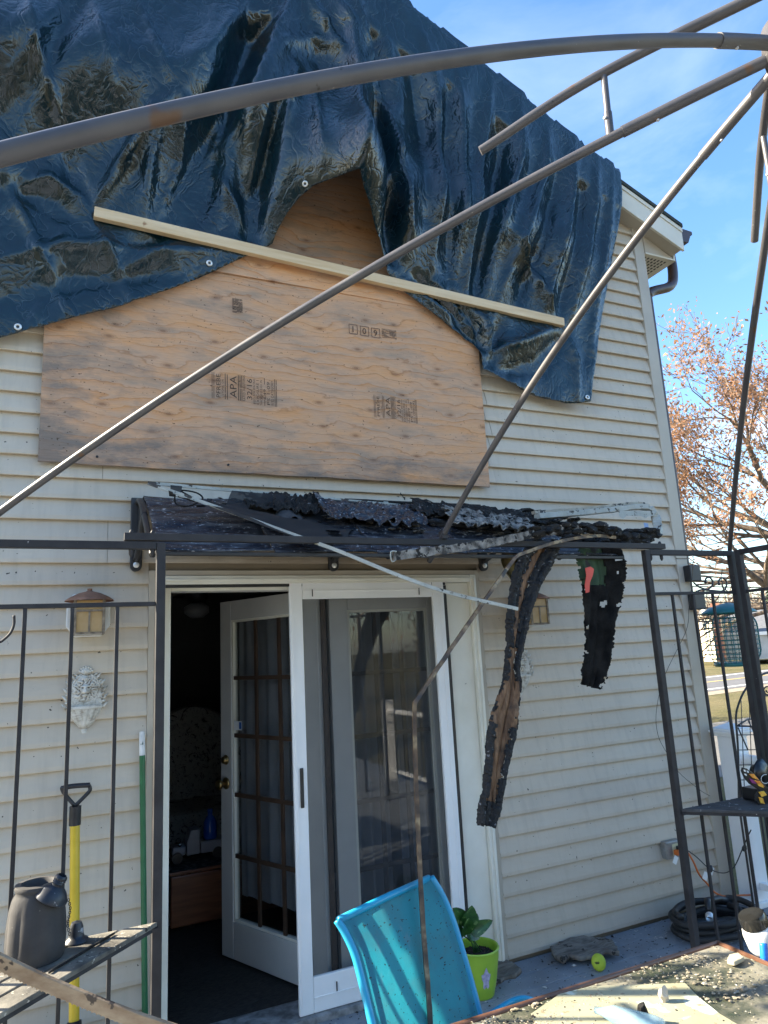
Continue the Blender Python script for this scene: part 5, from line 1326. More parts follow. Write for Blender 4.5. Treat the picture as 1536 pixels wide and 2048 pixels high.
gb = thing('broom_pole', (gp2.x, gp2.y, 0), 'green metal broom pole with white worn tip leaning by the door', 'pole')
MB().tube([gp0.lerp(gp2, .075), gp2], 0.0125, 14).build('shaft', mat('green_enamel', (0.008, 0.095, 0.035), (0.014, 0.13, 0.05), 12, 0.35, speck=[((.5,.55,.5), 26, .74)]), gb, smooth=True, angle=50)
MB().tube([gp0, gp0.lerp(gp2, .012), gp0.lerp(gp2, .076)], [0.010, 0.0128, 0.0128], 14).build('worn_tip', mat('chalky_white', (.55, .55, .53), (.7, .7, .68), 30, .7, speck=[((.1,.15,.12), 40, .66)]), gb, smooth=True, angle=50)

# ------------------------------------------------------------ oil pot with its lid, on the left shelf
SZ = 0.81
vb = gz(72, 1915, SZ); vx, vy = vb.x-.002, vb.y-.01
pot = thing('torch_pot', (vx, vy, SZ), 'fluted dark clay torch pot on the slatted shelf', 'pot')
M_CLAY = mat('dark_clay', (0.028, 0.027, 0.028), (0.055, 0.052, 0.05), 10, 0.75, 0.85, bump=0.2, bscale=60, speck=[((.3,.28,.24), 60, .72)])
pf_ = [(0.0, 0.0), (0.096, 0.0), (0.101, 0.010), (0.103, 0.05), (0.101, 0.10), (0.096, 0.15), (0.089, 0.180), (0.082, 0.194), (0.078, 0.201), (0.081, 0.207), (0.083, 0.214), (0.080, 0.220), (0.060, 0.222), (0.054, 0.216), (0.052, 0.17), (0.0, 0.15)]
PS = 0.80
MB().lathe([(a*PS, b*PS*1.2) for a, b in pf_], (vx, vy, SZ), 72, (0,0,1), 0, 2*math.pi, lambda a, z: 1+(0.085*(abs(math.cos(a*4.5+.4))**.7-0.6)*sm(0.17, 0.12, z) if 0.01 < z < 0.17 else 0)).build('body', M_CLAY, pot, smooth=True, angle=50)
lidc = at(108, 1783, vy-0.05)
lax = (V((0.42, -0.15, 0.85))).normalized()
chn = thing('torch_snuffer', lidc, 'small black threaded lid chained to a bell shaped cap by the torch pot', 'snuffer')
M_SNUF = mat('soot_blue_metal', (0.006, 0.008, 0.013), (0.02, 0.025, 0.035), 16, .4, speck=[((.3,.32,.35), 30, .66)])
MB().lathe([(0.0, -0.018), (0.046, -0.022), (0.050, -0.019), (0.049, -0.014), (0.038, 0.004), (0.026, 0.014), (0.017, 0.020), (0.0165, 0.026), (0.0185, 0.028), (0.0165, 0.031), (0.0185, 0.034), (0.0165, 0.037), (0.0185, 0.040), (0.017, 0.046), (0.012, 0.05), (0.012, 0.04), (0, .04)], lidc, 32, lax).build('lid', M_SNUF, chn, smooth=True, angle=50)
cp = gz(152, 1885, SZ)
MB().lathe([(0.038, 0.002), (0.036, 0.006), (0.025, 0.012), (0.0215, 0.022), (0.0205, 0.042), (0.015, 0.056), (0.0, 0.061)], cp+V((0, .01, .0)), 28).build('cap', M_SNUF, chn, smooth=True, angle=50)
c0_, c1_ = at(137, 1800, vy-.05), at(139, 1868, vy-.045)
for k in range(17):
    p = c0_.lerp(c1_, k/16); p.x += 0.004*math.sin(k*.4); a = (k % 2)*math.pi/2
    u = V((math.cos(a), math.sin(a), 0)); pts = [p+u*0.003*math.cos(q)+V((0,0,0.0048*math.sin(q))) for q in [i*0.6283 for i in range(11)]]
    MB().tube(pts, 0.0011, 5, cap=False).build('chain_link', M_BLACKMET, chn, smooth=True)
# thin skewer and a white peg on the shelf
k0, k1 = gz(228, 1867, SZ+.004), gz(98, 1945, SZ+.004)
tag(MB().tube([k0, k1], 0.0035, 8).build('thin_stick', M_CHAR, smooth=True), 'thin burnt stick lying along the shelf slats by the pot', 'stick')
# long saw
saw = thing('long_saw', gz(0, 1915, SZ+.05), 'long rusty saw blade lying across the left shelf edge', 'saw')
sw = spline([at(-120,1866,-1.24), at(0,1923,-1.28), at(80,1961,-1.31), at(180,2003,-1.36), at(270,2038,-1.41), at(360,2068,-1.46)], 10)
m = MB(); vs = []; n = len(sw)
for i, p in enumerate(sw):
    t = (sw[min(i+1, n-1)]-sw[max(i-1, 0)]).normalized(); up = V((0, -.35, 1)); up = (up - t*up.dot(t)).normalized()
    nn = t.cross(up); hw = 0.021
    for a, b in ((-1, -1), (-1, 1), (1, 1), (1, -1)): vs.append(p + up*(a*hw) + nn*(b*0.005))
m.add(vs, [(i*4+k, i*4+(k+1)%4, (i+1)*4+(k+1)%4, (i+1)*4+k) for i in range(n-1) for k in range(4)] + [(3,2,1,0), tuple((n-1)*4+k for k in range(4))])
M_RUST = mat('rusty_saw', (0.20, 0.13, 0.075), (0.34, 0.26, 0.17), 14, 0.6, 0.8, bump=0.3, bscale=60, stretch=(1,1,2), speck=[((.05,.035,.025), 20, .62)])
m.build('blade', M_RUST, saw, bevel=0.002)
m = MB(); L = 0; acc = []
for i in range(n-1):
    seg = (sw[i+1]-sw[i]); k = max(1, int(seg.length/0.0105))
    for j in range(k): acc.append((sw[i]+seg*(j/k), seg.normalized()))
for p, t in acc:
    up = V((0, -.35, 1)); up = (up - t*up.dot(t)).normalized(); nn = t.cross(up); b = p - up*0.0207
    m.add([b-t*0.0042+nn*.003, b+t*0.0042+nn*.003, b-t*.0042-nn*.003, b+t*.0042-nn*.003, b-up*0.0085], [(0,1,4), (3,2,4), (2,0,4), (1,3,4)])
m.build('teeth', M_RUST, saw, fix=False)

# ------------------------------------------------------------ blue sling chair
chair = thing('sling_chair', (1.1, -1.2, 0), 'turquoise blue sling patio chair splashed with soot before the screen door', 'chair')
M_BLUE = mat('blue_frame_paint', (0.012, 0.26, 0.42), (0.02, 0.30, 0.48), 8, 0.3, speck=[((.02,.03,.04), 40, .75)])
M_SLING = mat_trans('blue_sling', (0.016, 0.25, 0.33), (0.024, 0.31, 0.39), 4, 0.5, 0.4, stripes=190)
lp = [at(674,1840,-1.20), at(690,1866,-1.215), at(708,1905,-1.24), at(722,1955,-1.27), at(740,2030,-1.31), at(758,2110,-1.36)]
rp = [at(862,1754,-1.05), at(884,1790,-1.065), at(905,1840,-1.09), at(922,1895,-1.115), at(942,1965,-1.15), at(963,2045,-1.20)]
LP, RP = spline(lp, 6), spline(rp, 6)
MB().tube(LP, 0.0125, 12).build('side_rail', M_BLUE, chair, smooth=True)
MB().tube(RP, 0.0125, 12).build('side_rail', M_BLUE, chair, smooth=True)
MB().tube([LP[0]+V((.006, .004, -.004)), LP[0].lerp(RP[0], .5)+V((0, .014, -.006)), RP[0]+V((-.006, .004, -.004))], 0.0125, 12).build('top_rail', M_BLUE, chair, smooth=True)
n = len(LP)
o = MB().sheet(20, n, lambda u, v: LP[int(v*(n-1))].lerp(RP[int(v*(n-1))], u) + V((0.01, 0.03, 0))*math.sin(u*3.14)*0.9 + V((0, -.006, 0))).build('sling_back', M_SLING, chair, smooth=True, fix=False)
MB().sheet(4, n, lambda u, v: LP[int(v*(n-1))].lerp(RP[int(v*(n-1))], .06+.05*u)+V((0.002, -.004+.03*math.sin((.06+.05*u)*3.14), 0))).build('seam', M_BLUE, chair, smooth=True, fix=False)
MB().sheet(4, n, lambda u, v: LP[int(v*(n-1))].lerp(RP[int(v*(n-1))], .90+.04*u)+V((0.002, -.004+.03*math.sin((.90+.04*u)*3.14), 0))).build('seam', M_BLUE, chair, smooth=True, fix=False)
lb, rb_ = LP[-1], RP[-1]
fwd = V((0.30, -0.42, 0.02)); 
sl, sr = lb+fwd, rb_+fwd
o = MB().sheet(14, 14, lambda u, v: lb.lerp(rb_, u).lerp(sl.lerp(sr, u), v)+V((0,0,-0.03*math.sin(v*3.14)*math.sin(u*3.14)))).build('sling_seat', M_SLING, chair, smooth=True, fix=False)
for a, b in ((lb, sl), (rb_, sr)):
    MB().tube(spline([a, a.lerp(b, .5), b], 4), 0.0125, 10).build('seat_rail', M_BLUE, chair, smooth=True)
    MB().tube(spline([b, b+V((.02, -.02, -.15)), V((b.x+.03, b.y-.03, 0.012))], 4), 0.0125, 10).build('leg', M_BLUE, chair, smooth=True)
    MB().tube(spline([a, a+V((-.04, .05, -.15)), V((a.x-.08, a.y+.10, 0.012))], 4), 0.0125, 10).build('leg', M_BLUE, chair, smooth=True)
ar = spline([RP[-1]+V((.01,0,.01)), gz(992, 2022, .47), gz(1022, 2004, .48), gz(1050, 1998, .48), gz(1085, 2012, .44)], 6)
MB().tube(ar, 0.018, 10, squash=0.6).build('armrest', M_BLUE, chair, smooth=True)

# ------------------------------------------------------------ potted plant
pc_ = gz(956, 1985, 0.0)
pc_ = V((pc_.x-0.0, pc_.y-0.02, 0.0))
pp_ = thing('potted_plant', pc_, 'green leafy plant in a lime green pot beside the screen door', 'potted plant')
M_LIME = mat('lime_plastic', (0.24, 0.40, 0.03), (0.32, 0.50, 0.05), 5, 0.35, speck=[((.06,.08,.02), 50, .74)])
ps = 0.82
MB().lathe([(a*ps, b*ps) for a, b in [(0.0, 0.0), (0.080, 0.0), (0.086, 0.01), (0.105, 0.09), (0.122, 0.19), (0.126, 0.205), (0.128, 0.245), (0.134, 0.255), (0.130, 0.262), (0.122, 0.258), (0.118, 0.20), (0.0, 0.195)]], pc_, 40).build('flower_pot', M_LIME, pp_, smooth=True, angle=40)
MB().sheet(24, 24, lambda u, v: pc_+V(((u-.5)*0.195*ps*math.sqrt(1-2*(v-.5)**2), (v-.5)*0.195*ps*math.sqrt(1-2*(u-.5)**2), 0.222*ps+0.010*noise.noise(V((u*14, v*14, 0)))))).build('soil', mat('potting_soil', (0.012, 0.009, 0.007), (0.035, 0.025, 0.018), 60, .95, bump=.9, bscale=120, speck=[((.5,.5,.48), 80, .72)]), pp_, fix=False)
lt = NT('variegated_leaf'); lv = lt.noise(lt.map((1,1,1)), 16, 4, .5, 1.5)
lcol = lt.mix(lt.ramp(lv, [(0.60, 0.0), (0.68, 1.0)]), lt.ramp(lv, [(0.3, (0.012, 0.045, 0.012)), (0.55, (0.03, 0.10, 0.02))]), (0.24, 0.34, 0.12))
M_LEAF = lt.set(lcol, 0.3, lt.bump(lt.noise(lt.map((1,1,1)), 40, 3), .15, .004), spec=.5)
def leaf_blade(base, tip, w, nrm, curl=0.02):
    base, tip = V(base), V(tip); d = tip-base; L = d.length; t = d.normalized(); s = t.cross(V(nrm)).normalized(); nn = s.cross(t)
    def fn(u, v):
        x = (u*2-1); ww = w*1.15*math.sin(math.pi*min(1, v**0.62))**0.62*(1-0.12*v)
        return base + d*v + s*(x*ww/2) + nn*(0.25*abs(x)*ww*0.5 - curl*v*v)
    return MB().sheet(7, 12, fn)
top_ = pc_+V((0, 0, 0.225*ps))
LV = [((918,1892),(928,1838),.085,-.30),((912,1872),(900,1815),.095,-.24),((925,1880),(945,1825),.075,-.20),((930,1885),(972,1838),.06,-.30),((915,1890),(892,1850),.06,-.34),((922,1884),(952,1870),.055,-.36),((910,1885),(896,1868),.05,-.33),((922,1875),(935,1812),.09,-.18)]
for k, (a, b, w_, yy) in enumerate(LV):
    lbv, ltv = at(a[0]+10, a[1]-20, pc_.y+.01), at(b[0]+12, b[1]+4, pc_.y-.06+.03*(k % 3))
    leaf_blade(lbv, ltv, w_, (0.1, -1, 0.5)).build('leaf', M_LEAF, pp_, smooth=True, fix=False)
    MB().tube(spline([top_+V((.006*(k-3), 0, 0)), top_.lerp(lbv, .5)+V((.004, 0, .01)), lbv], 3), 0.0028, 6).build('stem', M_LEAF, pp_, smooth=True)
# lilac sticker on the pot
sc0 = at(940, 1955, pc_.y-.09)
sp2 = []
for k in range(16):
    a = k/16*6.283; r_ = 1+0.25*math.sin(a*5); sp2.append((a, r_))
def onpot(ax, z): 
    rr_ = (0.086+(0.122-0.086)*min(1, z/(0.19*ps)))*ps+0.0025; return pc_+V((rr_*math.sin(ax), -rr_*math.cos(ax), z))
m = MB(); m.add([onpot(-0.15, .10)] + [onpot(-0.15+0.22*r_*math.cos(a), .10+.045*r_*math.sin(a)) for a, r_ in sp2], [(0, k+1, (k+1) % 16+1) for k in range(16)])
m.build('flower_sticker', mat('lilac_print', (.55, .52, .62), (.25, .22, .40), 60, .5), pp_, fix=False)

# ------------------------------------------------------------ things on the deck
def chunk(name, corners, thick, mm, label, cat, seed):
    # ragged flat piece from a photo outline on the deck
    pl = [gz(a, b, 0.004) for a, b in corners]; pl = [V((p.x, p.y)) for p in pl]
    d = []
    for i in range(len(pl)):
        a, b = pl[i], pl[(i+1) % len(pl)]; n = max(2, int((b-a).length/0.015))
        for k in range(n):
            p = a.lerp(b, k/n); d.append(p + V((noise.noise(V((p.x*40, p.y*40, seed))), noise.noise(V((p.x*40, p.y*40, seed+5)))))*0.008)
    xs = [p.x for p in d]; ys = [p.y for p in d]; inn = []
    def ins(p):
        c = False; j = len(d)-1
        for i in range(len(d)):
            a, b = d[i], d[j]
            if (a.y > p.y) != (b.y > p.y) and p.x < (b.x-a.x)*(p.y-a.y)/(b.y-a.y)+a.x: c = not c
            j = i
        return c
    x = min(xs)
    while x < max(xs):
        y_ = min(ys)
        while y_ < max(ys):
            if ins(V((x, y_))): inn.append(V((x, y_)))
            y_ += 0.012
        x += 0.012
    r = geometry.delaunay_2d_cdt(d+inn, [(i, (i+1) % len(d)) for i in range(len(d))], [], 1, 1e-5)
    vs = [V((p.x, p.y, 0.006+thick*(0.7+0.6*noise.noise(V((p.x*7, p.y*7, seed))))+0.006*noise.noise(V((p.x*30, p.y*60, seed))))) for p in r[0]]
    o = MB().add(vs, [list(f) for f in r[2]]).build(name, mm, fix=True, smooth=True)
    so_ = o.modifiers.new('t', 'SOLIDIFY'); so_.thickness = thick*0.8; so_.offset = -1
    return tag(o, label, cat)
M_SLAB = mat('grey_burnt_board', (0.10, 0.085, 0.07), (0.23, 0.20, 0.165), 9, .85, bump=.7, bscale=25, stretch=(1.5, 6, 1), speck=[((.03,.025,.02), 14, .62)])
chunk('burnt_board_piece', [(1104,1914),(1122,1900),(1168,1890),(1205,1893),(1226,1896),(1240,1922),(1212,1920),(1198,1928),(1160,1932),(1140,1926),(1128,1938),(1108,1926)], 0.028, M_SLAB, 'large ragged grey burnt board piece behind the green ball', 'board piece', 3)
chunk('burnt_board_piece', [(975,1930),(990,1922),(1012,1928),(1030,1940),(1042,1948),(1030,1956),(1010,1958),(995,1970),(978,1976)], 0.03, M_SLAB, 'small brown burnt board piece beside the lime pot', 'board piece', 8)
bcn = gz(1199, 1942, 0.0)
tag(MB().lathe([(0.036*math.sin(a)*(1), 0.040-0.040*math.cos(a)) for a in [k/16*math.pi for k in range(17)]], bcn+V((0, 0, 0.0)), 28).build('ball', mat('lime_ball', (0.36, 0.46, 0.03), (0.46, 0.56, 0.05), 14, .7, bump=.3, bscale=90, speck=[((.05,.06,.01), 26, .63)]), smooth=True), 'sooty lime green toy ball on the grey deck', 'ball')
# crumbs and flakes over the deck
rg = random.Random(77); m = MB(); m_l = MB()
for k in range(1500):
    x, yy = rg.uniform(0.3, 4.0), -abs(rg.gauss(0, 0.55))-0.02
    if yy < -1.6: continue
    s = rg.uniform(0.0015, 0.007)*(2.2 if rg.random() < 0.05 else 1); a = rg.uniform(0, 6.28); tgt = m if rg.random() < 0.5 else m_l
    u = V((math.cos(a), math.sin(a), 0))*s; w_ = V((-math.sin(a), math.cos(a), 0))*s*rg.uniform(.3, .9); c = V((x, yy, 0.003)); h_ = V((0, 0, s*rg.uniform(.2, .7)))
    tgt.add([c-u-w_, c+u-w_*.6, c+u*.7+w_, c-u*.8+w_*.8, c+h_+u*.1], [(0,1,4),(1,2,4),(2,3,4),(3,0,4)])
tag(m.build('char_flakes', M_CHAR, fix=False), 'black char flakes strewn over the deck', 'debris', kind='stuff')
tag(m_l.build('ash_flakes', mat('pale_ash', (.34, .335, .32), (.48, .475, .45), 30, .9), fix=False), 'pale ash flakes strewn over the deck', 'debris', kind='stuff')

# ------------------------------------------------------------ glass patio table with debris
TZ = 0.72
tab = thing('patio_table', (1.25, -2.2, 0), 'copper rimmed glass patio table covered in pale fire debris', 'table')
TX0, TX1, TY0, TY1 = 0.45, 1.875, -2.75, -1.722
gt = NT('dusty_glass_top'); d1 = gt.noise(gt.map((1,1,1)), 5, 7, .65); d2 = gt.noise(gt.map((1,1,1)), 30, 6, .7)
gc = gt.ramp(gt.math('ADD', gt.math('MULTIPLY', d1, .7), gt.math('MULTIPLY', d2, .3)), [(0.38, (0.035, 0.045, 0.03)), (0.47, (0.075, 0.078, 0.055)), (0.54, (0.16, 0.15, 0.11)), (0.66, (0.25, 0.23, 0.18))])
M_GTOP = gt.set(gc, gt.ramp(d1, [(.4, .25), (.6, .8)]), gt.bump(d2, .4, .004), spec=.5)
MB().box((TX0+.012, TY0+.012, TZ-0.012), (TX1-.012, TY1-.012, TZ-0.002)).build('glass_top', M_GTOP, tab)
M_CRIM = mat('copper_rim', (0.13, 0.062, 0.038), (0.20, 0.10, 0.062), 20, .35, .5, metallic=.5)
MB().tube([(TX0, TY0, TZ-.004), (TX1, TY0, TZ-.004)], .009, 10).tube([(TX0, TY1, TZ-.004), (TX1, TY1, TZ-.004)], .009, 10).tube([(TX0, TY0, TZ-.0042), (TX0, TY1, TZ-.0042)], .009, 10).tube([(TX1, TY0, TZ-.0042), (TX1, TY1, TZ-.0042)], .009, 10).build('rim', M_CRIM, tab, smooth=True)
MB().box((TX0+.004, TY0+.004, TZ-.035), (TX1-.004, TY0+.02, TZ-.013)).box((TX0+.004, TY1-.02, TZ-.035), (TX1-.004, TY1-.004, TZ-.013)).build('apron', M_STEEL, tab)
for a in (TX0+.06, TX1-.06):
    for b in (TY0+.06, TY1-.06): MB().tube([(a, b, TZ-.014), (a, b, 0.0)], 0.018, 10).build('leg', M_STEEL, tab, smooth=True)
# sheet of printed paper under the debris
pq = [gz(1062,2030,TZ), gz(1120,1990,TZ), gz(1180,1975,TZ), gz(1370,1968,TZ), gz(1396,1995,TZ), gz(1440,2030,TZ), gz(1490,2060,TZ), gz(1300,2110,TZ), gz(1090,2090,TZ)]
pz = TZ+0.0015
MB_ = MB().prism([V((p.x, p.y, pz)) for p in pq], (0, 0, 0.0015))
tag(MB_.build('paper_sheet', mat('pale_yellow_paper', (0.25, 0.245, 0.155), (0.33, 0.32, 0.215), 5, .8, speck=[((.2,.17,.1), 40, .64), ((.45,.5,.42), 8, .6)])), 'pale yellow paper sheet lying under debris on the table', 'paper')
def on_table(rg):
    e = rg.random()
    if e < .30: x, yy = rg.uniform(TX0+.02, TX1-.03), TY1-.02-abs(rg.gauss(0, .06))
    else: x, yy = rg.uniform(.9, TX1-.02), rg.uniform(-2.15, TY1-.015)
    return V((x, yy, TZ))
m = MB(); ml = MB(); mb = MB()
rg = random.Random(5)
for k in range(5200):
    c = on_table(rg); nclump = noise.noise(V((c.x*9, c.y*9, 1)))
    if rg.random() > .12+1.6*max(0, nclump): continue
    s = rg.uniform(.001, .0042)*(2.0 if rg.random() < .06 else 1); a = rg.uniform(0, 6.28)
    u = V((math.cos(a), math.sin(a), 0))*s; w_ = V((-math.sin(a), math.cos(a), 0))*s*rg.uniform(.3, .9); h_ = V((0, 0, s*rg.uniform(.2, .6))); c.z += .003
    (m if rg.random() < .62 else ml if rg.random() < .72 else mb).add([c-u-w_, c+u-w_*.6, c+u*.7+w_, c-u*.8+w_*.8, c+h_+u*.1], [(0,1,4),(1,2,4),(2,3,4),(3,0,4)])
for cx_, cy_, nn_, sz_ in ((1290,1925,80,.010), (1100,1985,60,.010), (1180,1940,40,.008), (1015,1992,50,.008), (1060,1998,40,.012), (1390,1958,50,.010), (1390,2010,40,.012), (1300,1965,25,.010), (1240,2000,30,.009), (1480,1985,40,.012), (1150,1962,30,.01), (1440,1950,20,.01)):
    c0 = gz(cx_, cy_, TZ)
    for k in range(nn_):
        c = c0+V((rg.gauss(0, .04), rg.gauss(0, .022), .002))
        if not (TX0 < c.x < TX1-.02 and c.y < TY1-.012): continue
        (m if rg.random() < .62 else mb if rg.random() < .3 else ml).blob(c, sz_*.5*rg.uniform(.25, 1), 1, .6, (1.4, 1, .32), k)
tag(m.build('tan_debris', mat('tan_debris', (.17, .14, .09), (.30, .255, .18), 40, .9, bump=.4), fix=False), 'tan plaster crumbs covering the table top', 'debris', kind='stuff')
tag(ml.build('pale_debris', mat('cream_debris', (.28, .26, .20), (.42, .39, .32), 40, .9), fix=False), 'cream plaster flakes on the table top', 'debris', kind='stuff')
tag(mb.build('dark_debris', M_CHAR, fix=False), 'black char bits on the table top', 'debris', kind='stuff')
bot0 = gz(1262, 2030, TZ+.02); bot1 = gz(1215, 2018, TZ+.02)
tag(MB().lathe([(0, -.10), (0.018, -.098), (0.021, -.08), (0.021, .02), (0.010, .05), (0.008, .07), (0, .07)], gz(1245, 2034, TZ+.022), 20, (bot1-bot0)).build('clear_bottle', mat_mesh('blue_clear_plastic', (.30, .48, .58), .45, .2), smooth=True), 'small clear bluish bottle lying on the table paper', 'bottle')
chunk_z = gz(1325, 1985, TZ)
tag(MB().blob(gz(1327, 1990, TZ+.018), .02, 2, .5, (.7, .5, 1), 3).build('plaster_shard', mat('plaster', (.45,.38,.28), (.55,.48,.38), 20, .9, bump=.5)), 'upright tan plaster shard on the table paper', 'shard')
tag(MB().blob(gz(1285, 2032, TZ+.02), .022, 2, .6, (.6, .6, 1.1), 6).build('char_lump', M_CHAR), 'black char lump beside the small bottle on the table', 'lump')
MB_ = chunk
tag(MB().prism([V((p.x, p.y, TZ+.004)) for p in (gz(1460,1920,TZ), gz(1478,1916,TZ), gz(1490,1926,TZ), gz(1470,1936,TZ), gz(1455,1932,TZ))], (0, 0, .012)).build('plaster_piece', mat('tan_plaster', (.38,.32,.2), (.5,.44,.3), 20, .9, bump=.6), bevel=.003), 'flat tan plaster piece near the table corner', 'plaster piece')
# bottle with blue handle at the table's right end
bt = thing('white_bottle', gz(1530, 1925, TZ), 'white plastic bottle with black cap and blue handle at the table end', 'bottle')
ba = V((-0.30, 0.10, 0.95)).normalized(); bo = at(1532, 1898, -1.84)
MB().lathe([(0, 0), (0.040, 0), (0.046, 0.01), (0.046, 0.05), (0.042, 0.066), (0.034, 0.072)], bo, 28, ba).build('body', mat('white_plastic', (.6, .6, .57), None, 4, .3), bt, smooth=True, angle=50)
MB().lathe([(0.034, 0.068), (0.040, 0.071), (0.040, 0.095), (0.037, 0.104), (0.0, 0.106)], bo, 28, ba).build('cap', mat('smoked_black', (.015,.015,.014), None, 4, .15), bt, smooth=True, angle=50)
MB().tube(spline([bo+ba*.035+V((-.03,-.03,0)), bo+V((-.048,-.03,.0)), bo+V((-.046,-.03,-.04)), bo+V((-.02,-.03,-.07)), bo+V((.03,-.03,-.05))], 5), .011, 10).build('handle', mat('blue_handle', (.01,.16,.62), None, 4, .3), bt, smooth=True)

# ------------------------------------------------------------ right side: outlet, cords, hose, railing
ob = at(1340, 1697, -0.03)
ox, oz = ob.x, ob.z
ou = thing('outlet_box', (ox, 0, oz), 'grey metal outdoor outlet box low on the siding', 'outlet box')
M_GALV = mat('galvanised', (.26,.26,.25), (.36,.36,.35), 20, .4, metallic=.6)
MB().box((ox-.062, -.062, oz-.05), (ox+.062, -.012, oz+.05)).build('box', M_GALV, ou, bevel=.005)
MB().box((ox-.058, -.068, oz-.046), (ox+.058, -.0625, oz+.046)).build('cover', M_GALV, ou, bevel=.002)
MB().lathe([(.016, 0), (.014, .003), (0, .003)], (ox-.062, -.037, oz), 14, (-1,0,0)).build('knockout', M_GALV, ou)
MB().box((ox-.02, -.0705, oz-.03), (ox+.035, -.0685, oz+.035)).build('receptacle', mat('ivory', (.6,.55,.35), None, 4, .4), ou, bevel=.001)
M_ORANGE = mat('orange_cord', (.55,.12,.02), (.62,.16,.03), 8, .45)
ec_ = thing('extension_cord', (ox, -.1, 0), 'orange extension cord plugged into the outlet box', 'cord')
MB().box((ox-.018, -.105, oz-.024), (ox+.022, -.071, oz+.006)).build('plug', M_ORANGE, ec_, bevel=.006)
op = spline([(ox+.005, -.10, oz-.008), at(1372,1702,-.16), at(1386,1722,-.18), at(1398,1748,-.18), at(1415,1768,-.16), at(1430,1785,-.16), at(1450,1793,-.2), at(1475,1791,-.18), at(1500,1790,-.15)], 6)
MB().tube(op, .0055, 8).build('cable', M_ORANGE, ec_, smooth=True)
for (a, b, w_, yy) in ((1345,1720,.03,-.17), (1405,1752,.035,-.2), (1418,1742,.022,-.19)):
    p = at(a+6, b, yy); MB().box(p-V((w_/2, .001, .022)), p+V((w_/2, .001, .022)), Matrix.Rotation(.6, 3, 'Y')).build('paper_tag', M_PAINT, ec_)
bk = thing('string_light_cord', (ox+.02, -.1, 0), 'thin dark string light cord drooping from the outlet box', 'cord')
bp_ = spline([(ox+.02, -.075, oz+.012), at(1368,1697,-.16), at(1392,1713,-.19), at(1420,1738,-.2), at(1448,1746,-.22), at(1468,1734,-.28), at(1484,1700,-.36), at(1496,1672,-.42), at(1502,1660,-.46)], 6)
MB().tube(bp_, .0032, 6).build('cable', M_BLACKMET, bk, smooth=True)
MB().box((ox+.005, -.098, oz+.002), (ox+.04, -.0715, oz+.024)).build('plug', M_BPL, bk, bevel=.005)
for p in (at(1421,1737,-.2), at(1489,1696,-.37)): MB().lathe([(0,-.02),(.012,-.018),(.014,0),(.008,.016),(0,.02)], p, 12, (.6, 0, 1)).build('lamp_socket', M_BPL, bk, smooth=True)
tag(MB().tube(spline([at(1387,1105,-.78), at(1384,1160,-.5), at(1378,1215,-.2), at(1372,1262,-.05), at(1330,1350,-.035), at(1313,1420,-.035), at(1316,1470,-.035), at(1336,1510,-.04), at(1358,1545,-.05), at(1400,1580,-.06), at(1420,1592,-.06)], 6), .0016, 5).build('loose_wire', M_BLACKMET, smooth=True), 'thin black wire trailing down the siding by the gazebo post', 'wire')
hc_ = gz(1445, 1868, 0.0)
ho = thing('garden_hose', (hc_.x, hc_.y, 0), 'coiled black garden hose on the deck at the house corner', 'hose')
M_HOSE = mat('black_rubber', (.012,.012,.012), (.026,.025,.024), 20, .5, .7, bump=.3, bscale=200, bdist=.002, speck=[((.3,.3,.28), 60, .74)])
hp = []
for k in range(150):
    a = k*0.19; lay = int(k/34); r_ = .235-.032*(lay % 3)+.008*math.sin(k*.31)
    hp.append(V((hc_.x+r_*1.15*math.cos(a), hc_.y+.05+r_*.72*math.sin(a), .018+.031*(k/34)*0.72+.004*math.sin(k*.9))))
MB().tube(hp, .0175, 9).build('hose_coil', M_HOSE, ho, smooth=True)
q0 = gz(1418, 1822, .10)
MB().tube([q0, q0+V((.05,.05,.03)), q0+V((.16,.06,.02)), q0+V((.28,.05,-.03))], [.016,.02,.018,.02], 10).build('nozzle', M_BLACKMET, ho, smooth=True)
MB().lathe([(.022, 0), (.024, .01), (.022, .03), (.016, .034)], q0+V((-.02,-.02,-.012)), 14, (-.7,-.5,-.3)).build('coupling', M_GROM, ho, smooth=True)
# junction boxes and scroll bracket at the house corner
M_JB = M_BLACKMET
jb = thing('scroll_bracket', (3.9, -.06, 1.95), 'black wrought iron scroll bracket on the house corner', 'bracket')
for (a, b) in ((1385,1147), (1394,1203)):
    p = at(a, b, -.06); MB().box(p-V((.05, .028, .055)), p+V((.05, .03, .055))).build('mounting_block', M_JB, jb, bevel=.006)
sy = -.06
scr_ = [spline([at(1388,1165,sy), at(1392,1175,sy), at(1412,1180,sy), at(1432,1178,sy), at(1448,1182,sy), at(1462,1180,sy)], 5)]
MB().tube(spline([at(1386,1160,sy), at(1384,1150,sy), at(1390,1143,sy), at(1398,1145,sy), at(1401,1153,sy), at(1398,1158,sy)], 5), .006, 8).tube(spline([at(1388,1166,sy), at(1400,1175,sy), at(1415,1178,sy), at(1424,1172,sy), at(1425,1162,sy), at(1419,1155,sy), at(1412,1157,sy), at(1411,1164,sy)], 5), .006, 8).tube(spline([at(1392,1184,sy), at(1402,1180,sy), at(1425,1181,sy), at(1446,1182,sy), at(1452,1174,sy), at(1453,1164,sy), at(1446,1156,sy), at(1438,1160,sy), at(1438,1168,sy)], 5), .006, 8).tube(spline([at(1394,1192,sy), at(1404,1193,sy), at(1408,1200,sy), at(1404,1207,sy), at(1397,1206,sy)], 5), .006, 8).build('scroll', M_BLACKMET, jb, smooth=True)
for a, b in ((1398,1158), (1411,1164), (1438,1168)): MB().blob(at(a, b, sy), .011, 2, .02).build('finial_ball', M_BLACKMET, jb, smooth=True)
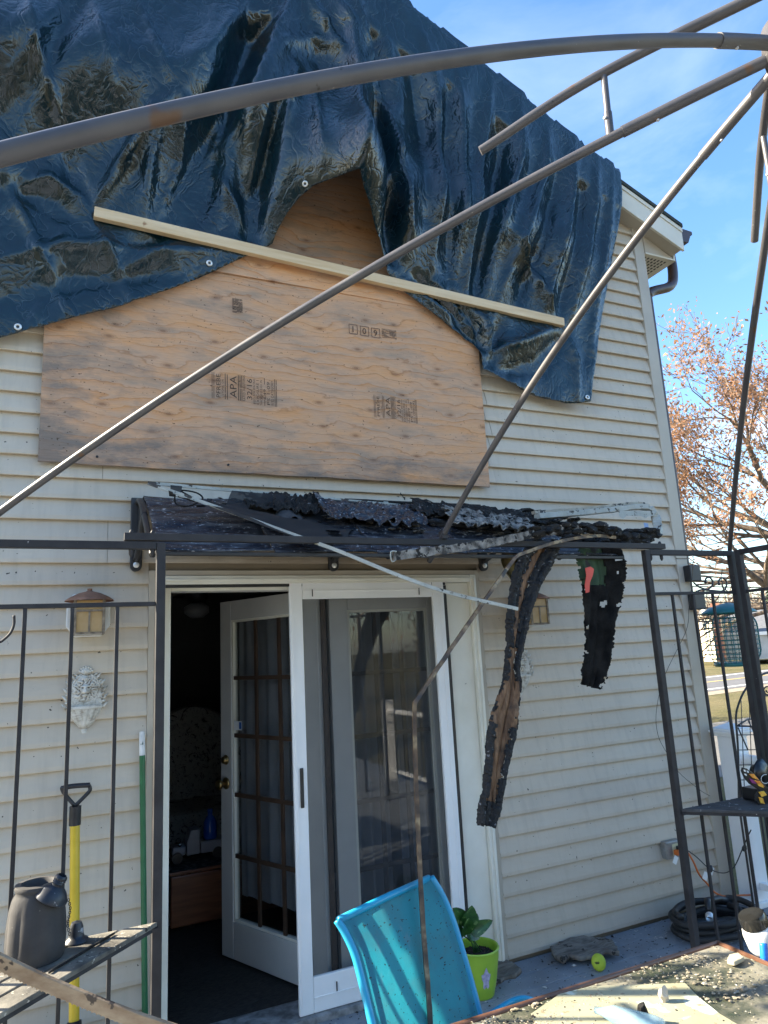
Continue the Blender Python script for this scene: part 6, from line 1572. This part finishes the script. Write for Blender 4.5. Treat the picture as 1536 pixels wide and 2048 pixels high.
# caged bird feeder
fc = at(1464, 1276, -.1)
bf = thing('bird_feeder', fc, 'teal wire cage bird feeder hanging by the corner post', 'bird feeder')
M_TEAL = mat('teal_paint', (.01,.12,.125), (.02,.16,.165), 8, .4)
fr_, fh = .165, .40
zt0, zb0 = fc.z+.165, fc.z-.165
MB().lathe([(0, .075), (.03, .07), (.12, .045), (.175, .01), (.178, 0), (.17, 0), (0, .03)], (fc.x, fc.y, zt0), 32).build('roof_lid', M_TEAL, bf, smooth=True)
def cager(z): t_ = (z-zb0)/(zt0-zb0); return fr_*(0.78+0.22*min(1, min(t_, 1-t_)*5))
cg = MB()
for k in range(26):
    a = k/26*6.283; cg.tube([(fc.x+cager(z)*math.cos(a), fc.y+cager(z)*math.sin(a), z) for z in [zb0+(zt0-zb0)*j/12 for j in range(13)]], .0025, 4)
for j in range(12):
    z = zb0+(zt0-zb0)*j/11; cg.tube([(fc.x+cager(z)*math.cos(a), fc.y+cager(z)*math.sin(a), z) for a in [k/28*6.283 for k in range(29)]], .0025, 4, cap=False)
cg.build('wire_cage', M_TEAL, bf, fix=False)
MB().lathe([(0, 0), (.13, 0), (.135, .02), (.125, .025), (0, .025)], (fc.x, fc.y, zb0-.02), 28).build('tray', M_TEAL, bf, smooth=True)
MB().lathe([(.055, 0), (.055, .30)], (fc.x, fc.y, zb0), 20).build('seed_tube', mat_glass('clear_tube', (.85,.87,.85), 1.45, .05), bf, smooth=True)
MB().tube([(fc.x, fc.y, zt0+.07), (fc.x-.02, fc.y, zt0+.25), (fc.x-.02, fc.y-.02, zt0+.3)], .003, 6).build('hanger', M_BLACKMET, bf)
# railing post, rail, balusters
rp0 = gz(1497, 1812, 0.0); rx, ry = 3.955, -.125
rl = thing('porch_railing', (rx, ry, 0), 'white vinyl porch railing post and rail with black balusters', 'railing')
MB().box((rx-.062, ry-.062, 0.0), (rx+.062, ry+.062, 1.0)).build('post', M_WHITE, rl, bevel=.004)
MB().box((rx-.085, ry-.085, 0.0), (rx+.085, ry+.085, .035)).build('base_trim', M_WHITE, rl, bevel=.006)
m = MB(); 
for z0, z1, h_ in ((1.0, 1.02, .078), (1.0205, 1.035, .095), (1.0355, 1.05, .085)): m.box((rx-h_, ry-h_, z0), (rx+h_, ry+h_, z1))
m.add([(rx-.08, ry-.08, 1.0505), (rx+.08, ry-.08, 1.0505), (rx+.08, ry+.08, 1.0505), (rx-.08, ry+.08, 1.0505), (rx, ry, 1.085)], [(0,1,4),(1,2,4),(2,3,4),(3,0,4)])
m.build('post_cap', M_WHITE, rl, bevel=.003)
MB().tube([(rx+.0, ry-.063, .86), (rx+.0, ry-4.9, .86)], .034, 12).build('top_rail', M_WHITE, rl, smooth=True, angle=50)
MB().box((rx-.045, ry-.07, .815), (rx+.045, ry-.0625, .905)).build('rail_mount', M_WHITE, rl, bevel=.004)
MB().box((rx-.02, ry-4.9, .10), (rx+.02, ry-.063, .14)).build('bottom_rail', M_WHITE, rl, bevel=.003)
for k in range(40):
    yy = ry-.16-k*.118; MB().tube([(rx, yy, .12), (rx, yy, .85)], .009, 6).build('baluster', M_BLACKMET, rl, smooth=True)
MB().box((rx-.06, ry-5.02, 0), (rx+.06, ry-4.9, 1.0)).build('post', M_WHITE, rl, bevel=.004)
# second run closing the front of the deck (seen in the door glass)
rl2 = thing('porch_railing', (0.8, -7.45, 0), 'white vinyl porch railing across the front of the deck', 'railing')
for xx in (-2.4, -.5, 1.5, 3.1): MB().box((xx-.06, -7.51, 0), (xx+.06, -7.39, 1.05)).build('post', M_WHITE, rl2, bevel=.004)
MB().box((-2.34, -7.48, .84), (3.04, -7.42, .90)).build('top_rail', M_WHITE, rl2, bevel=.005)
MB().box((-2.34, -7.47, .10), (3.04, -7.43, .14)).build('bottom_rail', M_WHITE, rl2, bevel=.003)
bm0 = None
for k in range(44):
    o = MB().box((-2.3+k*.12-.016, -7.466, .141), (-2.3+k*.12+.016, -7.434, .839)).build('baluster', M_WHITE, rl2)
# arched wire plant stand outside the gazebo corner
ws = thing('wire_plant_stand', (3.75, -.62, 0), 'black arched wire plant stand behind the gazebo corner', 'plant stand')
wy = -.55
m = MB()
m.tube(spline([at(1478,1620,wy), at(1476,1500,wy), at(1472,1440,wy), at(1476,1412,wy), at(1490,1380,wy), at(1512,1357,wy), at(1540,1345,wy), at(1575,1357,wy), at(1600,1400,wy)], 6), .006, 7)
m.tube(spline([at(1500,1390,wy), at(1540,1392,wy), at(1600,1395,wy)], 4), .004, 6)
m.tube([at(1474,1452,wy), at(1536,1453,wy), at(1600,1455,wy)], .005, 6).tube([at(1474,1452,wy), at(1496,1438,wy+.25), at(1560,1440,wy+.25)], .005, 6)
for k in range(7): 
    xx = 1482+k*16; m.tube([at(xx, 1400-6*k if k < 4 else 1380, wy), at(xx+8, 1615, wy)], .0025, 5)
for k in range(5): m.tube([at(1476, 1470+k*30, wy), at(1600, 1468+k*30, wy)], .0025, 5)
m.tube([at(1476,1455,wy), at(1496,1500,wy)], .004, 5).tube([at(1496,1440,wy+.2), at(1540,1530,wy)], .004, 5)
sp_ = [at(1536+11*math.cos(a)*(1-a/14), 1380+11*math.sin(a)*(1-a/14), wy) for a in [k*.5 for k in range(20)]]
m.tube(sp_, .004, 6)
m.build('wire_frame', M_BLACKMET, ws, smooth=True)
for k in range(3): MB().tube([at(1478+k*40, 1610, wy), V((at(1478+k*40, 1610, wy).x, wy, 0))], .006, 6).build('leg', M_BLACKMET, ws)
# butterfly ornament on the right shelf
by_ = -.98
bfy = thing('butterfly_ornament', at(1525, 1590, by_), 'orange and black monarch butterfly ornament on the right shelf', 'ornament')
M_BK = mat('glossy_black', (.008,.008,.009), None, 4, .3)
fw = [(1538,1578),(1520,1560),(1505,1545),(1494,1537),(1486,1535),(1484,1542),(1490,1556),(1500,1568),(1516,1578),(1530,1586)]
hw_ = [(1536,1586),(1520,1580),(1512,1590),(1512,1602),(1520,1614),(1530,1618),(1538,1608)]
for w_ in (fw, hw_): MB().prism([at(a, b, by_) for a, b in w_], (0.004, .012, 0)).build('wing', M_BK, bfy, bevel=.002)
M_WOR = mat('wing_orange', (.75,.16,.03), (.85,.45,.05), 60, .35); M_WYE = mat('wing_yellow', (.9,.6,.06), (.85,.3,.04), 70, .35); M_WPU = mat('wing_purple', (.22,.02,.14), None, 60, .35)
for mm, cells in ((M_WOR, [[(1498,1548),(1508,1548),(1518,1560),(1506,1556)], [(1508,1560),(1520,1562),(1530,1574),(1516,1568)]]), (M_WYE, [[(1514,1566),(1524,1568),(1528,1576),(1518,1572)], [(1518,1584),(1528,1582),(1534,1590),(1524,1594)], [(1518,1594),(1526,1596),(1530,1608),(1522,1606)]]), (M_WPU, [[(1499,1557),(1507,1560),(1514,1568),(1504,1566)]]), (M_PAINT, [[(1488,1539),(1491,1540),(1492,1544),(1489,1543)], [(1494,1541),(1497,1542),(1498,1546),(1495,1545)], [(1489,1547),(1493,1548),(1494,1552),(1490,1550)]])):
    for cel in cells: MB().prism([at(a, b, by_-.004) for a, b in cel], (0, .003, 0)).build('wing_cell', mm, bfy)
MB().tube(spline([at(1540,1560,by_), at(1540,1585,by_), at(1538,1610,by_)], 4), [.006]*9, 8).build('body', M_BK, bfy, smooth=True)
MB().tube([at(1531+9*math.cos(a), 1558+9*math.sin(a), by_-.01) for a in [k*.45 for k in range(12)]], .0015, 5).build('ring', M_GROM, bfy, smooth=True)
blk = at(1522, 1612, by_+.06); MB().box((blk.x-.05, by_+.02, .8405), (blk.x+.12, by_+.12, .90)).build('stand', M_BK, bfy, bevel=.006)
MB().blob(V((blk.x+.05, by_+.08, .96)), .055, 2, .4, (1, .6, 1.1), 3).build('lantern_back', M_BK, bfy, smooth=True)
# garden bits beyond the railing
gpz = gz(1560, 1790, GZ)
tp_ = V((5.35, .15, GZ)); 
tpo = thing('terracotta_pot', tp_, 'brown terracotta planter beyond the porch railing', 'planter')
MB().lathe([(0,0),(.22,0),(.30,.42),(.33,.43),(.335,.52),(.30,.52),(.28,.46),(0,.44)], tp_, 32).build('body', mat('terracotta', (.16,.08,.05), (.22,.12,.08), 8, .8, bump=.2), tpo, smooth=True, angle=45)
rg = random.Random(15)
m = MB()
for k in range(40):
    p = V((4.6+rg.uniform(0, 1.6), rg.uniform(-1.2, .5), GZ)); m.blob(p+V((0,0,.05)), rg.uniform(.05,.13), 1, .4, (1.2,1,.7), k)
tag(m.build('garden_rocks', mat('garden_stone', (.22,.19,.16), (.38,.33,.28), 10, .9, bump=.4)), 'grey rocks edging the bed beyond the railing', 'rocks', kind='stuff')
m = MB()
for k in range(1800):
    p = V((4.5+rg.uniform(0, 2.2), rg.uniform(-1.5, 1.2), GZ)); a = rg.uniform(0, 6.28); h_ = rg.uniform(.05, .17); d_ = V((math.cos(a), math.sin(a), 0))
    m.add([p-d_*.006, p+d_*.006, p+d_.cross(V((0,0,1)))*rg.uniform(-.05,.05)+V((0,0,h_))], [(0,1,2)])
tag(m.build('garden_grass', mat('green_grass', (.05,.10,.02), (.09,.15,.03), 5, .8), fix=False), 'green grass tufts in the bed beyond the railing', 'grass', kind='stuff')

# ------------------------------------------------------------ background
M_BARK = mat('oak_bark', (.10,.075,.055), (.20,.155,.115), 14, .9, bump=.6, bscale=20, stretch=(1,1,.3))
def grow(m, p, d, L, r_, depth, rg, tips, spread=.55, drop=0.0, nseg=4, mn=.004, sides=6):
    pts = [p.copy()]; rs = [r_]; q = p.copy(); dd = d.normalized()
    for k in range(nseg):
        dd = (dd + V((rg.gauss(0, .13), rg.gauss(0, .13), rg.gauss(0, .11)+drop))).normalized()
        q = q + dd*(L/nseg); pts.append(q.copy()); rs.append(max(mn, r_*(1-.42*(k+1)/nseg)))
    m.tube(pts, rs, sides if r_ > .05 else 4 if r_ > .015 else 3, cap=False)
    if depth == 0: tips.append((q, dd)); return
    nb_ = rg.choice((2, 3, 3)) if depth > 1 else 3
    for k in range(nb_):
        i = rg.randint(max(1, nseg-2), nseg) if k else nseg
        ax = V((rg.gauss(0,1), rg.gauss(0,1), rg.gauss(0,.7))).normalized()
        nd = (dd + ax*spread*rg.uniform(.6, 1.3)).normalized()
        if depth <= 2: tips.append((pts[i], nd))
        grow(m, pts[i], nd, L*rg.uniform(.62, .84), rs[i]*rg.uniform(.55, .8), depth-1, rg, tips, spread, drop, nseg, mn, sides)
def leaves(m, tips, n, size, rg, sp=.35):
    for _ in range(n):
        p, d = tips[rg.randrange(len(tips))]
        c = p + V((rg.gauss(0, sp), rg.gauss(0, sp), rg.gauss(0, sp)))
        a = V((rg.gauss(0,1), rg.gauss(0,1), rg.gauss(0,1))).normalized(); b = a.cross(V((rg.gauss(0,1), rg.gauss(0,1), rg.gauss(0,1)))).normalized()
        s = size*rg.uniform(.6, 1.4)
        m.add([c-a*s, c+b*s*.45-a*.1*s, c+a*s, c-b*s*.45+a*.2*s], [(0,1,2,3)])
M_OAKL = mat_trans('russet_oak_leaves', (.24,.12,.06), (.38,.22,.125), 2.2, .7, .4)
hd = ray(1690, 1262); hd.z = 0; hd.normalize()
ob_ = V((CAM.x, CAM.y, 0)) + hd*19.0; ob_.z = GZ
oak = thing('oak_tree', ob_, 'large oak tree with sparse russet autumn leaves right of the house', 'tree')
rg = random.Random(42); m = MB(); tips = []
MBt = MB().tube([ob_, ob_+V((0.05,0,1.2)), ob_+V((0,.1,2.6)), ob_+V((-.1,.1,3.6))], [.5,.36,.3,.26], 14); MBt.build('trunk', M_BARK, oak, smooth=True)
hub = ob_+V((-.1,.1,3.3)); lft = V((-hd.y, hd.x, 0))
for el_, az, L, r_ in ((.12, 1.0, 1.9, .11), (.32, 1.0, 2.1, .12), (.55, .9, 2.2, .12), (.85, .8, 2.2, .12), (1.2, .6, 2.2, .12), (1.7, .4, 2.1, .12), (2.4, .1, 2.1, .12), (.6, -.6, 1.9, .11), (1.2, -.5, 2.0, .11), (.7, .6, 2.1, .10), (.30, .7, 2.0, .10), (1.4, .7, 2.2, .11), (.05, .8, 1.8, .08)):
    d = lft*az + V((0,0,el_)) + hd*rg.uniform(-.55, .55)
    grow(m, hub+V((0,0,rg.uniform(-.7,.6))), d, L, r_, 5, rg, tips, .58, .0, 4, .006)
m.build('branches', M_BARK, oak, smooth=True, fix=False)
m = MB(); leaves(m, tips, 27000, .048, rg, .13); m.build('crown', M_OAKL, oak, fix=False)
# far house across the road
fd = ray(1445, 1262); fd.z = 0; fd.normalize(); fR = V((fd.y, -fd.x, 0))
def FP(px, dist, z=GZ): 
    d = ray(px, 1262); d.z = 0; k = dist/d.dot(fd); p = V((CAM.x, CAM.y, 0)) + d*k; p.z = z; return p
DH = 52.0
def zat(px, py, dist): 
    d = ray(px, py); k = dist/(V((d.x, d.y, 0)).dot(fd)); return CAM.z + d.z*k
fh = thing('far_house', FP(1460, DH), 'cream ranch house, front greyed as shade, with brick chimney across the road', 'house')
M_FW = mat('cream_clapboard', (.62,.57,.42), (.68,.63,.48), 2, .6); M_FG = mat('shaded_clapboard', (.40,.39,.37), (.46,.45,.43), 2, .6)  # grey front wall is the cream siding with shade put into its colour
M_FR = mat('grey_shingles', (.10,.105,.115), (.14,.145,.155), 6, .9)
A = FP(1400, DH); B_ = FP(1425, DH-1.5); zE = zat(1412, 1240, DH); zP = zat(1412, 1213, DH)
back = fd*7
# gable wing facing left
base = zat(1425, 1322, DH)
mid = (A+B_)/2
gv = [V((A.x, A.y, base)), V((B_.x, B_.y, base)), V((B_.x, B_.y, zE)), V((mid.x, mid.y, zP)), V((A.x, A.y, zE))]
MB().prism(gv, back).build('gable_wall', M_FW, fh)
m = MB()
for s, e in ((A, mid), (B_, mid)):
    o0 = (s-e).normalized()*.35; 
    m.prism([V((s.x, s.y, zE+.02))+o0-V((0,0,.2)), V((e.x, e.y, zP+.03)), V((e.x, e.y, zP+.2)), V((s.x, s.y, zE+.2))+o0-V((0,0,.2))], back*1.05-fd*.3)
m.build('gable_roof', M_FR, fh)
C1, C2 = FP(1450, DH+1), FP(1640, DH+1); zE2 = zat(1500, 1265, DH); zP2 = zat(1500, 1217, DH+4)
MB().prism([V((B_.x, B_.y, base))+fd*1.2, V((C2.x, C2.y, base)), V((C2.x, C2.y, zE2)), V((B_.x, B_.y, zE2))+fd*1.2], fd*7).build('front_wall', M_FG, fh)
q0, q1 = FP(1440, DH+.2), FP(1650, DH+.2); w0, w1 = FP(1447, DH+5), FP(1650, DH+5)
MB().add([V((q0.x,q0.y,zE2)), V((q1.x,q1.y,zE2)), V((w1.x,w1.y,zP2)), V((w0.x,w0.y,zP2)), V((q0.x,q0.y,zE2-.18)), V((q1.x,q1.y,zE2-.18)), V((w1.x,w1.y,zP2-.2)), V((w0.x,w0.y,zP2-.2))], [(0,1,2,3),(4,7,6,5),(0,4,5,1),(0,3,7,4)]).build('front_roof', M_FR, fh)
u0, u1 = FP(1440, DH+.12), FP(1650, DH+.12)
MB().add([V((u0.x,u0.y,zE2-.2)), V((u1.x,u1.y,zE2-.2)), V((u1.x,u1.y,zE2+.02)), V((u0.x,u0.y,zE2+.02))], [(0,1,2,3)]).build('fascia', M_PAINT, fh, fix=False)
k0, k1 = FP(1428, DH-1), FP(1446, DH-1); zc1 = zat(1436, 1207, DH)
M_BRK = mat('red_brick', (.30,.12,.075), (.38,.17,.11), 14, .85)
MB().prism([V((k0.x,k0.y,base)), V((k1.x,k1.y,base)), V((k1.x,k1.y,zc1)), V((k0.x,k0.y,zc1))], fd*.9).build('chimney', M_BRK, fh)
for (pa_, pb_, ya, yb, dd_) in ((1405,1413,1238,1254,DH-.95), (1508,1520,1270,1296,DH+.9), (1560,1572,1270,1296,DH+.9)):
    a, b = FP(pa_, dd_), FP(pb_, dd_); z0, z1 = zat((pa_+pb_)/2, yb, dd_), zat((pa_+pb_)/2, ya, dd_)
    wd = MB().prism([V((a.x,a.y,z0)), V((b.x,b.y,z0)), V((b.x,b.y,z1)), V((a.x,a.y,z1))], fd*.3).build('window', M_PAINT, fh)
    u = (b-a)*.16
    for c0_, c1_ in ((.08, .47), (.53, .92)):
        zz0, zz1 = z0+(z1-z0)*c0_, z0+(z1-z0)*c1_; a2, b2 = a+u-fd*.05, b-u-fd*.05
        MB().add([V((a2.x,a2.y,zz0)), V((b2.x,b2.y,zz0)), V((b2.x,b2.y,zz1)), V((a2.x,a2.y,zz1))], [(0,1,2,3)]).build('pane', mat('dark_pane', (.03,.04,.05), None, 4, .1) if 'dark_pane' not in bpy.data.materials else bpy.data.materials['dark_pane'], wd, fix=False)
# hill of bare woods far behind
rg = random.Random(8); m = MB()
M_WOOD = mat('bare_woods', (.13,.095,.07), (.22,.175,.13), .6, .95)
for k in range(900):
    px = rg.uniform(1300, 2300) if k < 700 else rg.uniform(-2500, 1300); p = FP(px, rg.uniform(80, 130)) if k < 700 else V((rg.uniform(-120, 140), rg.uniform(-75, -50), GZ))
    H_ = rg.uniform(3.8, 8.5) if k < 700 else rg.uniform(4, 8)
    m.tube([p, p+V((rg.gauss(0,.3), rg.gauss(0,.3), H_*.7)), p+V((rg.gauss(0,.6), rg.gauss(0,.6), H_))], [.12, .07, .01], 3, cap=False)
    for j in range(16):
        q = p+V((0,0,H_*rg.uniform(.25,.9))); d = V((rg.gauss(0,1), rg.gauss(0,1), rg.uniform(.2,1.2))).normalized()*H_*rg.uniform(.12,.3); s = d.cross(V((rg.gauss(0,1),rg.gauss(0,1),rg.gauss(0,1)))).normalized()*.11
        m.add([q-s, q+s, q+d], [(0,1,2)])
        m.add([q+d*.5-s*.7, q+d*.5+s*.7, q+d*.7+V((rg.gauss(0,.5), rg.gauss(0,.5), rg.uniform(.1,.9)))], [(0,1,2)])
tag(m.build('distant_woods', M_WOOD, fix=False), 'bare brown woods on the skyline beyond the far house', 'woods', kind='stuff')
# evergreen at the right edge
ev = thing('evergreen_tree', FP(1560, 60), 'dark pointed evergreen tree at the right edge beyond the road', 'tree')
e0 = FP(1562, 60); eh = zat(1562, 1125, 60)-GZ
MB().tube([e0, e0+V((0,0,eh))], [.18,.02], 6).build('trunk', M_BARK, ev)
m = MB(); rg = random.Random(2)
for k in range(2600):
    t_ = rg.random()**.8; z = eh*(.12+.88*t_); r_ = (1-t_)*1.5*rg.uniform(.3,1); a = rg.uniform(0,6.28); c = e0+V((r_*math.cos(a), r_*math.sin(a), z-r_*.3)); d = V((math.cos(a), math.sin(a), -.4)).normalized()*.3; s = V((-math.sin(a), math.cos(a), rg.gauss(0,.5)))*.1
    m.add([c-s, c+s, c+d], [(0,1,2)])
m.build('crown', mat('evergreen_needles', (.012,.03,.012), (.03,.055,.02), 3, .9), ev, fix=False)
# utility wires
wires = [((1374,1063),(1560,1030),'highest'),((1385,1110),(1560,1068),'second highest'),((1384,1133),(1560,1105),'third'),((1390,1120),(1560,1121),'level fourth'),((1380,1156),(1560,1155),'fifth'),((1390,1168),(1560,1170),'sixth'),((1400,1190),(1560,1192),'lower'),((1402,1199),(1560,1202),'lowest but one'),((1404,1212),(1560,1208),'lowest')]
for k, (a, b, nm) in enumerate(wires):
    dd_ = 27+k*.15
    p = FP(a[0]-160, dd_); q = FP(b[0]+260, dd_); sl_ = (zat(b[0], b[1], dd_)-zat(a[0], a[1], dd_))/(FP(b[0], dd_)-FP(a[0], dd_)).length
    p.z = zat(a[0], a[1], dd_) - sl_*(FP(a[0], dd_)-p).length; q.z = zat(b[0], b[1], dd_)+sl_*(q-FP(b[0], dd_)).length
    pts = [p.lerp(q, i/16)-V((0,0,.25*(1-(i/8-1)**2)*.3)) for i in range(17)]
    tag(MB().tube(pts, .013 if k < 5 else .02, 4).build('utility_wire', M_BLACKMET), nm.capitalize() + ' of the utility wires crossing the sky by the oak', 'wire', 'utility wires along the road')
# what stands behind the viewer (it shows in the tarp and the door glass)
rg = random.Random(91)
for k, (x, yy, h_) in enumerate(((-9, -19, 3.4), (-3, -23, 3.8), (4, -20, 3.6), (10, -24, 3.8), (16, -18, 3.2))):
    b_ = V((x, yy, GZ)); tt = thing('bare_tree', b_, ['bare yard tree furthest left behind the viewer', 'tall bare yard tree left of centre behind the viewer', 'bare yard tree behind the middle of the deck', 'tall bare yard tree right of centre behind the viewer', 'bare yard tree furthest right behind the viewer'][k], 'tree', 'bare trees behind the deck')
    MB().tube([b_, b_+V((0,0,h_))], [.28,.2], 8).build('trunk', M_BARK, tt, smooth=True)
    m = MB(); tips = []
    for j in range(6): grow(m, b_+V((0,0,h_*rg.uniform(.7,1))), V((rg.gauss(0,.6), rg.gauss(0,.6), 1)), h_*.8, .13, 4, rg, tips, .6, 0, 3, .012, 5)
    m.build('branches', M_BARK, tt, fix=False)
    m = MB(); leaves(m, tips, 900, .12, rg, .3); m.build('crown', M_OAKL, tt, fix=False)
nh = thing('neighbour_house', (-2, -32, GZ), 'white neighbour house behind the viewer across the yard', 'house')
MB().prism([(-7,-32,GZ),(3,-32,GZ),(3,-32,3.2),(-7,-32,3.2)], (0,-7,0)).build('wall', mat('white_clapboard', (.72,.70,.66), None, 2, .6), nh)
MB().prism([(-7.4,-31.6,3.1),(-7.4,-39.4,3.1),(-7.4,-35.5,5.6)], (10.8,0,0)).build('roof', M_FR, nh)
for xx in (-5.4, -2.4, .6): MB().box((xx, -32.02, .9), (xx+1, -31.98, 2.3)).build('window', bpy.data.materials['dark_pane'], nh)

hg = thing('added_dark_hedge', (-2.5, -9.2, GZ), 'unseen dark hedge added behind the deck for the tarp to reflect', 'hedge')  # unseen hedge, added so the tarp has something dark to reflect
rg = random.Random(66); m = MB(); st_ = MB()
for k in range(9):
    c = V((-8.2+k*1.3, -9.2+rg.uniform(-.2, .2), GZ)); H_ = rg.uniform(3.6, 4.6)
    for q in range(900):
        t_ = rg.random()**.8; r_ = .85*(1-.75*t_**2)*rg.uniform(.5, 1); a = rg.uniform(0, 6.28); p = c+V((r_*math.cos(a), r_*math.sin(a), H_*t_))
        d = V((math.cos(a)*.5, math.sin(a)*.5, 1)).normalized()*.22; w = V((-math.sin(a), math.cos(a), rg.gauss(0, .4)))*.09
        m.add([p-w, p+w, p+d], [(0,1,2)])
    MB().tube([c, c+V((0,0,H_*.8))], [.08, .02], 6).build('trunk', M_BARK, hg)
m.build('foliage', bpy.data.materials['evergreen_needles'], hg, fix=False)
